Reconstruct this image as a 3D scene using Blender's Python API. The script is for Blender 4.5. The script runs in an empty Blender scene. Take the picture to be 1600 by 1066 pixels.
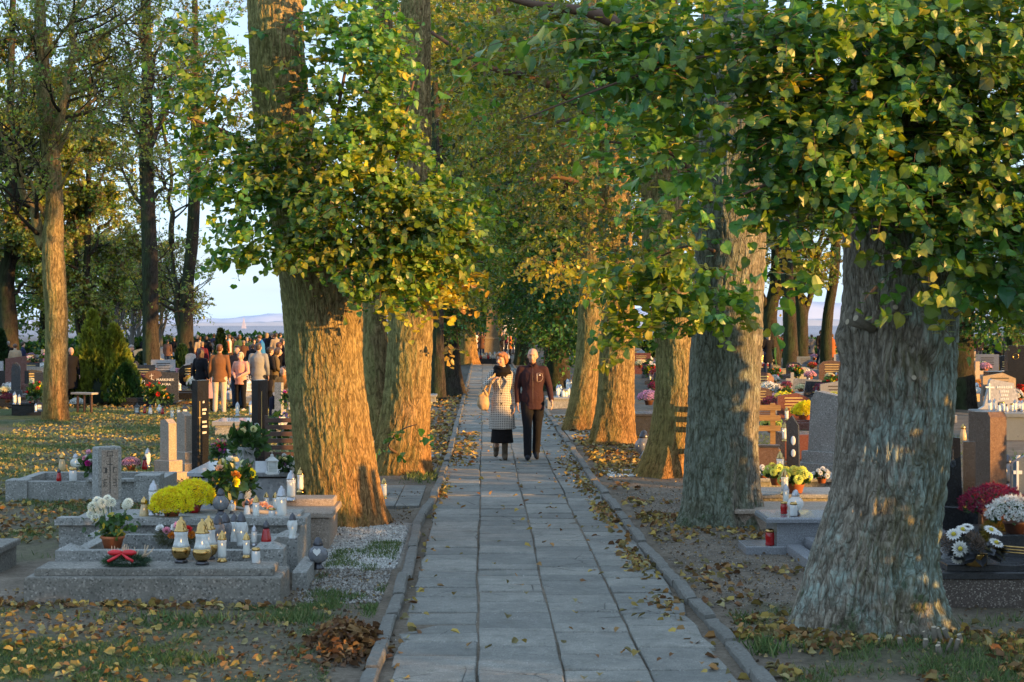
import bpy, math, random
import numpy as np
from mathutils import Vector, Matrix, noise
PI = math.pi
R = math.radians
rng = np.random.default_rng(11)
random.seed(5)
sc = bpy.context.scene
COL = sc.collection
# camera model: a point (X, Y, Z) lands on pixel (755 + 2700 X/Y, 507 + 2700 (2.15-Z)/Y) of the 1600 px wide photograph
F, CX, CY, H = 2700.0, 755.0, 507.0, 2.15
def gy(py, z=0.0): return F * (H - z) / (py - CY)
def wx(px, Y): return (px - CX) * Y / F
def wz(py, Y): return H - (py - CY) * Y / F

# ------------------------------------------------------------------ numpy noise
def _h(ix, iy, iz, s):
    n = (ix * 374761393 + iy * 668265263 + iz * 2147483647 + s * 974634777) & 0xffffffff
    n = ((n ^ (n >> 13)) * 1274126177) & 0xffffffff
    return ((n ^ (n >> 16)) & 0xffff) / 65535.0
def vnoise(x, y, z, s=0):
    x, y, z = np.broadcast_arrays(np.asarray(x, float), np.asarray(y, float), np.asarray(z, float))
    ix, iy, iz = np.floor(x).astype(np.int64), np.floor(y).astype(np.int64), np.floor(z).astype(np.int64)
    fx, fy, fz = x - ix, y - iy, z - iz
    fx, fy, fz = fx * fx * (3 - 2 * fx), fy * fy * (3 - 2 * fy), fz * fz * (3 - 2 * fz)
    def L(a, b, t): return a + (b - a) * t
    c = lambda i, j, k: _h(ix + i, iy + j, iz + k, s)
    return L(L(L(c(0,0,0), c(1,0,0), fx), L(c(0,1,0), c(1,1,0), fx), fy),
             L(L(c(0,0,1), c(1,0,1), fx), L(c(0,1,1), c(1,1,1), fx), fy), fz)

# ------------------------------------------------------------------ mesh builder
class MB:
    def __init__(s): s.v = []; s.f = []; s.m = []; s.sm = []; s.n = 0
    def add(s, vs, fs, mi=0, sm=False):
        b = s.n
        s.v.extend([tuple(map(float, v)) for v in vs]); s.n += len(vs)
        for f in fs: s.f.append([b + i for i in f])
        s.m.extend([mi] * len(fs)); s.sm.extend([sm] * len(fs))
        return s
    def prism(s, poly, z0, z1, mi=0, bev=0.0, M=None, sm=False):
        """extrude polygon (CCW, x,y) from z0 to z1, small chamfer at the top"""
        n = len(poly); P = np.array(poly, float); c = P.mean(0)
        lv = [(P, z0), (P, z1 - bev)] if bev > 0 else [(P, z0), (P, z1)]
        if bev > 0:
            d = c - P; L = np.linalg.norm(d, axis=1)[:, None]
            lv.append((P + d / np.maximum(L, 1e-6) * bev * 1.3, z1))
        vs = []
        for q, z in lv: vs += [(x, y, z) for x, y in q]
        fs = []
        for k in range(len(lv) - 1):
            for i in range(n):
                j = (i + 1) % n
                fs.append([k * n + i, k * n + j, (k + 1) * n + j, (k + 1) * n + i])
        fs.append(list(range((len(lv) - 1) * n, len(lv) * n))); fs.append(list(range(n))[::-1])
        if M is not None: vs = [tuple(M @ Vector(v)) for v in vs]
        return s.add(vs, fs, mi, sm)
    def box(s, c, sz, mi=0, rz=0.0, bev=0.004, M=None):
        """c = centre x,y and bottom z"""
        hx, hy = sz[0] / 2, sz[1] / 2
        T = Matrix.Translation(c) @ Matrix.Rotation(rz, 4, 'Z')
        if M is not None: T = M @ T
        return s.prism([(-hx, -hy), (hx, -hy), (hx, hy), (-hx, hy)], 0, sz[2], mi, min(bev, sz[2] * .4, hx * .5, hy * .5), T)
    def plate(s, poly, y0, y1, mi=0, M=None):
        """polygon in x,z extruded along y"""
        n = len(poly)
        vs = [(x, y0, z) for x, z in poly] + [(x, y1, z) for x, z in poly]
        fs = [[i, (i + 1) % n, n + (i + 1) % n, n + i] for i in range(n)]
        fs += [list(range(n))[::-1], list(range(n, 2 * n))]
        if M is not None: vs = [tuple(M @ Vector(v)) for v in vs]
        return s.add(vs, fs, mi)
    def lathe(s, prof, c=(0,0,0), seg=14, mi=0, sm=True, M=None):
        vs = []; fs = []; k = len(prof)
        for r, z in prof:
            for i in range(seg):
                a = 2 * PI * i / seg
                vs.append((c[0] + r * math.cos(a), c[1] + r * math.sin(a), c[2] + z))
        for j in range(k - 1):
            for i in range(seg):
                i2 = (i + 1) % seg
                fs.append([j * seg + i, j * seg + i2, (j + 1) * seg + i2, (j + 1) * seg + i])
        if prof[0][0] > 1e-4: fs.append(list(range(seg))[::-1])
        if prof[-1][0] > 1e-4: fs.append(list(range((k - 1) * seg, k * seg)))
        if M is not None: vs = [tuple(M @ Vector(v)) for v in vs]
        return s.add(vs, fs, mi, sm)
    def tube(s, pts, rad, seg=6, mi=0, sm=True):
        pts = [Vector(p) for p in pts]; n = len(pts)
        if not hasattr(rad, '__len__'): rad = [rad] * n
        vs = []; fs = []; up = None
        for i, p in enumerate(pts):
            t = (pts[min(i + 1, n - 1)] - pts[max(i - 1, 0)])
            if t.length < 1e-9: t = Vector((0, 0, 1))
            t.normalize()
            if up is None: up = Vector((1, 0, 0)) if abs(t.x) < .8 else Vector((0, 1, 0))
            a = (up - t * up.dot(t)).normalized(); b = t.cross(a); up = a
            for k in range(seg):
                w = 2 * PI * k / seg
                vs.append(p + (a * math.cos(w) + b * math.sin(w)) * rad[i])
        for i in range(n - 1):
            for k in range(seg):
                k2 = (k + 1) % seg
                fs.append([i * seg + k, i * seg + k2, (i + 1) * seg + k2, (i + 1) * seg + k])
        fs.append(list(range(seg))[::-1]); fs.append(list(range((n - 1) * seg, n * seg)))
        return s.add(vs, fs, mi, sm)
    def ball(s, c, r, seg=12, rings=8, mi=0, M=None):
        rr = r if hasattr(r, '__len__') else (r, r, r)
        vs = [(c[0] + rr[0] * math.sin(PI * j / rings) * math.cos(2 * PI * i / seg), c[1] + rr[1] * math.sin(PI * j / rings) * math.sin(2 * PI * i / seg),
               c[2] - rr[2] * math.cos(PI * j / rings)) for j in range(rings + 1) for i in range(seg)]
        fs = [[j * seg + i, j * seg + (i + 1) % seg, (j + 1) * seg + (i + 1) % seg, (j + 1) * seg + i] for j in range(rings) for i in range(seg)]
        if M is not None: vs = [tuple(M @ Vector(v)) for v in vs]
        return s.add(vs, fs, mi, True)
    def mesh(s, name, mats):
        me = bpy.data.meshes.new(name); me.from_pydata(s.v, [], s.f)
        for m in (mats if isinstance(mats, (list, tuple)) else [mats]): me.materials.append(m)
        me.polygons.foreach_set('material_index', s.m); me.polygons.foreach_set('use_smooth', s.sm)
        me.update(); return me
    def build(s, name, mats, parent=None):
        return link(name, s.mesh(name, mats), parent)

def link(name, me, parent=None):
    o = bpy.data.objects.new(name, me); COL.objects.link(o)
    if parent is not None: o.parent = parent
    return o
def tag(o, label=None, cat=None, group=None, kind=None):
    if label: o['label'] = label
    if cat: o['category'] = cat
    if group: o['group'] = group
    if kind: o['kind'] = kind
    return o
def thing(name, label, cat, loc=(0,0,0), rz=0.0, group=None, s=1.0):
    o = bpy.data.objects.new(name, None); COL.objects.link(o)
    o.empty_display_size = .1
    o.location = loc; o.rotation_euler = (0, 0, rz); o.scale = (s, s, s) if not hasattr(s, '__len__') else s
    return tag(o, label, cat, group)
KIDS = {}
def kids(o):
    return [c for c in list(o.children)]
def dup(root, loc, rz=0.0, label=None, group=None, s=None, color=None):
    r = root.copy(); COL.objects.link(r); r.location = loc; r.rotation_euler = (0, 0, rz)
    if s is not None: r.scale = (s, s, s) if not hasattr(s, '__len__') else s
    if label: r['label'] = label
    if group: r['group'] = group
    elif 'group' in r and group == '': del r['group']
    for ch in kids(root):
        c = ch.copy(); COL.objects.link(c); c.parent = r
        if color: c.color = color.get(ch.name.split('.')[0], c.color)
        for g in kids(ch):
            d = g.copy(); COL.objects.link(d); d.parent = c
    return r
PROTOS = []
def drop_protos():
    for p in PROTOS:
        for c in list(p.children):
            for g in list(c.children): bpy.data.objects.remove(g)
            bpy.data.objects.remove(c)
        bpy.data.objects.remove(p)

# ------------------------------------------------------------------ vectorised scatter of a small template
def npmesh(name, V, faces, mats, col=None, smooth=False, mi=None):
    """V (n,3); faces: list of (m,k) int arrays"""
    me = bpy.data.meshes.new(name)
    V = np.asarray(V, np.float32)
    me.vertices.add(len(V)); me.vertices.foreach_set('co', V.ravel())
    loops = np.concatenate([f.ravel() for f in faces]).astype(np.int32)
    tot = np.concatenate([np.full(len(f), f.shape[1]) for f in faces]).astype(np.int32)
    st = np.concatenate([[0], np.cumsum(tot)[:-1]]).astype(np.int32)
    me.loops.add(len(loops)); me.loops.foreach_set('vertex_index', loops)
    me.polygons.add(len(tot)); me.polygons.foreach_set('loop_start', st); me.polygons.foreach_set('loop_total', tot)
    for m in (mats if isinstance(mats, (list, tuple)) else [mats]): me.materials.append(m)
    me.polygons.foreach_set('use_smooth', np.full(len(tot), smooth))
    if mi is not None: me.polygons.foreach_set('material_index', mi.astype(np.int32))
    me.update(calc_edges=True)
    if col is not None:
        a = me.attributes.new('Col', 'FLOAT_COLOR', 'POINT')
        c4 = np.ones((len(V), 4), np.float32); c4[:, :3] = col
        a.data.foreach_set('color', c4.ravel())
    return me
def nrm(a): return a / np.maximum(np.linalg.norm(a, axis=-1, keepdims=True), 1e-9)
def frames(d, n):
    y = nrm(d); z = nrm(n - (n * y).sum(-1, keepdims=True) * y); x = np.cross(y, z)
    return np.stack([x, y, z], axis=-1)          # columns
def scatter(T, TF, pos, Rm, scl):
    """T (k,3) template; TF list of int lists; returns V, faces grouped by size"""
    N, k = len(pos), len(T)
    V = np.einsum('nij,kj->nki', Rm, T) * np.asarray(scl).reshape(N, 1, -1) + pos[:, None, :]
    off = (np.arange(N) * k)[:, None]
    by = {}
    for f in TF: by.setdefault(len(f), []).append(f)
    faces = []
    for sz, fl in by.items():
        A = np.array(fl)
        faces.append((off[:, :, None] + A[None]).reshape(-1, sz))
    return V.reshape(-1, 3), faces
LEAF_HI = (np.array([(0,0,0),(0,.5,0),(0,1,0),(.24,-.10,.0),(.49,.05,.05),(.56,.33,.07),(.44,.60,.05),(.16,.84,.02),
                     (-.22,-.06,.0),(-.46,.10,.05),(-.55,.36,.07),(-.41,.64,.05),(-.13,.86,.02)], float),
           [[0,3,4,1],[1,4,5,6],[1,6,7,2],[0,1,9,8],[1,11,10,9],[1,2,12,11]])
LEAF_HI[0][:, 2] *= 1.6; LEAF_HI[0][:, 2] -= .22 * np.clip(LEAF_HI[0][:, 1], 0, 1) ** 2
LEAF_MID = (np.array([(0,0,0),(.43,.12,.09),(.4,.6,.06),(0,1,-.15),(-.4,.6,.06),(-.43,.12,.09)], float), [[0,1,2,3],[0,3,4,5]])
LEAF_LO = (np.array([(0,0,0),(.45,.4,.08),(0,1,-.08),(-.45,.4,.08)], float), [[0,1,2,3]])
# ------------------------------------------------------------------ materials
class NT:
    def __init__(s, name):
        s.m = bpy.data.materials.new(name); s.m.use_nodes = True; s.t = s.m.node_tree; s.t.nodes.clear()
        s.out = s.n('ShaderNodeOutputMaterial')
    def n(s, typ, inp=None, **kw):
        x = s.t.nodes.new(typ)
        for k, v in kw.items(): setattr(x, k, v)
        for k, v in (inp or {}).items(): s.set(x, k, v)
        return x
    def set(s, x, k, v):
        i = x.inputs[k]
        if isinstance(v, bpy.types.NodeSocket): s.t.links.new(v, i)
        elif isinstance(v, bpy.types.Node): s.t.links.new(v.outputs[0], i)
        else:
            if hasattr(v, '__len__') and len(v) == 3 and i.type == 'RGBA': v = (*v, 1)
            i.default_value = v
    def coords(s, kind='Object', scale=(1,1,1), rot=(0,0,0)):
        tc = s.n('ShaderNodeTexCoord')
        mp = s.n('ShaderNodeMapping', {'Vector': tc.outputs[kind], 'Scale': scale, 'Rotation': rot})
        return mp.outputs[0]
    def pos(s, scale=(1,1,1)):
        g = s.n('ShaderNodeNewGeometry')
        return s.n('ShaderNodeMapping', {'Vector': g.outputs['Position'], 'Scale': scale}).outputs[0]
    def noise(s, vec, scale, detail=4, rough=.55, dist=0.0):
        return s.n('ShaderNodeTexNoise', {'Vector': vec, 'Scale': scale, 'Detail': detail, 'Roughness': rough, 'Distortion': dist}).outputs[0]
    def ramp(s, fac, stops, interp='LINEAR'):
        r = s.n('ShaderNodeValToRGB', {'Fac': fac}); r.color_ramp.interpolation = interp
        e = r.color_ramp.elements
        while len(e) < len(stops): e.new(.5)
        for a, (p, c) in zip(e, stops):
            a.position = p; a.color = (*c, 1) if hasattr(c, '__len__') else (c, c, c, 1)
        return r.outputs[0]
    def mix(s, fac, a, b, mode='MIX'):
        x = s.n('ShaderNodeMix', data_type='RGBA', blend_type=mode)
        s.set(x, 0, fac); s.set(x, 6, a); s.set(x, 7, b)
        return x.outputs[2]
    def math(s, op, a, b=0.0, c=0.0, clamp=False):
        x = s.n('ShaderNodeMath', operation=op, use_clamp=clamp); s.set(x, 0, a); s.set(x, 1, b)
        if len(x.inputs) > 2: s.set(x, 2, c)
        return x.outputs[0]
    def bump(s, h, strength=.5, dist=.01, normal=None):
        d = {'Height': h, 'Strength': strength, 'Distance': dist}
        if normal is not None: d['Normal'] = normal
        return s.n('ShaderNodeBump', d).outputs[0]
    def bsdf(s, **k):
        d = {}
        names = dict(color='Base Color', rough='Roughness', metal='Metallic', normal='Normal', coat='Coat Weight', spec='Specular IOR Level',
                     trans='Transmission Weight', ior='IOR', emis='Emission Color', estr='Emission Strength', alpha='Alpha', sss='Subsurface Weight', sheen='Sheen Weight')
        for a, v in k.items(): d[names[a]] = v
        return s.n('ShaderNodeBsdfPrincipled', d)
    def done(s, sh):
        s.t.links.new(sh.outputs[0] if isinstance(sh, bpy.types.Node) else sh, s.out.inputs[0]); return s.m

def m_simple(name, c, rough=.6, metal=0.0, var=.25, scale=20, bump=.0, coat=0.0, spec=.5):
    t = NT(name); v = t.coords()
    n = t.noise(v, scale, 3)
    col = t.mix(n, tuple(x * (1 - var) for x in c), tuple(min(1, x * (1 + var)) for x in c))
    k = dict(color=col, rough=rough, metal=metal, coat=coat, spec=spec)
    if bump: k['normal'] = t.bump(n, bump, .01)
    return t.done(t.bsdf(**k))
def m_stone(name, base, dark, light, speck=140, rough=.6, bump=.25, stain=.5, stainc=(.05,.05,.04), coat=0.0):
    """speckled granite / terrazzo with weather staining"""
    t = NT(name); v = t.coords()
    vo = t.n('ShaderNodeTexVoronoi', {'Vector': v, 'Scale': speck}, feature='F1')
    s1 = t.ramp(vo.outputs['Color'], [(.0, dark), (.35, base), (.7, base), (.95, light)])
    n2 = t.noise(v, 3.0, 6, .65); n3 = t.noise(v, 60, 3)
    c = t.mix(t.ramp(n2, [(.35, 0.0), (.75, 1.0)]), s1, t.mix(stain, s1, stainc))
    c = t.mix(t.math('MULTIPLY', n3, .35), c, dark)
    return t.done(t.bsdf(color=c, rough=rough, coat=coat, normal=t.bump(t.math('ADD', n3, t.math('MULTIPLY', vo.outputs['Distance'], .5)), bump, .004)))
def m_polished(name, base, fleck, speck=260, rough=.12, amt=.25):
    t = NT(name); v = t.coords()
    vo = t.n('ShaderNodeTexVoronoi', {'Vector': v, 'Scale': speck})
    c = t.ramp(vo.outputs['Color'], [(0.0, base), (1 - amt, base), (1.0, fleck)])
    n = t.noise(v, 2.5, 4)
    c = t.mix(t.math('MULTIPLY', n, .5), c, tuple(x * .5 for x in base))
    return t.done(t.bsdf(color=c, rough=t.math('ADD', t.math('MULTIPLY', t.noise(v, 9, 4), .25), rough - .05), spec=.5))
def m_bark(name, dark, mid, light, cavity=True, moss=(.07,.10,.025), moss_amt=.5, moss_dir=(-1,-.3,0), lichen=None, lichen_amt=0.0, ring=1.0, low_sun_tint=False):
    t = NT(name); v = t.coords(scale=(1,1,.27)); v1 = t.coords()
    wob = t.noise(v1, 2.2, 3)
    vv = t.n('ShaderNodeVectorMath', {0: v, 1: t.n('ShaderNodeVectorMath', {0: t.n('ShaderNodeTexNoise', {'Vector': v1, 'Scale': 3.0, 'Detail': 3.0}).outputs[1], 1: (.12,.12,.02)}, operation='MULTIPLY').outputs[0]}, operation='ADD').outputs[0]
    def rid(sc_, e): return t.ramp(t.math('ABSOLUTE', t.math('SUBTRACT', t.noise(vv, sc_ * ring, 2, .5, .25), .5)), [(0.0, .15), (e * .4, .6), (e, 1.0)])
    crack = t.math('MULTIPLY', rid(19.0, .085), t.math('ADD', t.math('MULTIPLY', rid(41.0, .09), .55), .45))
    fine = t.noise(t.coords(scale=(1,1,.5)), 48, 7, .75)
    h = t.math('ADD', t.math('MULTIPLY', crack, .8), t.math('MULTIPLY', fine, .5))
    cav = t.n('ShaderNodeAttribute', attribute_name='Col').outputs['Fac']
    c = t.ramp(t.math('MULTIPLY', t.math('ADD', t.math('MULTIPLY', crack, .55), t.math('MULTIPLY', fine, .7)), .8), [(.15, dark), (.5, mid), (.85, light)])
    g = t.n('ShaderNodeNewGeometry')
    dp = t.n('ShaderNodeVectorMath', {0: g.outputs['Normal'], 1: moss_dir}, operation='DOT_PRODUCT').outputs['Value']
    big = t.noise(v1, 1.7, 5, .65)
    mf = t.math('MULTIPLY', t.ramp(t.math('ADD', t.math('MULTIPLY', dp, .35), big), [(.42, 0.0), (.72, 1.0)]), moss_amt)
    c = t.mix(mf, c, t.mix(fine, tuple(x * .6 for x in moss), tuple(x * 1.5 for x in moss)))
    if lichen:
        lf = t.math('MULTIPLY', t.ramp(t.math('ADD', t.noise(v1, 2.4, 7, .72), t.math('MULTIPLY', dp, .12)), [(.46, 0.0), (.6, 1.0)]), lichen_amt)
        c = t.mix(t.math('MULTIPLY', lf, crack), c, t.mix(fine, tuple(x * .75 for x in lichen), lichen))
    if lichen:
        lowz = t.ramp(t.n('ShaderNodeSeparateXYZ', {0: v1}).outputs[2], [(.25, 1.0), (.95, 0.0)])
        c = t.mix(t.math('MULTIPLY', t.math('MULTIPLY', t.ramp(t.noise(v1, 4.2, 5, .7), [(.55, 0.0), (.62, .9)]), lowz), crack), c, (.035,.065,.018))
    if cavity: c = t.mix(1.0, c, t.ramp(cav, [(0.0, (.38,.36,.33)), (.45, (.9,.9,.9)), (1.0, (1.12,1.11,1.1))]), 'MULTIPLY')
    if low_sun_tint: c = t.mix(1.0, c, t.ramp(t.math('ADD', t.math('MULTIPLY', t.n('ShaderNodeSeparateXYZ', {0: v1}).outputs[2], .4), t.math('MULTIPLY', big, .3)), [(.15, (1.1,.80,.66)), (.75, (1,1,1))]), 'MULTIPLY')  # low sun and leaf litter bounce painted as a warm tint on the foot
    return t.done(t.bsdf(color=c, rough=.9, spec=.2, normal=t.bump(h, .85, .02)))
def m_leaf(name='leaf', trans=.36, rough=.38):
    t = NT(name)
    c = t.n('ShaderNodeAttribute', attribute_name='Col').outputs['Color']
    v = t.coords()
    c = t.mix(t.math('MULTIPLY', t.noise(v, 60, 2), .35), c, t.mix(1.0, c, (.55,.62,.5), 'MULTIPLY'))
    b = t.bsdf(color=c, rough=rough, spec=.5)
    tr = t.n('ShaderNodeBsdfTranslucent', {'Color': t.mix(1.0, c, (2.4,2.1,.7), 'MULTIPLY')})
    return t.done(t.n('ShaderNodeMixShader', {0: trans, 1: b, 2: tr}))
def m_attr(name, rough=.7, trans=.15, spec=.3):
    t = NT(name)
    c = t.n('ShaderNodeAttribute', attribute_name='Col').outputs['Color']
    b = t.bsdf(color=c, rough=rough, spec=spec)
    return t.done(t.n('ShaderNodeMixShader', {0: trans, 1: b, 2: t.n('ShaderNodeBsdfTranslucent', {'Color': c})}))
def m_glass(name, tint=(.9,.93,.92), clear=.55, rough=.08, milky=None):
    t = NT(name); v = t.coords()
    n = t.noise(v, 45, 3)
    base = t.bsdf(color=milky or tint, rough=rough, spec=.8, normal=t.bump(n, .25, .004))
    tr = t.n('ShaderNodeBsdfTransparent', {'Color': tint})
    return t.done(t.n('ShaderNodeMixShader', {0: clear, 1: base, 2: tr}))
def m_cloth(name, color=None, rough=.9, obj=False, weave=260, fold=9, bump=.5):
    t = NT(name); v = t.coords()
    base = t.n('ShaderNodeObjectInfo').outputs['Color'] if obj else color
    n = t.noise(v, weave, 2); f = t.noise(v, fold, 3, .5, .6)
    c = t.mix(t.math('MULTIPLY', n, .4), base, t.mix(1.0, base, (.55,.55,.55), 'MULTIPLY'))
    c = t.mix(t.math('MULTIPLY', f, .45), c, t.mix(1.0, base, (.6,.6,.6), 'MULTIPLY'))
    return t.done(t.bsdf(color=c, rough=rough, spec=.2, normal=t.bump(f, bump, .03)))

MT = {}
MT['leaf'] = m_leaf()
MT['litter'] = m_attr('litter_leaf', .7, .12)
MT['petal'] = m_attr('petal', .6, .2)
MT['blade'] = m_attr('grass_blade', .6, .25)
MT['twig'] = m_simple('twig_bark', (.10,.06,.04), .85)
MT['limb'] = m_bark('limb_bark', (.015,.012,.01), (.032,.027,.022), (.06,.05,.04), False, moss_amt=.2)
MT['shoot'] = m_simple('cut_shoot_bark', (.15,.13,.10), .85, var=.4, scale=60)
MT['bark_lit'] = m_bark('sunlit_bark', (.06,.042,.02), (.24,.175,.08), (.40,.30,.15), moss=(.17,.195,.06), moss_amt=.6, moss_dir=(-1,-.2,.1), low_sun_tint=True)  # bark of the sunlit trunks, orange light put into the colour
MT['bark_grey'] = m_bark('grey_bark', (.05,.045,.038), (.17,.16,.13), (.30,.28,.23), moss=(.09,.12,.04), moss_amt=.35, moss_dir=(-1,-.6,0), lichen=(.30,.38,.33), lichen_amt=.5)
MT['bark_lichen'] = m_bark('lichen_bark', (.055,.048,.04), (.21,.18,.14), (.34,.31,.25), moss=(.11,.115,.035), moss_amt=.5, moss_dir=(.9,-.1,0), lichen=(.36,.46,.42), lichen_amt=.9)
MT['bark_dark'] = m_bark('shaded_bark', (.016,.013,.011), (.042,.035,.028), (.075,.062,.05), moss=(.035,.06,.022), moss_amt=.7)  # near-black copy of the bark, shade put into the colour
MT['cutwood'] = m_simple('cut_wood', (.42,.35,.25), .7, var=.15, scale=90)
MT['terrazzo'] = m_stone('terrazzo_grey', (.33,.33,.31), (.07,.07,.065), (.62,.61,.58), 80, .75, .35, .35)
MT['terrazzo_d'] = m_stone('terrazzo_weathered', (.25,.235,.205), (.06,.055,.05), (.50,.46,.41), 75, .8, .4, .5, (.04,.045,.035))
MT['terrazzo_pink'] = m_stone('terrazzo_pink', (.36,.29,.23), (.12,.09,.07), (.60,.52,.45), 110, .75, .3, .2)
MT['terrazzo_brown'] = m_stone('terrazzo_brown', (.12,.09,.075), (.035,.028,.025), (.62,.55,.48), 120, .5, .2, .15)
MT['concrete'] = m_stone('old_concrete', (.17,.165,.15), (.09,.085,.075), (.27,.26,.24), 60, .9, .5, .5, (.07,.075,.06))
MT['granite_grey'] = m_stone('grey_granite', (.27,.28,.30), (.09,.09,.10), (.5,.52,.55), 230, .25, .05, .05, coat=.3)
MT['granite_white'] = m_stone('light_marble', (.42,.43,.45), (.22,.23,.25), (.6,.6,.62), 40, .3, .05, .1, coat=.2)
MT['granite_black'] = m_polished('black_granite', (.012,.012,.014), (.06,.06,.065))
MT['granite_dark'] = m_polished('dark_grey_granite', (.04,.042,.048), (.16,.16,.17), rough=.2)
MT['granite_red'] = m_polished('red_granite', (.16,.06,.045), (.30,.16,.13), rough=.2)
MT['granite_brown'] = m_polished('brown_granite', (.12,.07,.045), (.34,.24,.18), 180, .22, .45)
MT['granite_blue'] = m_polished('blue_grey_granite', (.14,.17,.20), (.34,.38,.42), rough=.25)
MT['soil_in'] = m_simple('grave_soil', (.035,.028,.022), .95, var=.5, scale=40, bump=.8)
MT['white_paint'] = m_simple('white_enamel', (.78,.78,.76), .4, var=.06)
MT['gold'] = m_simple('gold_metal', (.52,.34,.13), .2, 1.0, .35)
MT['silver'] = m_simple('silver_metal', (.40,.40,.42), .3, 1.0, .35)
MT['darkmetal'] = m_simple('dark_metal', (.09,.09,.10), .35, .9, .2)
MT['blackplastic'] = m_simple('black_plastic', (.02,.02,.022), .4)
MT['terracotta'] = m_simple('terracotta', (.42,.13,.05), .7, var=.2)
MT['brownpot'] = m_simple('brown_pot', (.12,.05,.03), .6)
MT['glass'] = m_glass('clear_glass', (.93,.96,.96), .5)
MT['glass_gold'] = m_glass('gold_tinted_glass', (.9,.75,.5), .3, .1, (.65,.5,.28))
MT['glass_red'] = m_glass('red_glass', (.55,.02,.02), .15, .08, (.42,.01,.012))
MT['glass_milk'] = m_glass('milky_glass', (.92,.93,.92), .15, .15, (.72,.74,.74))
MT['glass_smoke'] = m_glass('smoky_glass', (.6,.62,.65), .45, .1, (.25,.26,.29))
MT['glass_obj'] = None
MT['wax'] = m_simple('candle_wax', (.80,.77,.68), .5, var=.05)
MT['wood'] = None
t = NT('candle_flame'); e = t.n('ShaderNodeEmission', {'Color': (1,.55,.18,1), 'Strength': 5.0}); MT['flame'] = t.done(e)
t = NT('varnished_wood'); v = t.coords(scale=(1.5,20,20)); n = t.noise(v, 5, 5, .6)
MT['wood'] = t.done(t.bsdf(color=t.ramp(n, [(.3,(.20,.11,.04)),(.7,(.38,.23,.08))]), rough=.45, normal=t.bump(n, .2, .003)))
t = NT('dark_slat_wood'); v = t.coords(scale=(1.5,20,20)); n = t.noise(v, 5, 5, .6)
MT['wood_dark'] = t.done(t.bsdf(color=t.ramp(n, [(.3,(.04,.022,.015)),(.7,(.11,.06,.04))]), rough=.5))
t = NT('grey_plank'); v = t.coords(scale=(1.5,20,20)); n = t.noise(v, 5, 5, .6)
MT['wood_grey'] = t.done(t.bsdf(color=t.ramp(n, [(.3,(.22,.19,.16)),(.7,(.42,.38,.33))]), rough=.7))
MT['cloth_obj'] = m_cloth('clothing', obj=True)
MT['skin'] = m_simple('skin', (.55,.32,.22), .55, var=.12, scale=30)
MT['letter_white'] = m_simple('white_letters', (.8,.8,.78), .5, var=.05)
MT['letter_gold'] = m_simple('gold_letters', (.75,.55,.22), .35, .6, .1)
MT['letter_dark'] = m_simple('incised_letters', (.07,.065,.06), .9, var=.1)
# ------------------------------------------------------------------ camera, world, sun
cam = bpy.data.cameras.new('camera'); camo = bpy.data.objects.new('camera', cam); COL.objects.link(camo)
camo.location = (0, 0, H); camo.rotation_euler = (PI / 2, 0, 0)
cam.sensor_width = 36; cam.lens = 36 * F / 1600
cam.shift_x = 45 / 1600; cam.shift_y = -26 / 1600
cam.clip_end = 20000; cam.clip_start = .1
cam.dof.use_dof = True; cam.dof.focus_distance = 22; cam.dof.aperture_fstop = 8.0
sc.camera = camo
SUN_TH, SUN_EL = R(60), R(4.6)          # from straight behind the camera round to its right
sd = Vector((math.sin(SUN_TH) * math.cos(SUN_EL), -math.cos(SUN_TH) * math.cos(SUN_EL), math.sin(SUN_EL)))
sl = bpy.data.lights.new('sun', 'SUN'); so = bpy.data.objects.new('sun', sl); COL.objects.link(so)
so.rotation_euler = sd.to_track_quat('Z', 'Y').to_euler(); so.location = (30, -20, 30)
sl.energy = 11.5; sl.angle = R(.6); sl.color = (1.0, .52, .14)
w = bpy.data.worlds.new('World'); sc.world = w; w.use_nodes = True
nt = w.node_tree; nt.nodes.clear()
out = nt.nodes.new('ShaderNodeOutputWorld'); bg = nt.nodes.new('ShaderNodeBackground')
sky = nt.nodes.new('ShaderNodeTexSky'); sky.sky_type = 'NISHITA'; sky.sun_disc = False
sky.sun_elevation = R(9); sky.sun_rotation = math.atan2(sd.x, sd.y)
sky.air_density = 1.0; sky.dust_density = 1.2; sky.ozone_density = 1.5; sky.altitude = 200
# thin high cloud veil over the sky texture
tc = nt.nodes.new('ShaderNodeTexCoord'); mp = nt.nodes.new('ShaderNodeMapping'); mp.inputs['Scale'].default_value = (1.2, 1.2, 9)
nz = nt.nodes.new('ShaderNodeTexNoise'); nz.inputs['Scale'].default_value = 2.6; nz.inputs['Detail'].default_value = 6
rp = nt.nodes.new('ShaderNodeValToRGB'); rp.color_ramp.elements[0].position = .35; rp.color_ramp.elements[1].position = .75
rp.color_ramp.elements[0].color = (.45, .45, .45, 1); rp.color_ramp.elements[1].color = (.9, .9, .9, 1)
mx = nt.nodes.new('ShaderNodeMix'); mx.data_type = 'RGBA'
mx.inputs[7].default_value = (6.2, 8.3, 10.8, 1)
L = nt.links.new
L(tc.outputs['Generated'], mp.inputs[0]); L(mp.outputs[0], nz.inputs['Vector']); L(nz.outputs[0], rp.inputs[0])
L(rp.outputs[0], mx.inputs[0]); L(sky.outputs[0], mx.inputs[6]); L(mx.outputs[2], bg.inputs[0]); L(bg.outputs[0], out.inputs[0])
bg.inputs[1].default_value = .18
sc.view_settings.view_transform = 'Standard'; sc.view_settings.look = 'None'; sc.view_settings.exposure = 0
sc.render.engine = 'CYCLES'
sc.cycles.use_denoising = True; sc.cycles.max_bounces = 6; sc.cycles.diffuse_bounces = 3; sc.cycles.glossy_bounces = 2
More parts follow.
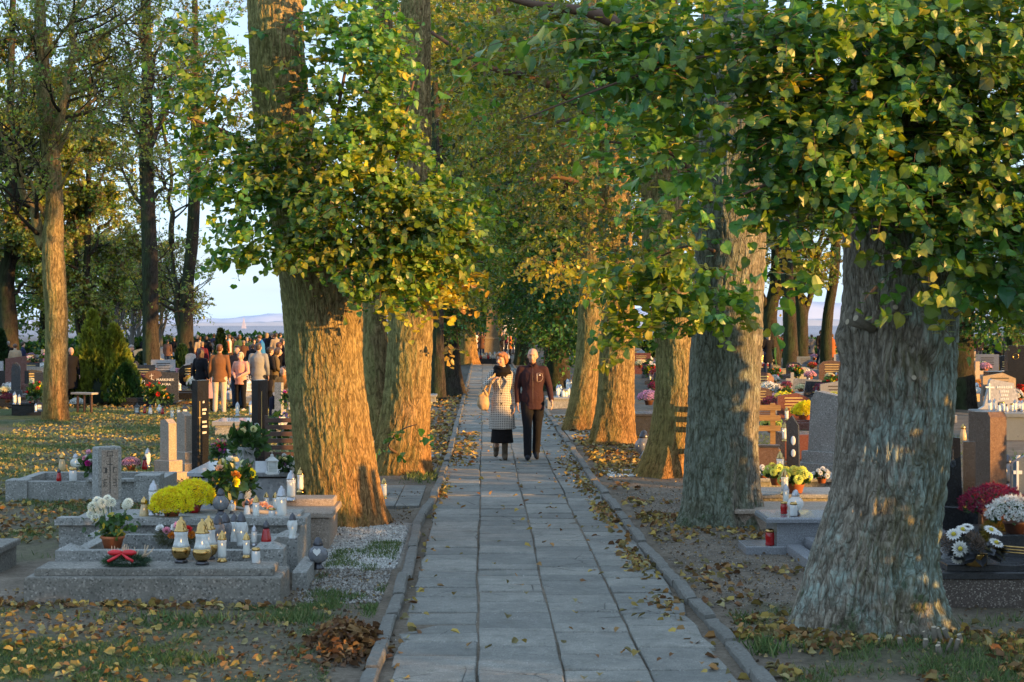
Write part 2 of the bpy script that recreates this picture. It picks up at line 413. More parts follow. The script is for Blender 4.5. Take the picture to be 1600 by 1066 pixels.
sc.cycles.transmission_bounces = 3; sc.cycles.transparent_max_bounces = 12; sc.cycles.caustics_reflective = False
sc.cycles.caustics_refractive = False; sc.cycles.sample_clamp_indirect = 4; sc.cycles.use_adaptive_sampling = True; sc.cycles.adaptive_threshold = .02

# ------------------------------------------------------------------ ground
PX0, PX1 = -.64, 1.56                    # path between its kerbs
def axis(segs):
    o = []
    for a, b, st in segs: o += list(np.arange(a, b, st))
    return np.array(o)
geo = lambda a, b, n: list(np.geomspace(a, b, n))
Ys = np.concatenate([axis([(-60, 9, 4), (9, 30, .08), (30, 62, .3), (62, 200, 4)]), geo(200, 9000, 26)])
xp = np.concatenate([axis([(0, 5.6, .08), (5.6, 15, .3), (15, 70, 3)]), geo(70, 5000, 20)])
Xs = np.concatenate([-xp[::-1], xp[1:]])
GX, GY = np.meshgrid(Xs, Ys)
def sstep(a, b, x): t = np.clip((x - a) / (b - a), 0, 1); return t * t * (3 - 2 * t)
TREEB = [(2.70, 12.14, .75), (2.50, 18.25, .6), (2.59, 24.1, .5), (2.31, 30.5, .5), (-1.53, 18.25, .6), (-1.08, 24.4, .5), (-9.4, 37.9, .5)]
def gz(X, Y):
    X = np.asarray(X, float); Y = np.asarray(Y, float)
    z = (vnoise(X * .8, Y * .5, 0, 3) - .5) * .05 + (vnoise(X * 4, Y * 4, 0, 4) - .5) * .018 + (vnoise(X * 14, Y * 12, 0, 5) - .5) * .008
    for tx, ty, r in TREEB: z = z + .07 * np.exp(-((X - tx) ** 2 + (Y - ty) ** 2) / (2 * r * r))
    z = z * sstep(90, 40, Y)
    m = sstep(PX0 - .06, PX0 + .0, X) * sstep(PX1 + .06, PX1, X)
    return z * (1 - m) + .001 * m * (Y < 95)
GZ = gz(GX, GY)
def C(*a): return np.array(a, float)
n1 = vnoise(GX * 1.3, GY * .9, 0, 7)[..., None]; n2 = vnoise(GX * 5, GY * 3.5, 0, 8)[..., None]; n3 = vnoise(GX * 13, GY * 9, 0, 9)[..., None]
soil = C(.185, .155, .125) * (.75 + .5 * n2) * (.85 + .3 * n3)
grass = C(.060, .085, .028) * (.7 + .6 * n3)
lawn = sstep(19, 21, GY)[..., None] * sstep(-2.4, -3.2, GX)[..., None] * sstep(52, 44, GY)[..., None]
lawn = np.maximum(lawn, (sstep(15.2, 16, GY) * sstep(22, 20, GY) * sstep(-3.8, -4.2, GX))[..., None] * .9)
front = sstep(13.6, 13.0, GY)[..., None] * np.maximum(sstep(-.8, -1.2, GX), sstep(1.75, 2.2, GX) * .8)[..., None]
gm = np.clip(np.maximum(lawn * .75, front * .55) + (n1 - .5) * .9 + (n2 - .5) * .7, 0, 1) * np.maximum(lawn, front)
GC = soil * (1 - gm) + grass * gm
gr = (sstep(-1.75, -1.6, GX) * sstep(-.72, -.8, GX) * sstep(15.2, 15.6, GY) * sstep(18.6, 18.2, GY))[..., None]
GC = GC * (1 - gr) + C(.34, .33, .31) * (.7 + .6 * n3) * gr
field = sstep(48, 56, GY)[..., None]
GC = GC * (1 - field) + C(.10, .095, .085) * (.7 + .6 * n2) * field
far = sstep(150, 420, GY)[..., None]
GC = GC * (1 - far) + C(.33, .35, .42) * (.9 + .2 * vnoise(GX * .02, GY * .01, 0, 2)[..., None]) * far  # distance haze mixed into the far ground colour
nr, nc = GX.shape
idx = (np.arange(nr - 1)[:, None] * nc + np.arange(nc - 1)[None]).ravel()
t = NT('ground_soil'); v = t.pos(); c = t.n('ShaderNodeAttribute', attribute_name='Col').outputs['Color']
a = t.noise(v, 22, 8, .7); b2 = t.noise(v, 130, 4, .6); peb = t.n('ShaderNodeTexVoronoi', {'Vector': v, 'Scale': 70}).outputs['Distance']
cc = t.mix(1.0, c, t.ramp(a, [(.3, (.55,.55,.52)), (.7, (1.35,1.33,1.3))]), 'MULTIPLY')
cc = t.mix(t.ramp(b2, [(.52, 0.0), (.72, .6)]), cc, (.06,.05,.04))
cc = t.mix(t.ramp(peb, [(.0, .4), (.18, 0.0)]), cc, (.36,.34,.31))
MT['ground'] = t.done(t.bsdf(color=cc, rough=.95, spec=.15, normal=t.bump(t.math('ADD', a, t.math('MULTIPLY', b2, .5)), .8, .02)))
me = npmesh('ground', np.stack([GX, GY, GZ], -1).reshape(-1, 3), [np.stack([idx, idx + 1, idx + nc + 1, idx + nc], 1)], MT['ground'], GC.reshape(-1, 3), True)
tag(link('ground', me), kind='structure')

# hills on the horizon
def hills(name, Y, pts, col, seed, h0=-30):
    n = 500; xs = np.linspace(-1.2 * Y, 1.2 * Y, n); px = CX + xs * F / Y
    top = np.interp(px, [p for p, _ in pts], [wz(q, Y) for _, q in pts])
    top = top + (vnoise(px * .05, 0, 0, seed) - .5) * Y * .0016 + (vnoise(px * .3, 0, 0, seed + 1) - .5) * Y * .0006
    rows = [np.stack([xs, np.full(n, Y - 60 * Y / 3000), np.full(n, float(h0))], 1), np.stack([xs, np.full(n, Y), top * .6], 1), np.stack([xs, np.full(n, Y * 1.06), top], 1), np.stack([xs, np.full(n, Y * 1.3), np.full(n, float(h0))], 1)]
    V = np.concatenate(rows); i = np.arange(n - 1); fs = np.concatenate([np.stack([i + k * n, i + 1 + k * n, i + 1 + (k + 1) * n, i + (k + 1) * n], 1) for k in range(3)])
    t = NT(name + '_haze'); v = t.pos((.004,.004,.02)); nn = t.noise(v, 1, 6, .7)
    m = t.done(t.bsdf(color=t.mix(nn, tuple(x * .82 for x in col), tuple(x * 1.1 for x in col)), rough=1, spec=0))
    tag(link(name, npmesh(name, V, [fs], m, None, True)), kind='structure')
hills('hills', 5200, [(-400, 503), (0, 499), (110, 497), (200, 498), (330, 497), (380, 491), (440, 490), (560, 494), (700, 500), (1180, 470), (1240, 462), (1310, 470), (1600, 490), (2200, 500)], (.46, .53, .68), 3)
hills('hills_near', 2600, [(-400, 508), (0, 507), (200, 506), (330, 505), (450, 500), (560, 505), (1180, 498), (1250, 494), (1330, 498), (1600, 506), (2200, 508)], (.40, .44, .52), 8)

# ------------------------------------------------------------------ the path: individual slabs with open joints
mb = MB(); JX = [-.565, -.04, .485, 1.02, 1.52]
t = NT('path_slab'); v = t.pos()
g = t.n('ShaderNodeNewGeometry')
isl = g.outputs['Random Per Island']
vo = t.n('ShaderNodeTexVoronoi', {'Vector': v, 'Scale': 120})
agg = t.ramp(vo.outputs['Color'], [(0, (.11,.125,.13)), (.3, (.25,.245,.225)), (.8, (.29,.283,.26)), (.96, (.44,.45,.44))])
big = t.noise(v, 1.6, 6, .7); mid = t.noise(v, 9, 5, .65)
c = t.mix(1.0, agg, t.ramp(isl, [(0, (.74,.75,.75)), (1, (1.18,1.16,1.12))]), 'MULTIPLY')
c = t.mix(t.ramp(big, [(.35, .55), (.65, 0.0)]), c, (.10,.105,.10))
c = t.mix(t.ramp(mid, [(.3, .35), (.6, 0.0)]), c, (.075,.08,.075))
edge = t.n('ShaderNodeTexVoronoi', {'Vector': v, 'Scale': 1.7}, feature='DISTANCE_TO_EDGE').outputs['Distance']
crk = t.math('MULTIPLY', t.ramp(edge, [(0.0, 1.0), (.012, 0.0)]), t.ramp(t.noise(v, .9, 2), [(.54, 0.0), (.6, 1.0)]))
moss_ = t.math('MULTIPLY', t.ramp(t.noise(v, 3.1, 6, .75), [(.56, 0.0), (.68, 1.0)]), t.ramp(t.noise(v, 26, 4, .7), [(.45, 0.0), (.6, .8)]))
c = t.mix(moss_, c, (.075,.085,.05))
c = t.mix(crk, c, (.04,.038,.035))
h = t.math('SUBTRACT', t.math('ADD', t.math('MULTIPLY', vo.outputs['Distance'], .6), mid), t.math('MULTIPLY', crk, .8))
MT['slab'] = t.done(t.bsdf(color=c, rough=.8, spec=.3, normal=t.bump(h, .45, .006)))
def jx(k, y):
    return JX[k] + (float(vnoise(y * .4, k * 3.1, 0, 21)) - .5) * .03 + (float(vnoise(y * 4, k * 3.1, 0, 22)) - .5) * .014
for k in range(4):
    y = 8.0 + random.random() * .4
    while y < 94:
        L0 = random.choice([.5, .5, .5, .35, .35, .7]) if y < 60 else .9
        y2 = y + L0; g0 = .006 + random.random() * .012
        gx = random.uniform(.003, .012)
        xa, xb = jx(k, y) + gx, jx(k + 1, y) - gx; xc, xd = jx(k + 1, y2) - gx, jx(k, y2) + gx
        if k == 0: xa += random.uniform(-.02, .03); xd += random.uniform(-.02, .03)
        if k == 3: xb += random.uniform(-.05, .02); xc += random.uniform(-.05, .02)
        zz = .018 + random.uniform(-.005, .005) + (float(vnoise(k * .7, y * .5, 0, 31)) - .5) * .03
        tx, ty = random.uniform(-.012, .012), random.uniform(-.012, .012)
        P = [(xa, y + g0), (xb, y + g0), (xc, y2 - g0), (xd, y2 - g0)]
        b = .008; cx_, cy_ = (xa + xb) / 2, (y + y2) / 2
        vs = [(p, q, -.06) for p, q in P] + [(p, q, zz - .008 + tx * (p - cx_) + ty * (q - cy_)) for p, q in P]
        vs += [(p + b * (1 if p < cx_ else -1), q + b * (1 if q < cy_ else -1), zz + tx * (p - cx_) + ty * (q - cy_)) for p, q in P]
        mb.add(vs, [[0,1,5,4],[1,2,6,5],[2,3,7,6],[3,0,4,7],[4,5,9,8],[5,6,10,9],[6,7,11,10],[7,4,8,11],[8,9,10,11]])
        y = y2
tag(mb.build('path', MT['slab']), kind='structure')
def kerb(pts, name):
    mb = MB(); y = 8.6
    while y < 92:
        L0 = random.uniform(.85, 1.05); y2 = y + L0 - .012
        xs = [float(np.interp(q, [p[0] for p in pts], [p[1] for p in pts])) + random.uniform(-.012, .012) for q in (y, y2)]
        z0, tl = random.uniform(.045, .085), random.uniform(-.02, .02)
        n = 8; vs = []; fs = []
        prof = [(-.045, -.08), (-.048, -.012), (-.036, 0), (.034, .003), (.047, -.012), (.045, -.08)]
        for i in range(n + 1):
            f = i / n; q = y + (y2 - y) * f; x = xs[0] + (xs[1] - xs[0]) * f
            e = .010 if i in (0, n) else 0
            for a, b in prof:
                j = (random.random() - .5) * .010
                vs.append((x + a * (1 - e * 8) + j + b * tl * 3, q, z0 + b + tl * (f - .5) - e + j))
        m = len(prof)
        for i in range(n):
            for k in range(m - 1): fs.append([i * m + k, i * m + k + 1, (i + 1) * m + k + 1, (i + 1) * m + k][::-1])
        fs.append(list(range(m))); fs.append(list(range(n * m, (n + 1) * m))[::-1])
        mb.add(vs, fs, 0, False); y = y2 + .012
    tag(mb.build(name, MT['concrete']), kind='structure')
kerb([(8, -.68), (12.8, -.67), (15.5, -.65), (18.5, -.70), (21, -.60), (30, -.55), (95, -.60)], 'kerb')
kerb([(8, 1.68), (10.9, 1.655), (16, 1.55), (23.4, 1.50), (36, 1.53), (95, 1.55)], 'kerb')

# ------------------------------------------------------------------ fallen leaves, grass, gravel (stuff)
PAL_FALL = np.array([(.34,.25,.07),(.40,.29,.07),(.25,.15,.06),(.18,.09,.04),(.30,.26,.12),(.34,.18,.06),(.16,.13,.05)])
def fall_scatter(name, X, Y, size=(.06,.10), flat=.45, pal=PAL_FALL, T=LEAF_MID, zup=.012, dark=1.0, zh=None):
    N = len(X); z = gz(X, Y) + zup + rng.random(N) * .015 if zh is None else zh
    nz_ = np.stack([rng.normal(0, flat, N), rng.normal(0, flat, N), np.ones(N)], 1)
    d = np.stack([rng.normal(0, 1, N), rng.normal(0, 1, N), rng.normal(0, .15, N)], 1)
    Tm = T[0].copy(); Tm[:, 2] *= 1.8
    V, Fs = scatter(Tm, T[1], np.stack([X, Y, z], 1), frames(d, nz_), rng.uniform(size[0], size[1], N))
    c = pal[rng.integers(0, len(pal), N)] * rng.uniform(.6, 1.25, (N, 1)) * dark
    return V, Fs, np.repeat(c, len(T[0]), 0)
def merge(parts):
    Vs = []; Fa = []; Cs = []; o = 0
    for V, Fs, c in parts:
        Vs.append(V); Cs.append(c); Fa += [f + o for f in Fs]; o += len(V)
    return np.concatenate(Vs), Fa, np.concatenate(Cs)
def patch(n, x0, x1, y0, y1, clump=.0, seed=0):
    X = rng.uniform(x0, x1, n * 3); Y = rng.uniform(y0, y1, n * 3)
    w_ = vnoise(X * 1.7, Y * 1.2, 0, 40 + seed) * .7 + vnoise(X * 6, Y * 5, 0, 41 + seed) * .3
    k = w_ > np.quantile(w_, 1 - 1 / 3) if clump >= 1 else rng.random(n * 3) < (1 - clump + clump * 2 * w_) / 3
    return X[k], Y[k]
def line_patch(n, pts, w_):
    t_ = rng.random(n); q = np.interp(t_, np.linspace(0, 1, len(pts)), [p[1] for p in pts]); x = np.interp(t_, np.linspace(0, 1, len(pts)), [p[0] for p in pts])
    return x + rng.normal(0, w_, n), q
def blob(n, x, y, rx, ry): return x + rng.normal(0, rx, n), y + rng.normal(0, ry, n)
L_ = []
def addl(XY, **k):
    L_.append(fall_scatter('l', XY[0], XY[1], **k))
addl(patch(720, -4.6, -1.1, 10.2, 13.2, .9), size=(.03,.065), flat=.8)
addl(patch(170, -4.6, -2.2, 10.6, 12.2, .5), size=(.04,.075), flat=.8, pal=PAL_FALL[:2] * 1.2)
addl(patch(260, -4.6, -1.4, 13.0, 13.3, .2), size=(.04,.08), flat=.8)
PAL_LAWN = np.array([(.30,.26,.09),(.26,.25,.11),(.36,.26,.08),(.20,.21,.08),(.22,.15,.07),(.38,.30,.12)])
addl(patch(10500, -9.5, -2.4, 22, 44, .5, 3), size=(.04,.07), flat=.8, pal=PAL_LAWN)
addl(patch(1500, -7.5, -3.9, 17, 22, .9, 4), size=(.04,.075), flat=.6)
addl(patch(5000, -16, -5, 44, 56, .5, 3), size=(.09,.14), flat=.7)
addl(patch(1700, -2.4, -.1, 25.5, 34, .4, 5), size=(.06,.10), flat=.7)
addl(patch(2600, 1.7, 3.4, 26, 40, .4, 6), size=(.06,.10), flat=.6)
addl(patch(2200, -3, -.6, 34, 60, .4, 5), size=(.08,.12), flat=.7)
addl(patch(700, 1.75, 4.6, 10.2, 12.6, 1, 7), size=(.05,.09), flat=.7)
addl(patch(900, 1.7, 4.2, 13, 27, 1, 8), size=(.05,.09), flat=.5)
addl(line_patch(240, [(1.43, 9.5), (1.40, 60)], .05), size=(.05,.09), flat=.7)
addl(line_patch(160, [(-.53, 9.5), (-.50, 60)], .035), size=(.05,.08), flat=.7)
for x, y, rx, ry, n in [(1.36,13.1,.05,.35,70),(1.36,15.6,.06,.6,210),(1.36,19.6,.06,.8,230),(1.33,22.4,.07,.6,260),(1.30,26,.08,1.3,300),(1.9,18.7,.16,.35,170),(1.85,25.0,.25,.6,260),(2.0,12.2,.15,.2,50),
                        (2.35,11.7,.45,.16,150),(3.3,11.75,.4,.2,160),(2.5,17.6,.4,.2,60),(3.15,15.9,.12,.5,110),(2.95,14.6,.06,.3,50),(3.3,17.7,.1,.2,60),(-.52,22.3,.05,.5,90),(4.4,25.5,.3,.5,300),(4.5,28,.5,.8,400),(3.6,26,.5,.6,300)]:
    addl(blob(int(n * .7), x, y, rx, ry), size=(.04,.08), flat=1.1)
X_, Y_ = patch(330, PX0 + .05, PX1 - .05, 9.5, 45, .2); addl((X_, Y_), zup=.05, size=(.03,.07), flat=.3)
DEB = np.array([(.16,.10,.06),(.10,.07,.045),(.24,.17,.10),(.30,.22,.10)])
for a_ in [(2600,1.75,4.6,10.2,20,.6,11),(2200,-4.6,-.9,10.2,14,.6,12),(900,-1.7,-.8,13,22,.4,13),(1500,1.7,4,20,36,.5,14)]: addl(patch(*a_), size=(.012,.034), flat=.9, pal=DEB, zup=.004)
V, Fs, c = merge(L_)
tag(link('fallen_leaves', npmesh('fallen_leaves', V, Fs, MT['litter'], c)), 'yellow and brown fallen lime leaves lying over the grass and along the kerbs', 'leaves', kind='stuff')
# heap of raked brown leaves against the left kerb
n = 620; X_ = -.90 + rng.normal(0, .12, n); Y_ = 11.5 + rng.normal(0, .30, n)
hh = .16 * np.exp(-((X_ + .95) / .22) ** 2 - ((Y_ - 11.55) / .5) ** 2)
V, Fs, c = fall_scatter('heap', X_, Y_, (.035,.075), 1.2, PAL_FALL[[2,3,3,3,5]] * .75, zh=gz(X_, Y_) + hh * rng.random(n) + .01)
tag(link('leaf_heap', npmesh('leaf_heap', V, Fs, MT['litter'], c)), 'heap of raked brown leaves against the left kerb of the path', 'leaves', kind='stuff')
# grass blades
BL = (np.array([(-.06,0,0),(.06,0,0),(.045,.5,.04),(-.045,.5,.04),(0,1,.16)], float), [[0,1,2,3],[3,2,4]])
def blades(X, Y, h=(.03,.07), lean=.5, cols=((.10,.17,.05),(.17,.20,.07),(.07,.13,.035))):
    N = len(X); d = np.stack([rng.normal(0, lean, N), rng.normal(0, lean, N), np.ones(N)], 1)
    nn = np.stack([rng.normal(0, 1, N), rng.normal(0, 1, N), rng.normal(0, .1, N)], 1)
    V, Fs = scatter(BL[0], BL[1], np.stack([X, Y, gz(X, Y) - .004], 1), frames(d, nn), rng.uniform(h[0], h[1], N))
    c = np.array(cols)[rng.integers(0, len(cols), N)] * rng.uniform(.6, 1.3, (N, 1))
    return V, Fs, np.repeat(c, 5, 0)
def grass_patch(n, x0, x1, y0, y1, seed, q=.5):
    X = rng.uniform(x0, x1, n * 3); Y = rng.uniform(y0, y1, n * 3)
    w_ = vnoise(X * 1.3, Y * .9, 0, 7) * .5 + vnoise(X * 5, Y * 3.5, 0, 8) * .5
    k = np.argsort(-(w_ + rng.normal(0, .06, n * 3)))[:n]
    return X[k], Y[k]
G_ = [blades(*grass_patch(26000, -4.7, -.95, 9.9, 13.2, 1), h=(.015,.05), lean=.8), blades(*grass_patch(16000, -9, -3.7, 16, 22, 2), h=(.03,.07)), blades(*grass_patch(60000, -10, -2.4, 22, 44, 3), h=(.03,.08), cols=((.12,.20,.06),(.22,.25,.09),(.09,.15,.04))),
      blades(*grass_patch(8000, 1.8, 4.8, 9.9, 12.8, 4)), blades(*grass_patch(9000, 3, 9, 24, 40, 5), h=(.04,.08)), blades(*grass_patch(5000, -1.4, -.8, 12.6, 17, 6)),
      blades(*blob(220, 1.86, 11.3, .07, .12), h=(.05,.12), lean=.5), blades(*blob(300, -1.35, 12.5, .12, .12), h=(.05,.10)), blades(*blob(300, -2.2, 12.5, .3, .1), h=(.05,.10)),
      blades(*blob(350, -1.9, 11.0, .15, .08), h=(.04,.09)), blades(*blob(500, -.85, 24, .12, .3), h=(.05,.12))]
V, Fs, c = merge(G_)
tag(link('grass', npmesh('grass', V, Fs, MT['blade'], c)), 'short patchy grass growing between the graves and the trees', 'grass', kind='stuff')
# gravel
def pebbles(X, Y, s=(.010,.022), col=(.5,.49,.46)):
    T = np.array([(1,0,0),(-1,0,0),(0,.8,0),(0,-.8,0),(0,0,.6),(0,0,-.6)], float); TF = [[0,2,4],[2,1,4],[1,3,4],[3,0,4],[2,0,5],[1,2,5],[3,1,5],[0,3,5]]
    N = len(X); V, Fs = scatter(T, TF, np.stack([X, Y, gz(X, Y) + .006], 1), frames(rng.normal(0, 1, (N, 3)), rng.normal(0, 1, (N, 3))), rng.uniform(s[0], s[1], N))
    return V, Fs, np.repeat(np.array(col) * rng.uniform(.5, 1.35, (N, 1)), 6, 0)
P_ = [pebbles(*patch(11000, -1.75, -.78, 15.3, 18.0, .2)), pebbles(*patch(2500, -1.5, -.8, 13.4, 15.5, .8), s=(.008,.016), col=(.34,.32,.29)),
      pebbles(*patch(5000, 1.75, 2.35, 24.0, 25.6, .1), s=(.012,.022), col=(.72,.72,.70)), pebbles(*patch(1800, 3.1, 3.8, 21, 23, .3), s=(.015,.03), col=(.62,.62,.6)),
      pebbles(*patch(2500, 1.7, 2.9, 13, 22, .4), s=(.006,.012), col=(.28,.26,.23)), pebbles(*patch(700, -.6, 1.5, 9.5, 20, .2), s=(.004,.008), col=(.45,.43,.4))]
V, Fs, c = merge(P_)
tag(link('gravel', npmesh('gravel', V, Fs, MT['litter'], c)), 'loose pale gravel around the tree foot and beside the path', 'gravel', kind='stuff')
# little paved spots beside the path
def paving(name, x0, x1, y0, y1, st=.25, z=.02):
    mb = MB(); ny = int((y1 - y0) / st); nx = int((x1 - x0) / st)
    for i in range(nx):
        for j in range(ny):
            mb.box((x0 + (i + .5) * st, y0 + (j + .5) * st, -.05), (st - .01, st - .01, .05 + z + random.uniform(-.003, .003)))
    tag(mb.build(name, MT['slab']), kind='structure')
paving('paving', -2.2, -.72, 20.3, 23.2, .29)
paving('paving', 1.62, 2.9, 32.0, 35.0, .4)
paving('paving', -2.6, -.65, 27.9, 29.2, .32)
paving('paving', 1.62, 4.2, 37.5, 41, .5)
# ------------------------------------------------------------------ trunks with real bark relief
def smooth_path(pts, n):
    """pts: (x,y,z,r) rising in z; returns n samples"""
    P = np.array(pts, float); t = np.concatenate([[0], np.cumsum(np.linalg.norm(np.diff(P[:, :3], axis=0), axis=1))])
    u = np.linspace(0, t[-1], n); out = np.zeros((n, 4))
    m = np.gradient(P, t, axis=0) if len(P) > 2 else np.repeat(((P[1] - P[0]) / t[-1])[None], 2, 0)
    k = np.clip(np.searchsorted(t, u, side='right') - 1, 0, len(P) - 2); h = (t[k + 1] - t[k])[:, None]; s = ((u - t[k]) / h[:, 0])[:, None]
    return (2*s**3-3*s**2+1) * P[k] + (s**3-2*s**2+s) * h * m[k] + (-2*s**3+3*s**2) * P[k + 1] + (s**3-s**2) * h * m[k + 1]
def trunk_geo(pts, na=64, nz=120, flare=.35, fz=.35, lobes=6, ridge=.018, seed=0, freq=1.0, base=True, knots=()):
    S = smooth_path(pts, nz); th = np.linspace(0, 2 * PI, na, endpoint=False)
    T, Z = np.meshgrid(th, np.arange(nz)); z = S[:, 2][Z]; r = S[:, 3][Z].copy()
    z0 = S[0, 2]; dz = z - z0
    if base:
        lob = (.5 + .5 * np.cos(lobes * T + 2.2 * np.sin(T * 2 + seed))) ** 1.5 * 1.25 * (.6 + .4 * np.sin(T * 1.0 + seed * 1.7))
        r *= 1 + flare * np.exp(-dz / fz) * (.55 + .9 * lob) + .10 * lob * np.exp(-dz / (fz * 3.2))
    ux, uy = np.cos(T) * r, np.sin(T) * r
    r = r * (1 + .10 * (vnoise(ux * 2.5, uy * 2.5, z * 1.2, seed + 2) - .5) + .05 * (vnoise(ux * 6, uy * 6, z * 2.5, seed + 3) - .5))
    k = 20 * freq
    wx_ = vnoise(ux * 5, uy * 5, z * 1.6, seed + 5) * 1.6; wy_ = vnoise(ux * 5, uy * 5, z * 1.6, seed + 6) * 1.6
    a = 1 - np.abs(2 * vnoise(ux * k + wx_, uy * k + wy_, z * 5.2 * freq, seed + 7) - 1)
    b = 1 - np.abs(2 * vnoise(ux * k * 2.1 + wx_, uy * k * 2.1 + wy_, z * 12 * freq, seed + 8) - 1)
    rel = 1 - np.clip(a * .65 + b * .45, 0, 1)
    rel = np.clip(rel * 1.8, 0, 1)
    r = r + (rel - .6) * ridge * .7
    for (ka, kz, kr, kh) in knots:
        dd = ((np.angle(np.exp(1j * (T - ka))) * S[:, 3][Z] / kr) ** 2 + ((z - kz) / kr) ** 2); r = r + kh * np.exp(-dd)
    X = S[:, 0][Z] + np.cos(T) * r; Yv = S[:, 1][Z] + np.sin(T) * r
    V = np.stack([X, Yv, z], -1).reshape(-1, 3)
    i = np.arange(nz - 1)[:, None] * na; j = np.arange(na)[None]; j2 = (j + 1) % na
    Fq = np.stack([(i + j), (i + j2), (i + na + j2), (i + na + j)], -1).reshape(-1, 4)
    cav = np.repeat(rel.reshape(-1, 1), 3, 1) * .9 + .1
    return V, [Fq], cav
def limb_geo(pts, na=10, nz=14):
    mb = MB(); S = smooth_path(pts, nz)
    mb.tube([tuple(p[:3]) for p in S], [float(p[3]) for p in S], na)
    V = np.array(mb.v); by = {}
    for f in mb.f: by.setdefault(len(f), []).append(f)
    return V, [np.array(x) for x in by.values()], np.full((len(V), 3), .7)
def grow(p, d, L0, r, depth, rg, out, tips, bend=.25, up=.15, kids_=(3, 4), spread=.75):
    """recursive branching; out: list of tubes, tips: list of (pos, dir)"""
    n = 4; pts = [Vector(p)]; dd = Vector(d).normalized(); rr = [r]
    for i in range(n):
        dd = (dd + Vector((rg.gauss(0, bend), rg.gauss(0, bend), rg.gauss(up, bend * .6))) * .5).normalized()
        pts.append(pts[-1] + dd * L0 / n); rr.append(r * (1 - .5 * (i + 1) / n))
    out.append((pts, rr, depth))
    if depth <= 0: tips.append((pts[-1], dd)); tips.append((pts[2], dd)); return
    for k in range(rg.randint(*kids_)):
        f = rg.uniform(.35, 1.0); i = min(int(f * n), n - 1); q = pts[i].lerp(pts[i + 1], f * n - i)
        ax = Vector((rg.gauss(0, 1), rg.gauss(0, 1), rg.gauss(0, 1))); ax = (ax - dd * ax.dot(dd)).normalized()
        nd = (dd + ax * spread * rg.uniform(.6, 1.4)).normalized()
        grow(q, nd, L0 * rg.uniform(.5, .75), rr[i] * .55, depth - 1, rg, out, tips, bend, up, kids_, spread)

# ------------------------------------------------------------------ foliage in sprays
GRN = dict(deep=(.030,.105,.026), mid=(.075,.19,.028), blue=(.05,.17,.08), yg=(.18,.25,.02), yel=(.50,.39,.035), org=(.44,.20,.04), brn=(.17,.10,.06), pale=(.24,.29,.08), olive=(.115,.130,.020), gold=(.36,.30,.03))
def palette(N, mixw):
    ks = list(mixw); w_ = np.array([mixw[k] for k in ks], float); w_ /= w_.sum()
    return np.array([GRN[k] for k in ks])[rng.choice(len(ks), N, p=w_)]
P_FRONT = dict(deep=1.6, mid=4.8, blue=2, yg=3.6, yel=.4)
P_LIT = dict(deep=2.2, mid=3.6, yg=5.6, gold=1.4)  # yellow green leaf mix, sunlit tone put into the colour
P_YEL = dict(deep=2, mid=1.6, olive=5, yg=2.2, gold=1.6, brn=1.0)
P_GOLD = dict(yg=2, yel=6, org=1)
P_DARK = dict(deep=6, mid=3, blue=1, yg=.5)  # dark green leaf mix, also carries canopy shade in its colour
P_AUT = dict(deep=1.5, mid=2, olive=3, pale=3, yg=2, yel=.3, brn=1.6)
P_BROWN = dict(brn=5, yg=1.5, pale=2)
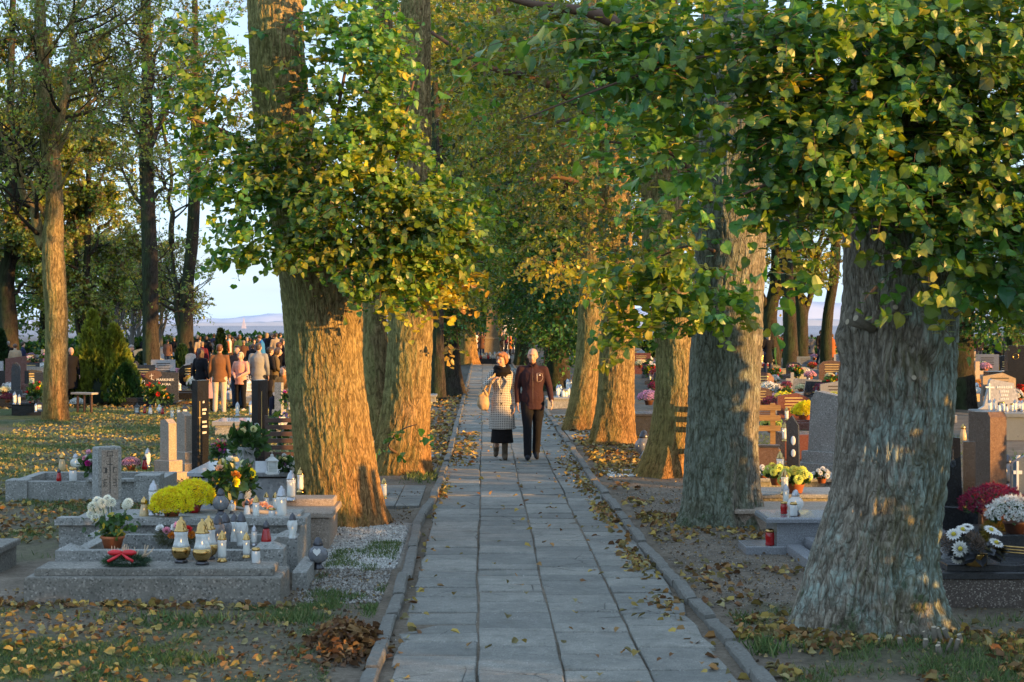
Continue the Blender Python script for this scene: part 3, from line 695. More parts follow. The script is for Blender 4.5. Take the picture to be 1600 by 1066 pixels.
def sprays(S, D, Ln, m, size, mixw, T, droop=.35, hang=.6, yjit=.25, clump=True, twig=.0025):
    """S (N,3) starts, D (N,3) dirs, m leaves each"""
    N = len(S); D = nrm(D); Ln = np.broadcast_to(Ln, (N,))
    t_ = (np.arange(m) + .6) / m
    t_ = np.clip(t_[None] + rng.uniform(-.04, .04, (N, m)), .05, 1)
    P = S[:, None] + D[:, None] * (t_ * Ln[:, None])[..., None]; P[..., 2] -= droop * (t_ ** 2) * Ln[:, None]
    tan = D[:, None] * np.ones((1, m, 1)); tan[..., 2] -= 2 * droop * t_; tan = nrm(tan)
    side = nrm(np.cross(tan, np.array([0, 0, 1.0]))) * np.where(np.arange(m) % 2, 1, -1)[None, :, None]
    d = side * .8 + tan * .5 + rng.normal(0, .45, (N, m, 3)); d[..., 2] -= hang * rng.uniform(.2, 1.3, (N, m))
    nn = np.array([0, 0, 1.0]) * .5 + rng.normal(0, .55, (N, m, 3)) - side * .1
    nn[..., 1] -= .75
    sz = rng.uniform(size[0], size[1], (N, m)) * (1.05 - .35 * t_)
    P = P + nrm(d) * (sz * .25)[..., None]
    V, Fs = scatter(T[0], T[1], P.reshape(-1, 3), frames(d.reshape(-1, 3), nn.reshape(-1, 3)), np.stack([sz * rng.uniform(.82, 1.08, (N, m)), sz * .92, sz * rng.uniform(-.3, 1.5, (N, m))], -1).reshape(-1, 3))
    cs = palette(N, mixw)[:, None] * (1 - yjit * 1.6) + palette(N * m, mixw).reshape(N, m, 3) * yjit * 1.6
    cs = cs * rng.uniform(.75, 1.25, (N, 1, 1)) * rng.uniform(.8, 1.2, (N, m, 1))
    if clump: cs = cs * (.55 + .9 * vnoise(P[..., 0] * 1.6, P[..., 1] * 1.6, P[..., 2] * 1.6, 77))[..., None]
    c = np.repeat(cs.reshape(-1, 3), len(T[0]), 0)
    if len(T[0]) > 8: c = c * np.tile(np.array([1.3,1.15,.8] + [.85,.95,1.0,.95,.8] * 2)[:, None], (N * m, 1))
    # twigs
    tt = np.array([0, .35, .7, 1.0]); Q = S[:, None] + D[:, None] * (tt * Ln[:, None])[..., None]; Q[..., 2] -= droop * tt ** 2 * Ln[:, None]
    rr = twig * np.array([1.2, 1, .7, .35]); o = np.array([(1, 0, 0), (-.5, 0, .87), (-.5, 0, -.87)])
    o2 = np.array([(0, 1, 0), (0, -.5, .87), (0, -.5, -.87)])
    use = (np.abs(D[:, 0]) > np.abs(D[:, 1]))[:, None, None, None]
    W = Q[:, :, None] + np.where(use, o2[None, None], o[None, None]) * rr[None, :, None, None]
    b = (np.arange(N) * 12)[:, None, None]; ii = np.array([[i * 3 + k, i * 3 + (k + 1) % 3, (i + 1) * 3 + (k + 1) % 3, (i + 1) * 3 + k] for i in range(3) for k in range(3)])
    WF = (b + ii[None]).reshape(-1, 4)
    return (V, Fs, c), (W.reshape(-1, 3), [WF], np.full((N * 12, 3), .08))
def blob_starts(b, per, axis_xy=None):
    """b: (px, py, Y, rx_px, rz_px, ry_m, n)"""
    px, py, Y, rx, rz, ry, n = b; n = int(n * per)
    u = nrm(rng.normal(0, 1, (n, 3))) * (rng.random((n, 1)) ** .42)
    c = np.array([wx(px, Y), Y, wz(py, Y)]); sx = rx * Y / F; sz = rz * Y / F
    S = c + u * np.array([sx, ry, sz])
    D = u * np.array([1, .8, .5]) + rng.normal(0, .45, (n, 3)) 
    if axis_xy is not None:
        o = S[:, :2] - np.array(axis_xy); o = nrm(o); D[:, :2] += o * .7
    D[:, 2] = D[:, 2] * .6 + .12
    return S, D
def foliage(blobs, per=1.0, Ln=(.25,.5), m=9, size=(.08,.13), mixw=P_FRONT, T=LEAF_HI, axis=None, droop=.4, hang=.6, twig=.0025):
    A = []; B = []
    for b in blobs:
        mw = b[7] if len(b) > 7 else mixw
        S, D = blob_starts(b[:7], per, axis)
        if len(S) == 0: continue
        l, w_ = sprays(S, D, rng.uniform(Ln[0], Ln[1], len(S)), m, size, mw, T, droop, hang, twig=twig)
        A.append(l); B.append(w_)
    return merge(A), merge(B)
def add_crown(tree, leafparts, twigparts, name='crown'):
    allp = list(leafparts) + list(twigparts or []); V, Fs, c = merge(allp)
    mi = np.concatenate([np.full(sum(len(f) for f in P_[1]), 0 if k < len(leafparts) else 1) for k, P_ in enumerate(allp)])
    return link(name, npmesh(name, V, Fs, [MT['leaf'], MT['twig']], c, False, mi), tree)
def add_limbs(tree, lbs):
    for x in lbs: V, Fs, c = limb_geo(x); link('limb', npmesh('limb', V, Fs, MT['twig'], c, True), tree)
def tree(name, label, cat='tree', group=None): return thing(name, label, cat, (0, 0, 0), 0, group)

# --- big lime, front right
T1 = tree('lime_tree', 'massive lime tree with lichen grey bark and leafy shoots, nearest right of the path')
V, Fs, c = trunk_geo([(2.66,12.14,-.08,.45),(2.73,12.14,.5,.43),(2.84,12.14,1.0,.405),(2.90,12.14,1.6,.395),(2.93,12.14,2.4,.395),(2.95,12.14,3.2,.39),(2.97,12.14,4.2,.38),(3.0,12.14,5.6,.34)],
    300, 420, .36, .24, 5, .024, 1, 1.4, knots=((-1.35,2.15,.12,.06),(-1.2,2.0,.10,.04),(-2.9,2.05,.12,.07),(-1.9,1.75,.2,.03)))
link('trunk', npmesh('trunk', V, Fs, MT['bark_lichen'], c, True), T1)
lb = [((2.97,12.1,4.6,.16),(2.2,11.7,5.1,.10),(1.2,11.4,5.3,.06)), ((3.0,12.0,4.4,.15),(3.9,11.6,5.0,.10),(5,11.4,5.3,.06)), ((2.95,11.9,3.6,.03),(2.5,11.5,3.95,.02),(1.6,11.4,3.95,.012),(.9,11.4,3.75,.008),(.25,11.4,3.5,.005)),
      ((3.0,11.8,2.9,.025),(3.15,11.45,3.0,.018),(3.6,11.3,3.2,.01)), ((3.0,11.8,2.7,.02),(2.95,11.5,2.9,.015),(2.9,11.4,3.4,.01)), ((2.6,11.9,3.2,.025),(2.2,11.5,3.2,.016),(1.7,11.3,3.0,.008))]
add_limbs(T1, lb)
B1 = [(1330,60,11.6,190,90,.6,150),(1230,60,11.6,90,80,.5,46),(1060,60,11.6,70,50,.4,24),(1500,70,11.6,150,110,.6,150),(1400,190,11.5,170,90,.45,165),(1250,200,11.5,110,90,.4,105),(1560,230,11.5,90,110,.5,110),
      (1060,130,11.6,60,50,.4,22),(1020,90,11.7,110,60,.4,55),(1400,290,11.45,120,60,.3,75),(1290,290,11.5,90,50,.3,42),(1510,330,11.5,90,70,.35,66),(1580,400,11.5,50,60,.3,26),(1440,410,11.4,50,45,.2,13),
      (1220,340,11.5,40,60,.2,12),(1060,240,11.8,40,50,.3,8),(1230,440,11.5,20,40,.1,3),(1040,20,11.8,80,40,.4,26),(930,40,12,90,30,.4,20),(1545,440,11.5,50,40,.25,24),(1590,480,11.5,20,30,.15,6),(1590,330,11.5,50,60,.3,30),(1430,480,11.4,22,14,.12,3),(1060,190,11.7,50,30,.3,9),(1600,40,11.8,90,90,.6,70)]
L1a, W1a = foliage(B1, 1.3, (.22,.42), 9, (.06,.108), P_FRONT, LEAF_HI, (2.95,12.14))
# single hanging sprays that reach out over the path
S = np.array([(wx(900,11.4),11.4,wz(60,11.4)),(wx(850,11.4),11.4,wz(50,11.4)),(wx(800,11.4),11.4,wz(60,11.4)),(wx(905,11.5),11.5,wz(130,11.5)),(wx(960,11.5),11.5,wz(130,11.5)),(wx(1010,11.4),11.4,wz(200,11.4)),(wx(980,11.4),11.4,wz(230,11.4)),(wx(1240,11.3),11.3,wz(430,11.3)),(wx(1260,11.3),11.3,wz(330,11.3)),
              (wx(1000,11.5),11.5,wz(280,11.5)),(wx(1080,11.4),11.4,wz(260,11.4)),(wx(1180,11.4),11.4,wz(300,11.4)),(wx(760,11.4),11.4,wz(90,11.4))])
D = np.array([(-1,0,-.1),(-1,0,-.25),(-1,.1,-.2),(-.8,0,-.5),(-1,0,-.2),(-.9,0,-.2),(-.9,0,-.1),(-.3,0,-1),(-.2,0,-1),(-1,0,-.1),(-.8,0,-.3),(-.6,0,-.7),(-.8,0,-.45)], float)
l, w_ = sprays(S, D, np.full(len(S), .42), 6, (.10,.135), P_FRONT, LEAF_HI, .3, .7)
add_crown(T1, [L1a, l], [W1a, w_])
# cut shoots at the foot and on the trunk
mb = MB()
rs = random.Random(4)
cuts = [(wx(px_, 11.55 - k_), 11.55 - k_, l_, (rs.uniform(-.5,.4), -.25, 1)) for px_, k_, l_ in
        [(1418,0,.16),(1455,.12,.12),(1462,.05,.13),(1475,.05,.13),(1487,.0,.12),(1408,.2,.08),(1476,.25,.09),(1460,.3,.07),(1490,.25,.08),(1505,.1,.09),(1445,.25,.08),(1470,.4,.07),(1380,.15,.07)]]
for x, y, l0, d in cuts:
    mb = MB(); d = Vector(d).normalized(); p = Vector((x, y, -.02)); q = p + d * (l0 + .04); rr = rs.uniform(.008, .019)
    mb.tube([p, p.lerp(q, .5), q], [rr * 1.25, rr * 1.05, rr], 7, 0); mb.lathe([(0, 0), (rr * .93, .0015), (0, .0035)], (0,0,0), 8, 1, False, Matrix.Translation(q) @ d.to_track_quat('Z', 'Y').to_matrix().to_4x4()); mb.build('cut_shoot', [MT['shoot'], MT['cutwood']], T1)
for px_, py_, yy, d, l0, rr in [(1337,497,11.75,(-.9,-.6,.5),.10,.026),(1324,503,11.75,(-1,-.5,.25),.13,.022),(1399,480,11.7,(-.1,-1,.35),.07,.02),(1408,497,11.7,(.2,-1,0),.06,.018),(1395,468,11.7,(-.2,-.8,.7),.08,.018),(1412,462,11.72,(.2,-.5,1),.12,.014),(1409,448,11.72,(0,-.4,1),.1,.012),(1428,590,11.72,(.1,-1,.5),.07,.02)]:
    d = Vector(d).normalized(); p = Vector((wx(px_, yy), yy, wz(py_, yy))); mb = MB(); p0 = p - d * (l0 + .08)
    mb.tube([p0, p0.lerp(p, .5), p], [rr * 1.25, rr * 1.05, rr], 9, 0); mb.lathe([(0, 0), (rr * .9, .001), (0, .003)], (0,0,0), 10, 1, False, Matrix.Translation(p) @ d.to_track_quat('Z', 'Y').to_matrix().to_4x4()); mb.build('cut_shoot', [MT['shoot'], MT['cutwood']], T1)

# --- second right
T2 = tree('lime_tree', 'tall straight lime tree with mossy grey foot, second on the right of the path')
V, Fs, c = trunk_geo([(2.52,18.25,-.08,.40),(2.52,18.25,.6,.385),(2.54,18.25,1.4,.37),(2.58,18.25,2.4,.36),(2.62,18.25,3.4,.37),(2.64,18.25,4.4,.35),(2.62,18.25,6.2,.31)], 200, 340, .34, .24, 7, .020, 2, 1.45, knots=((-1.6,3.2,.3,.05),(-2.3,2.9,.25,.03)))
link('trunk', npmesh('trunk', V, Fs, MT['bark_grey'], c, True), T2)
lb = [((2.45,18.0,2.9,.02),(2.1,17.5,2.95,.012),(1.7,17.2,2.8,.008),(1.2,17.1,2.6,.005)), ((2.4,18,3.4,.03),(1.9,17.6,3.9,.02),(1.2,17.4,4.0,.01)), ((2.3,18,2.6,.02),(2.0,17.6,2.6,.012),(1.6,17.4,2.35,.006))]
add_limbs(T2, lb)
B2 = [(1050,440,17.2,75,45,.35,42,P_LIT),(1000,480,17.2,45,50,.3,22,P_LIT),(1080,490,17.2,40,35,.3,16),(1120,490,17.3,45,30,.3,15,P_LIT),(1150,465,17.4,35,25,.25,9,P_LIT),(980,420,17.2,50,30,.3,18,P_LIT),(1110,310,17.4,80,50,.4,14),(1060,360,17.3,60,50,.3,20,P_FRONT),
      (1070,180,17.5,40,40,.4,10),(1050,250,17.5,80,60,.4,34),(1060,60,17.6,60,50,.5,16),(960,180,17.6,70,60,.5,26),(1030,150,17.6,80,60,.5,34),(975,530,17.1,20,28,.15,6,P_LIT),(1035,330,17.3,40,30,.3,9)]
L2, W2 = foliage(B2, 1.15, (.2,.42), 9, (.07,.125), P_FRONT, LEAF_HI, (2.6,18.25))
add_crown(T2, [L2], [W2])

# --- third right (leaning, forked)
T3 = tree('lime_tree', 'leaning forked lime tree whose foot carries the shadow of the bench')
V, Fs, c = trunk_geo([(2.56,24.1,-.08,.34),(2.66,24.1,.6,.32),(2.72,24.1,1.3,.31),(2.66,24.1,2.2,.29),(2.50,24.1,3.1,.28),(2.50,24.1,4.2,.27),(2.52,24.1,5.6,.24),(2.5,24.1,7.2,.2)], 150, 300, .30, .3, 6, .020, 3, 1.3)
V2, F2, c2 = trunk_geo([(2.45,24.0,3.0,.12),(2.35,24.0,3.6,.13),(2.3,24.0,4.4,.12),(2.4,24.0,5.6,.1),(2.2,24,7,.08)], 50, 120, 0, .3, 6, .015, 4, 1.2, False)
V3, F3, c3 = trunk_geo([(2.6,24.2,3.6,.14),(2.85,24.2,4.4,.13),(3.2,24.2,5.6,.11),(3.4,24.2,7,.08)], 50, 120, 0, .3, 6, .015, 5, 1.2, False)
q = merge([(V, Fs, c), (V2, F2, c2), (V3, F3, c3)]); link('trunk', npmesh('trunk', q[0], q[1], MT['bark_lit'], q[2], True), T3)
B3 = [(1010,400,23.3,70,60,.6,40,P_YEL),(1090,380,24.8,50,90,.8,50,P_GOLD),(1150,250,25,70,90,.9,55,P_YEL),(985,240,23.6,60,70,.8,34,P_YEL),(930,120,23.6,110,90,1.0,110,P_YEL),(1060,90,24,110,90,1.0,50,P_YEL),(860,60,24,90,70,1,70,P_YEL),(1240,130,25,90,120,1,60,P_YEL),(1240,380,25,50,90,.6,16,P_GOLD)]
L3, W3 = foliage(B3, 1.1, (.25,.5), 10, (.07,.12), P_YEL, LEAF_MID, (2.6,24.1))
add_crown(T3, [L3], [W3])
add_limbs(T3, [((2.4,24,6.0,.11),(1.5,23.6,6.4,.08),(.6,23.4,6.5,.05),(-.5,23.3,6.9,.03)), ((2.4,24,4.6,.07),(1.7,23.7,5.0,.05),(1.0,23.5,4.9,.025))])
# --- fourth right
T4 = tree('lime_tree', 'lime tree with glowing orange flared foot, fourth on the right of the path')
V, Fs, c = trunk_geo([(2.32,30.5,-.08,.36),(2.32,30.5,.6,.33),(2.36,30.5,1.4,.31),(2.38,30.5,2.4,.30),(2.34,30.5,3.6,.29),(2.3,30.5,5,.27),(2.2,30.5,8,.2)], 130, 300, .38, .32, 6, .022, 6, 1.25)
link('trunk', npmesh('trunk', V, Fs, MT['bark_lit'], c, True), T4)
B4 = [(900,430,29.5,60,35,.6,40,P_GOLD),(850,415,29.5,45,14,.4,9,P_GOLD),(960,440,29.4,50,40,.6,30,P_GOLD),(960,340,29.5,70,60,.8,60,P_YEL),(880,300,29.5,80,60,1,80,P_YEL),(1020,380,29.8,40,60,.8,30,P_GOLD),(850,180,30,110,90,1.2,170,P_YEL),(960,180,30,90,90,1.2,110,P_YEL),(780,80,30,100,90,1.2,130,P_YEL),(900,60,30,120,80,1.2,140,P_YEL)]
L4, W4 = foliage(B4, 1.05, (.3,.6), 11, (.07,.115), P_YEL, LEAF_MID, (2.3,30.5))
add_crown(T4, [L4], [W4])
add_limbs(T4, [((2.2,30.4,5.6,.12),(1.2,30,6.3,.09),(.0,29.6,6.6,.05),(-1,29.4,7.2,.03)), ((2.2,30.4,4.2,.08),(1.4,30,4.7,.05),(.6,29.6,4.6,.02))])
T5 = tree('lime_tree', 'slim shaded lime tree just behind the orange lit one right of the path')
V, Fs, c = trunk_geo([(1.98,35.2,-.08,.34),(2.06,35.2,.7,.29),(2.16,35.2,1.5,.27),(2.22,35.2,2.6,.27),(2.24,35.2,4,.26),(2.2,35.2,6,.22),(2.2,35.2,9,.16)], 90, 220, .3, .35, 5, .022, 8, 1.0)
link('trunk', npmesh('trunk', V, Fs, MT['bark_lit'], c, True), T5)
B5 = [(830,240,34,90,90,1.4,150,P_YEL),(760,160,34.5,80,120,1.4,170,P_YEL),(870,370,34,60,40,1,50,P_YEL),(930,280,35,90,80,1.4,90,P_YEL)]
L5, W5 = foliage(B5, 1.0, (.3,.6), 11, (.08,.12), P_YEL, LEAF_MID, (2.2,35.2))
add_crown(T5, [L5], [W5])

# --- left row
A1 = tree('lime_tree', 'thick sunlit lime tree wrapped in leafy green shoots, nearest left of the path')
V, Fs, c = trunk_geo([(-1.49,18.25,-.08,.45),(-1.52,18.25,.35,.42),(-1.60,18.25,1.0,.405),(-1.66,18.25,1.7,.405),(-1.71,18.25,2.5,.415),(-1.95,18.25,3.5,.36),(-2.12,18.25,4.4,.31),(-2.2,18.25,5.6,.29),(-2.2,18.25,6.6,.27)], 260, 400, .30, .20, 5, .020, 11, 1.5, knots=((-1.0,1.95,.12,.03),))
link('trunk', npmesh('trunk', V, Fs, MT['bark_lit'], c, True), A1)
lb = [((-2.0,18,3.7,.03),(-2.6,17.6,4.1,.02),(-3.2,17.4,4.3,.01)), ((-1.6,17.9,3.2,.03),(-1.0,17.5,3.6,.02),(-.7,17.4,4.6,.012)), ((-1.5,17.9,2.9,.025),(-.9,17.4,3.0,.015),(-.4,17.3,2.7,.008)), ((-1.9,17.9,3.0,.02),(-2.3,17.5,3.0,.012),(-2.5,17.4,2.8,.006)), ((-1.7,17.9,3.6,.03),(-1.5,17.5,4.2,.02),(-1.3,17.4,5.2,.012))]
add_limbs(A1, lb)
BA = [(330,60,17.6,70,50,.4,26,P_FRONT),(330,140,17.6,65,40,.4,38,P_FRONT),(320,210,17.6,45,40,.3,20,P_FRONT),(370,260,17.5,70,60,.4,62,P_FRONT),(420,300,17.4,70,60,.35,70,P_FRONT),(400,370,17.4,55,40,.3,36,P_LIT),(380,405,17.4,30,14,.2,8,P_FRONT),
      (500,250,17.3,70,80,.35,95,P_LIT),(560,330,17.2,90,80,.4,150,P_LIT),(640,370,17.2,85,70,.4,130,P_LIT),(560,120,17.5,75,80,.45,100,P_FRONT),(530,30,17.6,60,50,.4,50,P_FRONT),(585,220,17.4,60,70,.45,72,P_LIT),(480,380,17.2,60,35,.25,38,P_LIT),
      (650,430,17.2,60,40,.3,46,P_LIT),(600,455,17.1,45,30,.25,26,P_LIT),(700,360,17.2,40,50,.3,34,P_LIT),(560,420,17.1,60,25,.25,30,P_LIT),(655,300,17.3,50,40,.3,36,P_LIT),(430,210,17.5,45,24,.2,14,P_LIT),(700,450,17.2,30,35,.2,10,P_GOLD),(590,50,17.8,40,60,.5,26,P_FRONT),(480,130,17.9,25,60,.3,14,P_FRONT),(690,480,17.2,20,24,.2,5,P_GOLD)]
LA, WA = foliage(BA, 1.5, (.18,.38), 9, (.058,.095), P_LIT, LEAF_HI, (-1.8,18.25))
S = np.array([(wx(430,17.3),17.3,wz(400,17.3)),(wx(300,17.5),17.5,wz(110,17.5)),(wx(700,17.2),17.2,wz(310,17.2)),(wx(305,17.5),17.5,wz(170,17.5))]); D = np.array([(-1,0,-.05),(-1,0,.1),(1,0,-.1),(-1,0,-.1)], float)
l, w_ = sprays(S, D, np.full(len(S), .5), 7, (.09,.12), P_FRONT, LEAF_HI, .12, .4)
add_crown(A1, [LA, l], [WA, w_])
A2 = tree('lime_tree', 'ridged sunlit lime tree with leafy shoot low on its trunk, second on the left')
V, Fs, c = trunk_geo([(-1.16,24.4,-.08,.37),(-1.14,24.4,.5,.345),(-1.08,24.4,1.1,.325),(-1.04,24.4,1.9,.32),(-1.02,24.4,3.0,.29),(-.98,24.4,4.4,.24),(-.96,24.4,5.6,.225),(-.95,24.4,7.2,.2)], 170, 340, .30, .4, 5, .024, 13, 1.15)
V2, F2, c2 = trunk_geo([(-1.45,24.7,.5,.2),(-1.55,24.9,1.5,.2),(-1.6,25,2.8,.19),(-1.5,25,4.5,.17),(-1.45,25,7,.14)], 70, 200, 0, .3, 6, .02, 14, 1.1, False)
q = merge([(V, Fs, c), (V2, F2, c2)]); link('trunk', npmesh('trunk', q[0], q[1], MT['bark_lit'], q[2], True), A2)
BB = [(645,698,23.4,30,22,.2,4,P_FRONT),(620,690,23.4,18,14,.2,2,P_FRONT),(700,430,23.8,50,50,.5,30,P_YEL),(722,470,23.8,16,30,.4,5,P_GOLD),(700,540,23.8,12,10,.2,2,P_GOLD),(735,320,24,50,80,.8,40,P_LIT),(720,140,24.8,40,120,.7,40,P_LIT),(740,40,24.5,60,80,.9,50,P_YEL),(590,40,24.8,80,80,.8,50,P_FRONT)]
LB, WB = foliage(BB, 1.1, (.2,.42), 9, (.07,.12), P_LIT, LEAF_MID, (-1.0,24.4))
lb = [((-1.2,24.1,.35,.02),(-1.3,23.7,.5,.012),(-1.05,23.4,.75,.008),(-.9,23.3,.8,.005)), ((-1.0,24.1,2.8,.04),(-.5,23.8,3.1,.02),(0,23.7,3.0,.01))]
add_limbs(A2, lb)
add_crown(A2, [LB], [WB])

# --- further avenue trees
def av_tree(label, px, Y, r, lean, blobs, per, mat, seed, size=(.10,.16), m=12, Ln=(.4,.8), flare=.3, mw=P_YEL, top=9, T=LEAF_LO, name='lime_tree', group=None):
    t_ = tree(name, label, group=group); x = wx(px, Y)
    V, Fs, c = trunk_geo([(x, Y, -.1, r * 1.05), (x + lean * .1, Y, 1, r * .95), (x + lean * .3, Y, 3, r * .85), (x + lean * .6, Y, 6, r * .7), (x + lean, Y, top, r * .45)], 48, 130, flare, .4, 5, .03, seed, .8)
    parts = [(V, Fs, c)]; rg = random.Random(seed)
    for k in range(6):
        z = rg.uniform(3, top - .5); a = rg.uniform(0, 2 * PI); f = z / top
        p = (x + lean * f, Y, z); q_ = (p[0] + math.cos(a) * 1.2, Y + math.sin(a) * 1.2, z + 1.0); q2 = (p[0] + math.cos(a) * 2.6, Y + math.sin(a) * 2.6, z + 1.7)
        parts.append(limb_geo([(*p, r * .35), (*q_, r * .25), (*q2, r * .1)], 7, 8))
    q = merge(parts); link('trunk', npmesh('trunk', q[0], q[1], mat, q[2], True), t_)
    L_1, W_1 = foliage(blobs, per * (2.1 if 640 < px < 1000 else 1.3), Ln, m, size, mw, T, (x, Y), twig=.004)
    add_crown(t_, [L_1], [W_1])
    return t_
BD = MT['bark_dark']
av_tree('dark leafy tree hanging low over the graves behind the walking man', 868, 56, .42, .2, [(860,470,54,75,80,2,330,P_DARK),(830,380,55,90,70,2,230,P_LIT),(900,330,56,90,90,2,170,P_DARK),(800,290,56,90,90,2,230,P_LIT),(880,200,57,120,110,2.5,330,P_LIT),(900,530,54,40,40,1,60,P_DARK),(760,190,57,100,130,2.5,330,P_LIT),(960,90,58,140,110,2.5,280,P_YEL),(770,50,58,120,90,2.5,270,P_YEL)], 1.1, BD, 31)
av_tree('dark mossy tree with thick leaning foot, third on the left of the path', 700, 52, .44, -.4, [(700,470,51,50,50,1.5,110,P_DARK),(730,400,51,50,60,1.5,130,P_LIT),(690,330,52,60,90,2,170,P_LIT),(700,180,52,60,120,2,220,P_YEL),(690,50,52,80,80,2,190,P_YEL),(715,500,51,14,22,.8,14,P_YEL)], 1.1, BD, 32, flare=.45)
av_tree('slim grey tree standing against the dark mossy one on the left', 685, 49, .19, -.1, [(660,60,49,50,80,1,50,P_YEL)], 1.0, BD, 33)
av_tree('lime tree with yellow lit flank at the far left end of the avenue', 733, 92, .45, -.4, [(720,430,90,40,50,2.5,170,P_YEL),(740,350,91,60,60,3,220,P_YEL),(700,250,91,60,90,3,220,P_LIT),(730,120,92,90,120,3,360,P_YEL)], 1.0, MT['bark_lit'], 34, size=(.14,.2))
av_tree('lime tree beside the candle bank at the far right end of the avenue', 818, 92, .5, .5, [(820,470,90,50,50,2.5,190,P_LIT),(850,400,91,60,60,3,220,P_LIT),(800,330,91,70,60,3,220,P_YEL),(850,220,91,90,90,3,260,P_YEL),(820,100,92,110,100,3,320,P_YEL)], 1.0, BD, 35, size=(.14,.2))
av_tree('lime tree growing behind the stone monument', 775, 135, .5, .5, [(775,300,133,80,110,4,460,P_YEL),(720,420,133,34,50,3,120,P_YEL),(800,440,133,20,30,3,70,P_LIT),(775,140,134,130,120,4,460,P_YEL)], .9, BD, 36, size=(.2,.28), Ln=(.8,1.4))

# --- branching trees in the side fields
def field_tree(label, px, Y, trunkpts, limbs, seed, mat, mw, leafn=1.0, size=(.08,.12), m=7, depth=3, twigr=.02, T=LEAF_LO, na=48, nz=140, name='field_tree', flare=.25, group=None, cat='tree', ktrunk=0):
    """trunkpts: (px,py,r) ; limbs: (start px,py, end px,py, r)"""
    t_ = tree(name, label, cat, group); rg = random.Random(seed)
    P = [(wx(a, Y), Y, wz(b, Y), r) for a, b, r in trunkpts]
    V, Fs, c = trunk_geo(P, na, nz, flare, .35, 5, .02, seed, .9); parts = [(V, Fs, c)]; out = []; tips = []
    for (a, b, e, f, r, *yy) in limbs:
        dy = yy[0] if yy else 0
        p0 = Vector((wx(a, Y), Y, wz(b, Y))); p1 = Vector((wx(e, Y), Y + dy, wz(f, Y)))
        n = 6; pts = []; rr = []
        for i in range(n + 1):
            s = i / n; q = p0.lerp(p1, s); q += Vector((rg.gauss(0, .03), rg.gauss(0, .03), rg.gauss(0, .03))) * (p1 - p0).length * (0 if i == 0 else 1)
            pts.append(q); rr.append(r * (1 - .6 * s))
        parts.append(limb_geo([(*q, w_) for q, w_ in zip(pts, rr)], 9, 16))
        L0 = (p1 - p0).length
        for k in range(int(3 + L0 * 1.2)):
            s = rg.uniform(.2, 1); i = min(int(s * n), n - 1); q = pts[i].lerp(pts[i + 1], s * n - i); dd = (p1 - p0).normalized()
            ax = Vector((rg.gauss(0, 1), rg.gauss(0, 1), rg.gauss(0, .7))); ax = (ax - dd * ax.dot(dd)).normalized()
            grow(q, (dd * .5 + ax).normalized(), rg.uniform(.9, 1.7) * (1.25 - .5 * s), rr[i] * .42, depth - 1, rg, out, tips)
    q = merge(parts); link('trunk', npmesh('trunk', q[0], q[1], mat, q[2], True), t_)
    mb = MB()
    for pts, rr, d in out: mb.tube(pts, [max(x, .004 * Y / 40) for x in rr], 5 if d > 0 else 3)
    if mb.v: mb.build('branches', MT['limb'], t_)
    if tips and leafn > 0:
        reps = max(1, int(round(leafn)))
        S = np.array([tuple(p) for p, d in tips for _ in range(reps)]); D = np.array([tuple(d) for p, d in tips for _ in range(reps)]) + rng.normal(0, .6, (len(S), 3))
        if leafn < 1: k = rng.random(len(S)) < leafn; S, D = S[k], D[k]
        l, w_ = sprays(S, D, rng.uniform(.3, .6, len(S)), m, size, mw, T, .3, .5, twig=.003 * Y / 40)
        add_crown(t_, [l], [w_])
    return t_
field_tree('slender orange lit tree forking above the left lawn', 85, 37.9, [(86,668,.27),(87,600,.25),(88,500,.245),(84,420,.25),(83,370,.24),(85,310,.18),(80,250,.20),(74,180,.2),(66,100,.16),(62,0,.12),(60,-90,.08)],
    [(70,385,28,270,.14),(28,270,-10,190,.10),(30,275,0,130,.06,.5),(72,340,30,240,.05,-.5),(85,220,110,100,.13),(110,100,130,-20,.10),(78,200,62,60,.06),(66,100,140,20,.05,-.6),(90,240,170,60,.05,.8),(84,300,150,230,.035,-.8),(60,60,-10,60,.05),(85,280,20,200,.04,-1),(100,150,230,120,.05,-1),(110,100,260,10,.05,-1.5)],
    71, MT['bark_lit'], P_AUT, 1.1, (.08,.12), 8, 3, na=110, nz=260, flare=.35)
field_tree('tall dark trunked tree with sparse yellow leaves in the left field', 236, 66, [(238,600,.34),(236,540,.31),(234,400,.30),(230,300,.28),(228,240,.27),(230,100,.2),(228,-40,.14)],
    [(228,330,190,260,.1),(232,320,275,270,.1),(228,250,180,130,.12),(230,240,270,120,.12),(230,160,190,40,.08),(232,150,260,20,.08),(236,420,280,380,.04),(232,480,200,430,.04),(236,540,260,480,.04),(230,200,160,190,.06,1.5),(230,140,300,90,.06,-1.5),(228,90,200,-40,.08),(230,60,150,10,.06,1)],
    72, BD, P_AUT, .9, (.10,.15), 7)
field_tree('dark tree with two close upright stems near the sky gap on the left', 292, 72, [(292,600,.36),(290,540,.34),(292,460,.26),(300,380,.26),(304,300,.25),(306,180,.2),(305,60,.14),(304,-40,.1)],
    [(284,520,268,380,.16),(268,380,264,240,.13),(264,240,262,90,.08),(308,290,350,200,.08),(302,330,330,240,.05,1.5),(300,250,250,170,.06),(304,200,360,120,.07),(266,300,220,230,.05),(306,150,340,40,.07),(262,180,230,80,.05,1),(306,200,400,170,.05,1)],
    73, BD, P_AUT, 1.2, (.10,.15), 7)
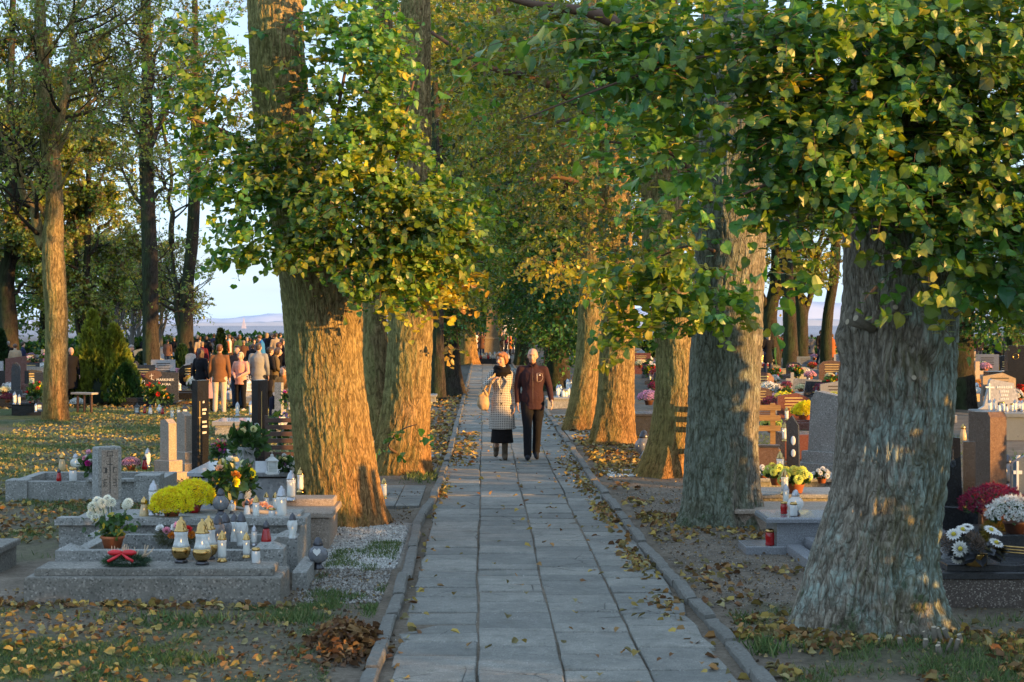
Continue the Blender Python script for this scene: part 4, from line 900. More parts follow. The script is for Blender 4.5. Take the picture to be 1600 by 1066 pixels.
field_tree('dark ivy coloured tree at the far left behind the graves', 15, 84, [(14,600,.5),(14,520,.45),(10,440,.4),(20,360,.3),(16,200,.2),(20,0,.15)],
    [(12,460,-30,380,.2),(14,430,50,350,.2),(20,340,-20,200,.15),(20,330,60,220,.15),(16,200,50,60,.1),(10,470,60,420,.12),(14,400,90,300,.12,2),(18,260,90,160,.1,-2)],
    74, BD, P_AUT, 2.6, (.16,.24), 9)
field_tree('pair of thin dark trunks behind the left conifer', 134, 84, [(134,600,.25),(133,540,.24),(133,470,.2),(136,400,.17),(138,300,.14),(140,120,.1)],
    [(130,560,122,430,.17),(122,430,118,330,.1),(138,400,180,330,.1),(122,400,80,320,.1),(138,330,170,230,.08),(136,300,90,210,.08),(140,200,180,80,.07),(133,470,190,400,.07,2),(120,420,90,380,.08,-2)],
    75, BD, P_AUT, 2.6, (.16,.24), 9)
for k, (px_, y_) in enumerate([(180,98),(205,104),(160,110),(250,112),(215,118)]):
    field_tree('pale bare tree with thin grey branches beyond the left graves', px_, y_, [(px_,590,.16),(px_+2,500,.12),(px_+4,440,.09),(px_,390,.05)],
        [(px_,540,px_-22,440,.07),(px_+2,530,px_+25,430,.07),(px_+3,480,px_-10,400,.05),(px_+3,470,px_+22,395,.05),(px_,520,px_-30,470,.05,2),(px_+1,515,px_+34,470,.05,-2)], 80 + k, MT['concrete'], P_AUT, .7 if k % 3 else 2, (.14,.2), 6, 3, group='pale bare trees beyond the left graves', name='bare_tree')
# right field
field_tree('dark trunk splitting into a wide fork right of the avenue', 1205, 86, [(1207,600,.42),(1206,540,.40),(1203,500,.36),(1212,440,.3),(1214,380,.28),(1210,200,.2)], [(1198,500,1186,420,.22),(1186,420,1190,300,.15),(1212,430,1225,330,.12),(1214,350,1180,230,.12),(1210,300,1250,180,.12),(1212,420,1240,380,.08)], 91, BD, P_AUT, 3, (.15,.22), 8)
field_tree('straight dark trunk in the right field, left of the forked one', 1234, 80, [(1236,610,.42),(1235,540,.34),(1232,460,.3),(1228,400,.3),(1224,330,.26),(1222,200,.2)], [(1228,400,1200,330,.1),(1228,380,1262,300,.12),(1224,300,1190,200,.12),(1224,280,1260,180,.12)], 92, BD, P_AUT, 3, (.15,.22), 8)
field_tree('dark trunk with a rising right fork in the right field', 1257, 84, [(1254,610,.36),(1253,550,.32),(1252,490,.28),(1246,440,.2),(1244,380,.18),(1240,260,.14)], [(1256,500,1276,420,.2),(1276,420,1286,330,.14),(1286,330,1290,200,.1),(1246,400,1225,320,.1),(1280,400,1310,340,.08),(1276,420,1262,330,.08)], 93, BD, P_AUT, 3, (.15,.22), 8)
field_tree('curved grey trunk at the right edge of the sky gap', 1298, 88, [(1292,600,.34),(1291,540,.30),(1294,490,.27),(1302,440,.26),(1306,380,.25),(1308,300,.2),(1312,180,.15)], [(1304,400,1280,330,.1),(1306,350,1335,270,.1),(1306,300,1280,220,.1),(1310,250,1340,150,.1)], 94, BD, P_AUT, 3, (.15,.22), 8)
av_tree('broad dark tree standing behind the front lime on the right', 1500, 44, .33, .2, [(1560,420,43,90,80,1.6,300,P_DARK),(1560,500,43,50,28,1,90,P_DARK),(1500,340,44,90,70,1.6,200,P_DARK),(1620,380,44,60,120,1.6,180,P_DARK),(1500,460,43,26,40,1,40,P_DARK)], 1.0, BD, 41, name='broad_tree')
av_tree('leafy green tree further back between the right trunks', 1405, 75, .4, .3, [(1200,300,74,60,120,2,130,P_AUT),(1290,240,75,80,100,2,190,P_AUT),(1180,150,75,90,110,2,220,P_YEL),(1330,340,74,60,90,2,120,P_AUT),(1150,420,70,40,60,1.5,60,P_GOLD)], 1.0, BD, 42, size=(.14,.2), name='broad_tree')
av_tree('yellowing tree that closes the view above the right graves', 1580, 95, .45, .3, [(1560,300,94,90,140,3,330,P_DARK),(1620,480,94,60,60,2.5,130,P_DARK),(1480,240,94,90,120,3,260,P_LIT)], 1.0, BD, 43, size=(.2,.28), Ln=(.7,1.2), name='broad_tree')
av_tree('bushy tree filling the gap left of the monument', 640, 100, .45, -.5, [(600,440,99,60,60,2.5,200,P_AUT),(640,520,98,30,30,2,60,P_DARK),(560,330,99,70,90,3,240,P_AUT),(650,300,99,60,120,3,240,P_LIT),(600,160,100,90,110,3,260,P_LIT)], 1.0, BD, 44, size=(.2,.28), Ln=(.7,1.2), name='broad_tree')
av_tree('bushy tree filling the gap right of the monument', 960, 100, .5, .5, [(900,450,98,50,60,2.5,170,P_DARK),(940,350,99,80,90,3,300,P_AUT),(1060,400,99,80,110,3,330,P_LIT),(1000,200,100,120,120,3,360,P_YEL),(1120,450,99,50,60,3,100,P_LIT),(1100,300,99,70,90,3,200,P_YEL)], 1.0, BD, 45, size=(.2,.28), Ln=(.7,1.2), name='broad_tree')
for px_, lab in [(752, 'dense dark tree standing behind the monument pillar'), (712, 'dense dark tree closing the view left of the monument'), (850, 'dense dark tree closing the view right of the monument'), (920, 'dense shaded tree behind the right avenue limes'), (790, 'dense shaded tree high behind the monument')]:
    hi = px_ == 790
    av_tree(lab, px_, 165, .5, .3, [(px_,500 - 120 * hi,164,48,46,4,120,P_DARK),(px_+10,410 - 60 * hi,164,60,60,4,160,P_DARK),(px_-5,300,164,70,80,4,180,P_DARK),(px_,170,165,100,90,4,300,P_LIT),(px_,50,165,120,90,4,330,P_LIT)], 1.1, BD, int(px_), size=(.3,.42), Ln=(1,1.8), name='broad_tree')  # backdrop trees added to darken the avenue end, shade in their leaf colour
# woods at the left edge, far
for k, (px_, Y_, pal, lab) in enumerate([(-10,120,P_DARK,'dark bushy tree at the far left edge'),(70,125,P_AUT,'olive bushy tree behind the slender orange lit one'),(140,130,P_AUT,'olive bushy tree behind the thin dark trunks')]):
    av_tree(lab, px_, Y_, .5, .3, [(px_,470,Y_,50,50,3,170,pal),(px_-10,390,Y_,60,60,3,200,pal),(px_+10,300,Y_,70,80,3,200,pal),(px_,180,Y_,80,90,3,150,P_AUT)], .9, BD, 50 + k, size=(.26,.36), Ln=(.9,1.6), name='broad_tree')
# ------------------------------------------------------------------ people
def ring_loft(mb, rings, seg=18, caps=True):
    """rings: (cx,cy,cz,rx,ry) with rings lying across z"""
    vs = []; fs = []
    for cx, cy, cz, rx, ry in rings:
        for i in range(seg):
            a = 2 * PI * i / seg; vs.append((cx + rx * math.cos(a), cy + ry * math.sin(a), cz))
    n = len(rings)
    up = rings[-1][2] > rings[0][2]
    for j in range(n - 1):
        for i in range(seg):
            i2 = (i + 1) % seg; q = [j * seg + i, j * seg + i2, (j + 1) * seg + i2, (j + 1) * seg + i]
            fs.append(q if up else q[::-1])
    a, b = list(range(seg)), list(range((n - 1) * seg, n * seg))
    fs.append(a[::-1] if up else a); fs.append(b if up else b[::-1])
    mb.add(vs, fs, 0, True)
def capsule(mb, p0, p1, r0, r1, seg=12):
    p0, p1 = Vector(p0), Vector(p1); t_ = (p1 - p0); L0 = t_.length; t_ = t_ / max(L0, 1e-6)
    pts = []; rr = []
    for a in (-80, -55, -25): pts.append(p0 + t_ * (r0 * math.sin(R(a)))); rr.append(r0 * math.cos(R(a)))
    pts += [p0, p1]; rr += [r0, r1]
    for a in (25, 55, 80): pts.append(p1 + t_ * (r1 * math.sin(R(a)))); rr.append(r1 * math.cos(R(a)))
    mb.tube(pts, rr, seg)
def limb(mb, pts, rads, seg=14):
    for i in range(len(pts) - 1): capsule(mb, pts[i], pts[i + 1], rads[i], rads[i + 1], seg)
def remeshed(mb, name, voxel, mats, smooth=4, fac=.5):
    me = mb.mesh(name, mats); o = bpy.data.objects.new('tmp', me); COL.objects.link(o)
    m = o.modifiers.new('r', 'REMESH'); m.mode = 'VOXEL'; m.voxel_size = voxel; m.use_smooth_shade = True
    if smooth: s = o.modifiers.new('s', 'SMOOTH'); s.iterations = smooth; s.factor = fac
    dg = bpy.context.evaluated_depsgraph_get(); dg.update()
    r = bpy.data.meshes.new_from_object(o.evaluated_get(dg), depsgraph=dg); r.name = name
    bpy.data.objects.remove(o); bpy.data.meshes.remove(me)
    r.materials.clear()
    for x in (mats if isinstance(mats, (list, tuple)) else [mats]): r.materials.append(x)
    return r
def hand(mb, wrist, direc, palm_n, side, s=1.0, curl=.5):
    """wrist pos, direction of the hand, palm normal, side=+1 thumb towards +cross"""
    w_ = Vector(wrist); d = Vector(direc).normalized(); n = Vector(palm_n); n = (n - d * n.dot(d)).normalized(); u = d.cross(n) * side
    c = w_ + d * .05 * s
    for k in (-1, 0, 1): capsule(mb, w_ + u * .018 * k * s, w_ + d * .085 * s + u * .026 * k * s, .017 * s, .014 * s, 8)
    for k, ln in zip((-1.5, -.5, .5, 1.5), (.062, .074, .08, .07)):
        b = w_ + d * .085 * s + u * .019 * k * s; d1 = (d + n * curl * .6).normalized(); d2 = (d + n * curl * 1.6).normalized()
        m1 = b + d1 * ln * .5 * s; m2 = m1 + d2 * ln * .55 * s
        capsule(mb, b, m1, .0092 * s, .0085 * s, 7); capsule(mb, m1, m2, .0085 * s, .007 * s, 7)
    tb = w_ + d * .025 * s + u * .03 * s; t1 = tb + (d + u * .8).normalized() * .035 * s; t2 = t1 + (d + u * .25 + n * .3).normalized() * .032 * s
    capsule(mb, tb, t1, .013 * s, .011 * s, 8); capsule(mb, t1, t2, .011 * s, .008 * s, 8)
def pose(**k):
    J = dict(head=(0,-.015,1.635), neck=(0,.01,1.49), hip=(0,0,.94), chest=(0,0,1.30),
             shL=(.185,.01,1.42), elL=(.245,.03,1.14), wrL=(.25,-.04,.90), shR=(-.185,.01,1.42), elR=(-.245,.03,1.14), wrR=(-.25,-.04,.90),
             hpL=(.095,0,.90), knL=(.105,-.01,.50), anL=(.11,.02,.09), hpR=(-.095,0,.90), knR=(-.105,-.01,.50), anR=(-.11,.02,.09),
             toeL=(.12,-.15,.03), toeR=(-.12,-.15,.03), face=(0,-1,0))
    J.update(k); return {a: Vector(b) for a, b in J.items()}
POSES = dict(
    stand=pose(), 
    stand2=pose(elL=(.26,-.02,1.15), wrL=(.12,-.22,1.06), elR=(-.26,-.02,1.15), wrR=(-.10,-.22,1.06), hand=(0,0,0)),
    stride=pose(knL=(.10,-.12,.52), anL=(.10,-.16,.10), toeL=(.11,-.33,.05), knR=(-.10,.06,.50), anR=(-.10,.24,.13), toeR=(-.11,.10,.03), wrL=(.27,.06,.90), wrR=(-.27,-.12,.91)),
    pocket=pose(elL=(.28,.08,1.16), wrL=(.19,-.06,.98), elR=(-.28,.08,1.16), wrR=(-.19,-.06,.98)),
    bow=pose(head=(0,-.13,1.58), neck=(0,-.05,1.46), shL=(.18,-.03,1.40), shR=(-.18,-.03,1.40), elL=(.24,-.05,1.13), wrL=(.06,-.24,1.02), elR=(-.24,-.05,1.13), wrR=(-.05,-.24,1.02)),
    sit=pose(head=(0,-.06,1.20), neck=(0,-.02,1.06), chest=(0,0,.88), hip=(0,.05,.52), shL=(.18,-.01,1.0), shR=(-.18,-.01,1.0), elL=(.24,-.10,.76), wrL=(.10,-.33,.66), elR=(-.24,-.10,.76), wrR=(-.09,-.33,.66),
             hpL=(.09,0,.50), hpR=(-.09,0,.50), knL=(.12,-.42,.50), knR=(-.10,-.42,.50), anL=(.12,-.44,.09), anR=(-.10,-.44,.09), toeL=(.12,-.60,.03), toeR=(-.1,-.60,.03)),
)
def torso(mb, J, g, ex=0.0, hem=None, fem=False, top=1.0):
    """g: girth factor; ex: clothing offset; hem: extra rings downwards [(dz, rx, ry)]"""
    hip, neck, chest = J['hip'], J['neck'], J['chest']; wv = .83 if fem else .95
    ch = hip.lerp(neck, .68); ws = hip.lerp(neck, .30)
    rings = []
    for dz, rx, ry in (hem or []): rings.append((hip.x, hip.y, hip.z + dz, rx, ry))
    rings += [(hip.x, hip.y, hip.z - .06, .155 * g + ex, .110 * g + ex), (hip.x, hip.y, hip.z + .02, .165 * g + ex, .118 * g + ex), (ws.x, ws.y, ws.z, .145 * g * wv + ex, .105 * g + ex),
              (ch.x, ch.y, ch.z - .06, .160 * g * (.95 if fem else 1) + ex, .118 * g + ex), (ch.x, ch.y, ch.z + .05, .165 * g * (.93 if fem else 1) + ex, .110 * g + ex)]
    sh = (J['shL'] + J['shR']) / 2
    rings += [(sh.x, sh.y, sh.z - .01, .150 * g * (.92 if fem else 1) + ex, .085 * g + ex * .8), (sh.x, sh.y, sh.z + .045, .085 * g + ex, .062 + ex * .6), (neck.x, neck.y, neck.z + .015, .058 + ex * .3, .058 + ex * .3)]
    ring_loft(mb, rings, 20)
def head_geo(mb, J, fine=True):
    h = J['head']; f = J['face'].normalized(); q = f.to_track_quat('-Y', 'Z').to_matrix().to_4x4(); M = Matrix.Translation(h) @ q
    mb.ball((0, .012, .015), (.076, .094, .098), 18, 14, 0, M)
    mb.ball((0, -.018, -.045), (.058, .066, .068), 16, 12, 0, M)
    mb.ball((0, -.052, -.088), (.026, .022, .022), 10, 8, 0, M)           # chin
    if fine:
        mb.tube([M @ Vector((0, -.082, .012)), M @ Vector((0, -.098, -.018)), M @ Vector((0, -.106, -.034)), M @ Vector((0, -.085, -.044))], [.008, .011, .015, .010], 8)
        mb.ball((0, -.078, .028), (.052, .014, .010), 10, 6, 0, M)      # brow
        for s in (-1, 1):
            mb.ball((.078 * s, .012, -.012), (.010, .020, .032), 8, 8, 0, M); mb.ball((.040 * s, -.060, -.035), (.022, .018, .022), 8, 6, 0, M)
        mb.ball((0, -.078, -.062), (.024, .012, .010), 8, 6, 0, M)
    capsule(mb, tuple(J['neck'] - Vector((0, 0, .04))), tuple(h + Vector((0, .02, -.06))), .058, .052, 12)
    return M
def build_person(name, label, P='stand', fem=False, g=1.0, vox=.014, top='jacket', hair='short', legs='trousers', loc=(0,0,0), rz=0, s=1.0, group=None, colors=None, J=None, mats=None, fine=True, coat_hem=.45, sleeves=True):
    J = J or POSES[P]; col = dict(top=(.05,.05,.06), trousers=(.02,.02,.03), shoes=(.015,.015,.015), hair=(.05,.03,.02), skin=None); col.update(colors or {})
    root = thing(name, label, 'person', loc, rz, group, s); mats = mats or {}
    mb = MB(); torso(mb, J, g * .93, 0, None, fem); M = head_geo(mb, J, fine)
    for k, sx in (('L', 1), ('R', -1)):
        limb(mb, [J['sh' + k], J['el' + k], J['wr' + k]], [.050 * g, .038 * g, .026])
        d = (J['wr' + k] - J['el' + k]).normalized(); pn = Vector((-sx, 0, 0)) if abs(d.z) > .6 else Vector((0, .2, -1))
        if fine: hand(mb, J['wr' + k], d, pn, 1 if sx < 0 else -1)
        else: capsule(mb, J['wr' + k], J['wr' + k] + d * .13, .03, .022, 8)
        limb(mb, [J['hp' + k], J['kn' + k], J['an' + k]], [.082 * g, .056, .04])
        capsule(mb, J['an' + k] - Vector((0, 0, .04)), J['toe' + k] + Vector((0, .03, .0)), .026, .02, 8)
    link('body', remeshed(mb, 'body', vox if fine else vox * 1.4, mats.get('skin', MT['skin']), 2, .4), root)
    # top garment
    mb = MB(); ex = .018
    hem = None
    if top == 'coat': hem = [(-coat_hem, .225 * g, .185 * g), (-coat_hem * .5, .20 * g + .01, .16 * g), (-.16, .175 * g + ex, .128 * g + ex)]
    else: hem = [(-.15, .165 * g + ex, .122 * g + ex)]
    torso(mb, J, g, ex, hem, fem)
    for k in 'LR':
        limb(mb, [J['sh' + k], J['sh' + k].lerp(J['el' + k], .5), J['el' + k], J['wr' + k].lerp(J['el' + k], .12)], [.062 * g, .060 * g, .052 * g, .043])
        capsule(mb, J['neck'] - Vector((0, 0, .07)), J['sh' + k] + Vector((0, 0, .0)), .060, .062 * g, 12)
    nk = J['neck']; capsule(mb, nk - Vector((0, 0, .03)), nk + Vector((0, -.004, .02)), .070, .066, 12)
    o = link('jacket' if top != 'coat' else 'coat', remeshed(mb, 'top', vox, mats.get('top', MT['cloth_obj']), 3, .5), root); o.color = (*col['top'], 1)
    mb = MB()
    if legs == 'trousers':
        hip = J['hip']
        ring_loft(mb, [(hip.x, hip.y, min(J['hpL'].z, J['hpR'].z) - .08, .14 * g, .10 * g), (hip.x, hip.y, hip.z, .168 * g, .122 * g), (hip.x, hip.y, hip.z + .10, .145 * g, .11 * g)], 18)
        for k in 'LR': limb(mb, [J['hp' + k], J['hp' + k].lerp(J['kn' + k], .5), J['kn' + k], J['an' + k] + Vector((0, 0, .0))], [.098 * g, .086 * g, .070, .062])
        o = link('trousers', remeshed(mb, 'trousers', vox, mats.get('trousers', MT['cloth_obj']), 2, .5), root); o.color = (*col['trousers'], 1)
    elif legs == 'skirt':
        hip = J['hip']; zb = col.get('skirt_z', .32)
        ring_loft(mb, [(hip.x, hip.y - .01, zb, .185, .165), (hip.x, hip.y - .01, zb + .2, .165, .145), (hip.x, hip.y, (zb + hip.z) / 2 + .08, .155, .125), (hip.x, hip.y, hip.z, .16 * g, .12 * g)], 20)
        o = link('skirt', remeshed(mb, 'skirt', vox, mats.get('trousers', MT['cloth_obj']), 2, .5), root); o.color = (*col['trousers'], 1)
    for k in 'LR':
        mb = MB(); a, t_ = J['an' + k], J['toe' + k]; d = (t_ - a); d.z = 0; d.normalize(); heel = a - d * .04; hz = a.z - .09
        capsule(mb, (heel.x, heel.y, hz + .045), (a.x + d.x * .05, a.y + d.y * .05, hz + .05 + (t_.z - .03) * .5), .043, .045, 10)
        capsule(mb, (a.x + d.x * .05, a.y + d.y * .05, (hz + t_.z) / 2 + .03), (t_.x, t_.y, t_.z + .008), .045, .034, 10)
        capsule(mb, (a.x, a.y, a.z - .03), (a.x, a.y, a.z + .07 + (.12 if legs == 'skirt' else 0)), .048, .05, 10)
        o = link('shoe', remeshed(mb, 'shoe', vox, mats.get('shoes', MT['cloth_obj']), 1, .5), root); o.color = (*col['shoes'], 1)
    # hair or hat
    mb = MB()
    if hair != 'none':
        mb.ball((0, .030, .038), (.083, .092, .088), 18, 12, 0, M)
        if hair in ('long', 'bob'):
            zl = -.20 if hair == 'long' else -.09
            mb.tube([M @ Vector((0, .035, .06)), M @ Vector((0, .05, -.02)), M @ Vector((0, .065, zl))], [.085, .088, .062], 14)
            for s_ in (-1, 1): mb.tube([M @ Vector((.05 * s_, 0, .07)), M @ Vector((.078 * s_, .005, 0)), M @ Vector((.072 * s_, .02, zl * .8))], [.035, .032, .022], 8)
        if hair in ('short', 'bob'):
            mb.ball((0, .052, -.005), (.073, .062, .072), 14, 10, 0, M)
            mb.ball((0, -.030, .088), (.064, .055, .032), 12, 8, 0, M)
        if hair == 'beanie':
            mb.ball((0, .01, .06), (.088, .105, .082), 16, 12, 0, M)
        if hair == 'bun': mb.ball((0, .115, .03), (.042, .042, .042), 10, 8, 0, M); mb.ball((0, .045, -.01), (.077, .066, .07), 14, 10, 0, M)
        if hair == 'fringe': pass
        o = link('hat' if hair == 'beanie' else 'hair', remeshed(mb, 'hair', min(vox, .010), mats.get('hair', MT['hair_obj']), 1, .4), root); o.color = (*col['hair'], 1)
    return root, J, M
t = NT('hair_strands'); v = t.coords(scale=(1,1,.3)); n = t.noise(v, 190, 3)
MT['hair_obj'] = t.done(t.bsdf(color=t.mix(t.math('MULTIPLY', n, .7), t.n('ShaderNodeObjectInfo').outputs['Color'], (.02,.014,.01)), rough=.5, normal=t.bump(n, .5, .004)))

# ---- the walking man
Jm = pose(hip=(0,0,.945), knR=(-.085,-.14,.52), anR=(-.08,-.20,.09), toeR=(-.09,-.38,.045), knL=(.075,.02,.50), anL=(.06,.16,.12), toeL=(.07,.0,.03), hpL=(.09,0,.90), hpR=(-.09,0,.90),
          shL=(.185,.01,1.415), shR=(-.185,.01,1.415), elL=(.262,.02,1.15), wrL=(.295,-.10,.93), elR=(-.24,.03,1.15), wrR=(-.235,-.03,.89), head=(0,-.03,1.635), face=(-.12,-1,-.02))
MX, MY = .775, 27.15
man, J, M = build_person('person', 'grey haired man in dark maroon zipped jacket and black trousers walking on the path', g=1.05, vox=.0095, top='jacket', hair='none', loc=(MX, MY, .022), colors=dict(top=(.055,.026,.030), trousers=(.012,.012,.016), shoes=(.016,.02,.03)), J=Jm, s=1.0)
mb = MB(); mb.ball((0, .034, .030), (.0800, .083, .088), 18, 12, 0, M); mb.ball((0, .046, -.008), (.0775, .060, .062), 14, 10, 0, M)
o = link('hair', remeshed(mb, 'hair', .008, MT['hair_obj'], 2, .5), man); o.color = (.36, .31, .26, 1)
MT['eye'] = m_simple('eye_dark', (.03,.02,.015), .3)
for s_ in (-1, 1): mb = MB(); mb.ball((.030 * s_, -.078, .010), (.011, .006, .005), 8, 6, 0, M); mb.build('eye', MT['eye'], man)
mb = MB(); mb.ball((0, -.0885, -.062), (.021, .003, .004), 8, 6, 0, M); mb.build('mouth', m_simple('lips', (.36,.14,.11), .5), man)
zipm = m_simple('zip_light', (.62,.50,.42), .5)
mb = MB(); mb.tube([(.0,-.166,.86), (0,-.168,1.0), (0,-.163,1.15), (0,-.158,1.28), (0,-.142,1.40), (0,-.10,1.475)], .0035, 6); mb.build('zip', m_simple('zip_dark', (.10,.06,.06), .4), man)
mb = MB(); mb.tube([(.065,-.160,1.36), (.066,-.163,1.30), (.068,-.163,1.235)], .0045, 6); mb.build('pocket_zip', zipm, man)
mb = MB(); mb.tube([(.07,-.158,1.365), (.12,-.146,1.365), (.150,-.13,1.35), (.158,-.122,1.29), (.135,-.14,1.245), (.075,-.162,1.228)], .0022, 5); mb.build('pocket_seam', zipm, man)
mb = MB(); mb.ball((0, 0, 0), (.017, .004, .009), 10, 6, 0, Matrix.Translation((.108,-.152,1.335))); mb.build('logo', MT['letter_white'], man)
mb = MB(); mb.tube([(-.055,-.052,1.50), (-.03,-.09,1.475), (0,-.103,1.465)], .012, 6); mb.tube([(.055,-.052,1.50), (.03,-.09,1.475), (0,-.103,1.465)], .012, 6); ob = mb.build('collar', MT['cloth_obj'], man); ob.color = (.035, .018, .02, 1)

# ---- the walking woman
Jw = pose(hip=(0,0,.93), head=(-.005,-.035,1.60), neck=(0,.0,1.455), knL=(.06,-.06,.50), anL=(.045,-.10,.09), toeL=(.05,-.25,.03), knR=(-.07,-.02,.50), anR=(-.09,.16,.17), toeR=(-.10,.03,.06),
          shL=(.155,.01,1.375), shR=(-.155,.01,1.375), elL=(.215,.03,1.10), wrL=(.205,-.05,.87), elR=(-.25,-.06,1.19), wrR=(-.15,-.21,1.28), face=(-.75,-1,-.05))
t = NT('checked_wool'); v = t.coords()
sep = t.n('ShaderNodeSeparateXYZ', {0: v})
nn = t.noise(v, 5, 3); ang = t.n('ShaderNodeMath', {0: sep.outputs[0], 1: t.math('ADD', sep.outputs[1], -.02)}, operation='ARCTAN2').outputs[0]
def stripes(x, f, w_): return t.math('GREATER_THAN', t.math('FRACT', t.math('MULTIPLY', x, f)), w_)
a = stripes(t.math('ADD', sep.outputs[2], t.math('MULTIPLY', nn, .03)), 36.0, .46); b = stripes(t.math('ADD', sep.outputs[0], t.math('MULTIPLY', nn, .03)), 34.0, .42)
dk = t.math('MAXIMUM', t.math('SUBTRACT', 1.0, a), t.math('SUBTRACT', 1.0, b)); dk2 = t.math('MULTIPLY', t.math('SUBTRACT', 1.0, a), 1.0)
fac = t.math('MAXIMUM', t.math('MULTIPLY', t.math('MULTIPLY', a, b), 0.0), t.math('MULTIPLY', a, b))
c = t.mix(fac, (.54,.50,.45), (.06,.056,.056))
MT['check'] = t.done(t.bsdf(color=c, rough=.95, spec=.1, normal=t.bump(t.noise(v, 9, 3, .5, .6), .5, .03)))
woman, J, M = build_person('person', 'woman in black and white checked coat with tan bag walking beside the man', g=.96, fem=True, vox=.0095, top='coat', hair='none', legs='skirt', loc=(.295, 27.2, .022), s=.985,
    colors=dict(trousers=(.012,.010,.011), shoes=(.10,.075,.05), skirt_z=.27), J=Jw, mats=dict(top=MT['check']), coat_hem=.44)
mb = MB(); mb.ball((0, .028, .036), (.087, .098, .092), 18, 12, 0, M); mb.ball((0, .055, -.01), (.083, .07, .078), 14, 10, 0, M); mb.tube([M @ Vector((-.05, -.05, .09)), M @ Vector((.01, -.075, .085)), M @ Vector((.06, -.045, .06))], [.026, .03, .026], 8)
for s_ in (-1, 1): mb.tube([M @ Vector((.06 * s_, -.01, .07)), M @ Vector((.080 * s_, .0, .01)), M @ Vector((.072 * s_, .02, -.05))], [.034, .028, .018], 8)
o = link('hair', remeshed(mb, 'hair', .008, MT['hair_obj'], 1, .4), woman); o.color = (.52, .21, .07, 1)
for s_ in (-1, 1): mb = MB(); mb.ball((.029 * s_, -.078, .008), (.011, .006, .004), 8, 6, 0, M); mb.build('eye', MT['eye'], woman)
mb = MB(); mb.ball((0, -.0885, -.062), (.019, .003, .004), 8, 6, 0, M); mb.build('mouth', m_simple('lips', (.42,.12,.10), .5), woman)
mb = MB()
for k in range(3):
    r0 = (.098, .108, .118)[k]; z0 = (1.475, 1.44, 1.40)[k]
    pts = [(r0 * math.cos(a) * (1 + .05 * math.sin(3 * a + k)), -.02 + r0 * .92 * math.sin(a), z0 + .02 * math.sin(2 * a + k * 2) - .02 * (math.sin(a) < -.4)) for a in np.linspace(0, 2 * PI, 18)]
    mb.tube(pts, .036, 9)
mb.ball((0, -.10, 1.36), (.085, .05, .07), 12, 8)
link('scarf', remeshed(mb, 'scarf', .010, m_cloth('scarf_wool', (.012,.010,.010), weave=120), 2, .5), woman)
for z_ in (1.06, .90): mb = MB(); mb.lathe([(0, 0), (.016, .002), (.016, .006), (0, .008)], (0,0,0), 10, 0, False, Matrix.Translation((-.01, -.152, z_)) @ Matrix.Rotation(PI / 2, 4, 'X')); mb.build('coat_button', MT['blackplastic'], woman)
mb = MB(); mb.tube([(-.02,-.135,1.33), (-.075,-.140,1.25), (-.02,-.155,1.10)], [.012,.026,.008], 6); mb.tube([(.02,-.135,1.33), (.085,-.140,1.25), (.0,-.155,1.10)], [.012,.026,.008], 6)
link('lapel', remeshed(mb, 'lapel', .008, MT['check'], 1, .4), woman)
# her bag (a thing of its own, held on her shoulder)
bagm = m_simple('tan_leather', (.42,.29,.16), .6, var=.15, scale=12, bump=.3)
bag = thing('handbag', 'soft tan shoulder bag with knotted handles carried by the woman', 'bag', (0, 0, 0))
mb = MB(); bx, by = .012, 27.12
ring_loft(mb, [(bx + .02, by, .74, .03, .02), (bx + .0, by, .77, .09, .05), (bx - .015, by, .86, .125, .065), (bx - .02, by, .95, .118, .06), (bx - .01, by, 1.03, .095, .045), (bx + .0, by, 1.10, .10, .03)], 18); capsule(mb, (bx - .09, by - .02, 1.02), (bx - .03, by - .04, 1.08), .03, .025); capsule(mb, (bx + .06, by - .02, 1.04), (bx + .02, by - .04, 1.10), .03, .028)
for v_ in range(len(mb.v)): q_ = mb.v[v_]; mb.v[v_] = (bx + (q_[0] - bx) * .8, by + (q_[1] - by), 1.08 + (q_[2] - 1.08) * .85 + .012 * math.sin(q_[0] * 60))
link('bag_body', remeshed(mb, 'bag', .010, bagm, 2, .5), bag)
mb = MB(); mb.tube([(bx - .07, by, 1.03), (bx + .02, by - .03, 1.16), (bx + .09, by - .06, 1.28), (.19, 27.08, 1.38)], [.02,.018,.014,.012], 8); mb.tube([(bx + .06, by, 1.03), (bx + .09, by - .04, 1.16), (bx + .12, by - .07, 1.28), (.20, 27.10, 1.38)], [.018,.016,.014,.012], 8)
mb.build('strap', bagm, bag)

# ---- the visitors standing in the left field
def stander(label, px, ptop, Y, rz, h=None, **k):
    """px of body, row of the crown of the head; height from the rows"""
    hh = h or (wz(ptop, Y)); s = hh / 1.745 if k.get('P') != 'sit' else hh / 1.33
    return build_person('person', label, loc=(wx(px, Y), Y, 0), rz=rz, s=s, **k)[0]
stander('woman with long dark hair, black top and red skirt seen from behind', 314, 548, 42.5, 2.6, fem=True, hair='long', top='jacket', legs='skirt', vox=.02, colors=dict(top=(.012,.012,.018), trousers=(.55,.03,.05), hair=(.06,.02,.015), shoes=(.01,.01,.01), skirt_z=.55), h=1.56)
stander('man in brown quilted jacket and cream trousers seen from behind', 343, 541, 42.0, 3.1, hair='short', vox=.016, g=1.1, colors=dict(top=(.20,.095,.045), trousers=(.55,.46,.37), shoes=(.35,.36,.38), hair=(.16,.06,.025)), h=1.66)
stander('man in dark brown jacket half hidden behind the pink clad woman', 371, 548, 44.3, -.4, hair='short', vox=.018, g=1.1, colors=dict(top=(.06,.035,.03), trousers=(.03,.05,.09), hair=(.03,.02,.018)), h=1.60)
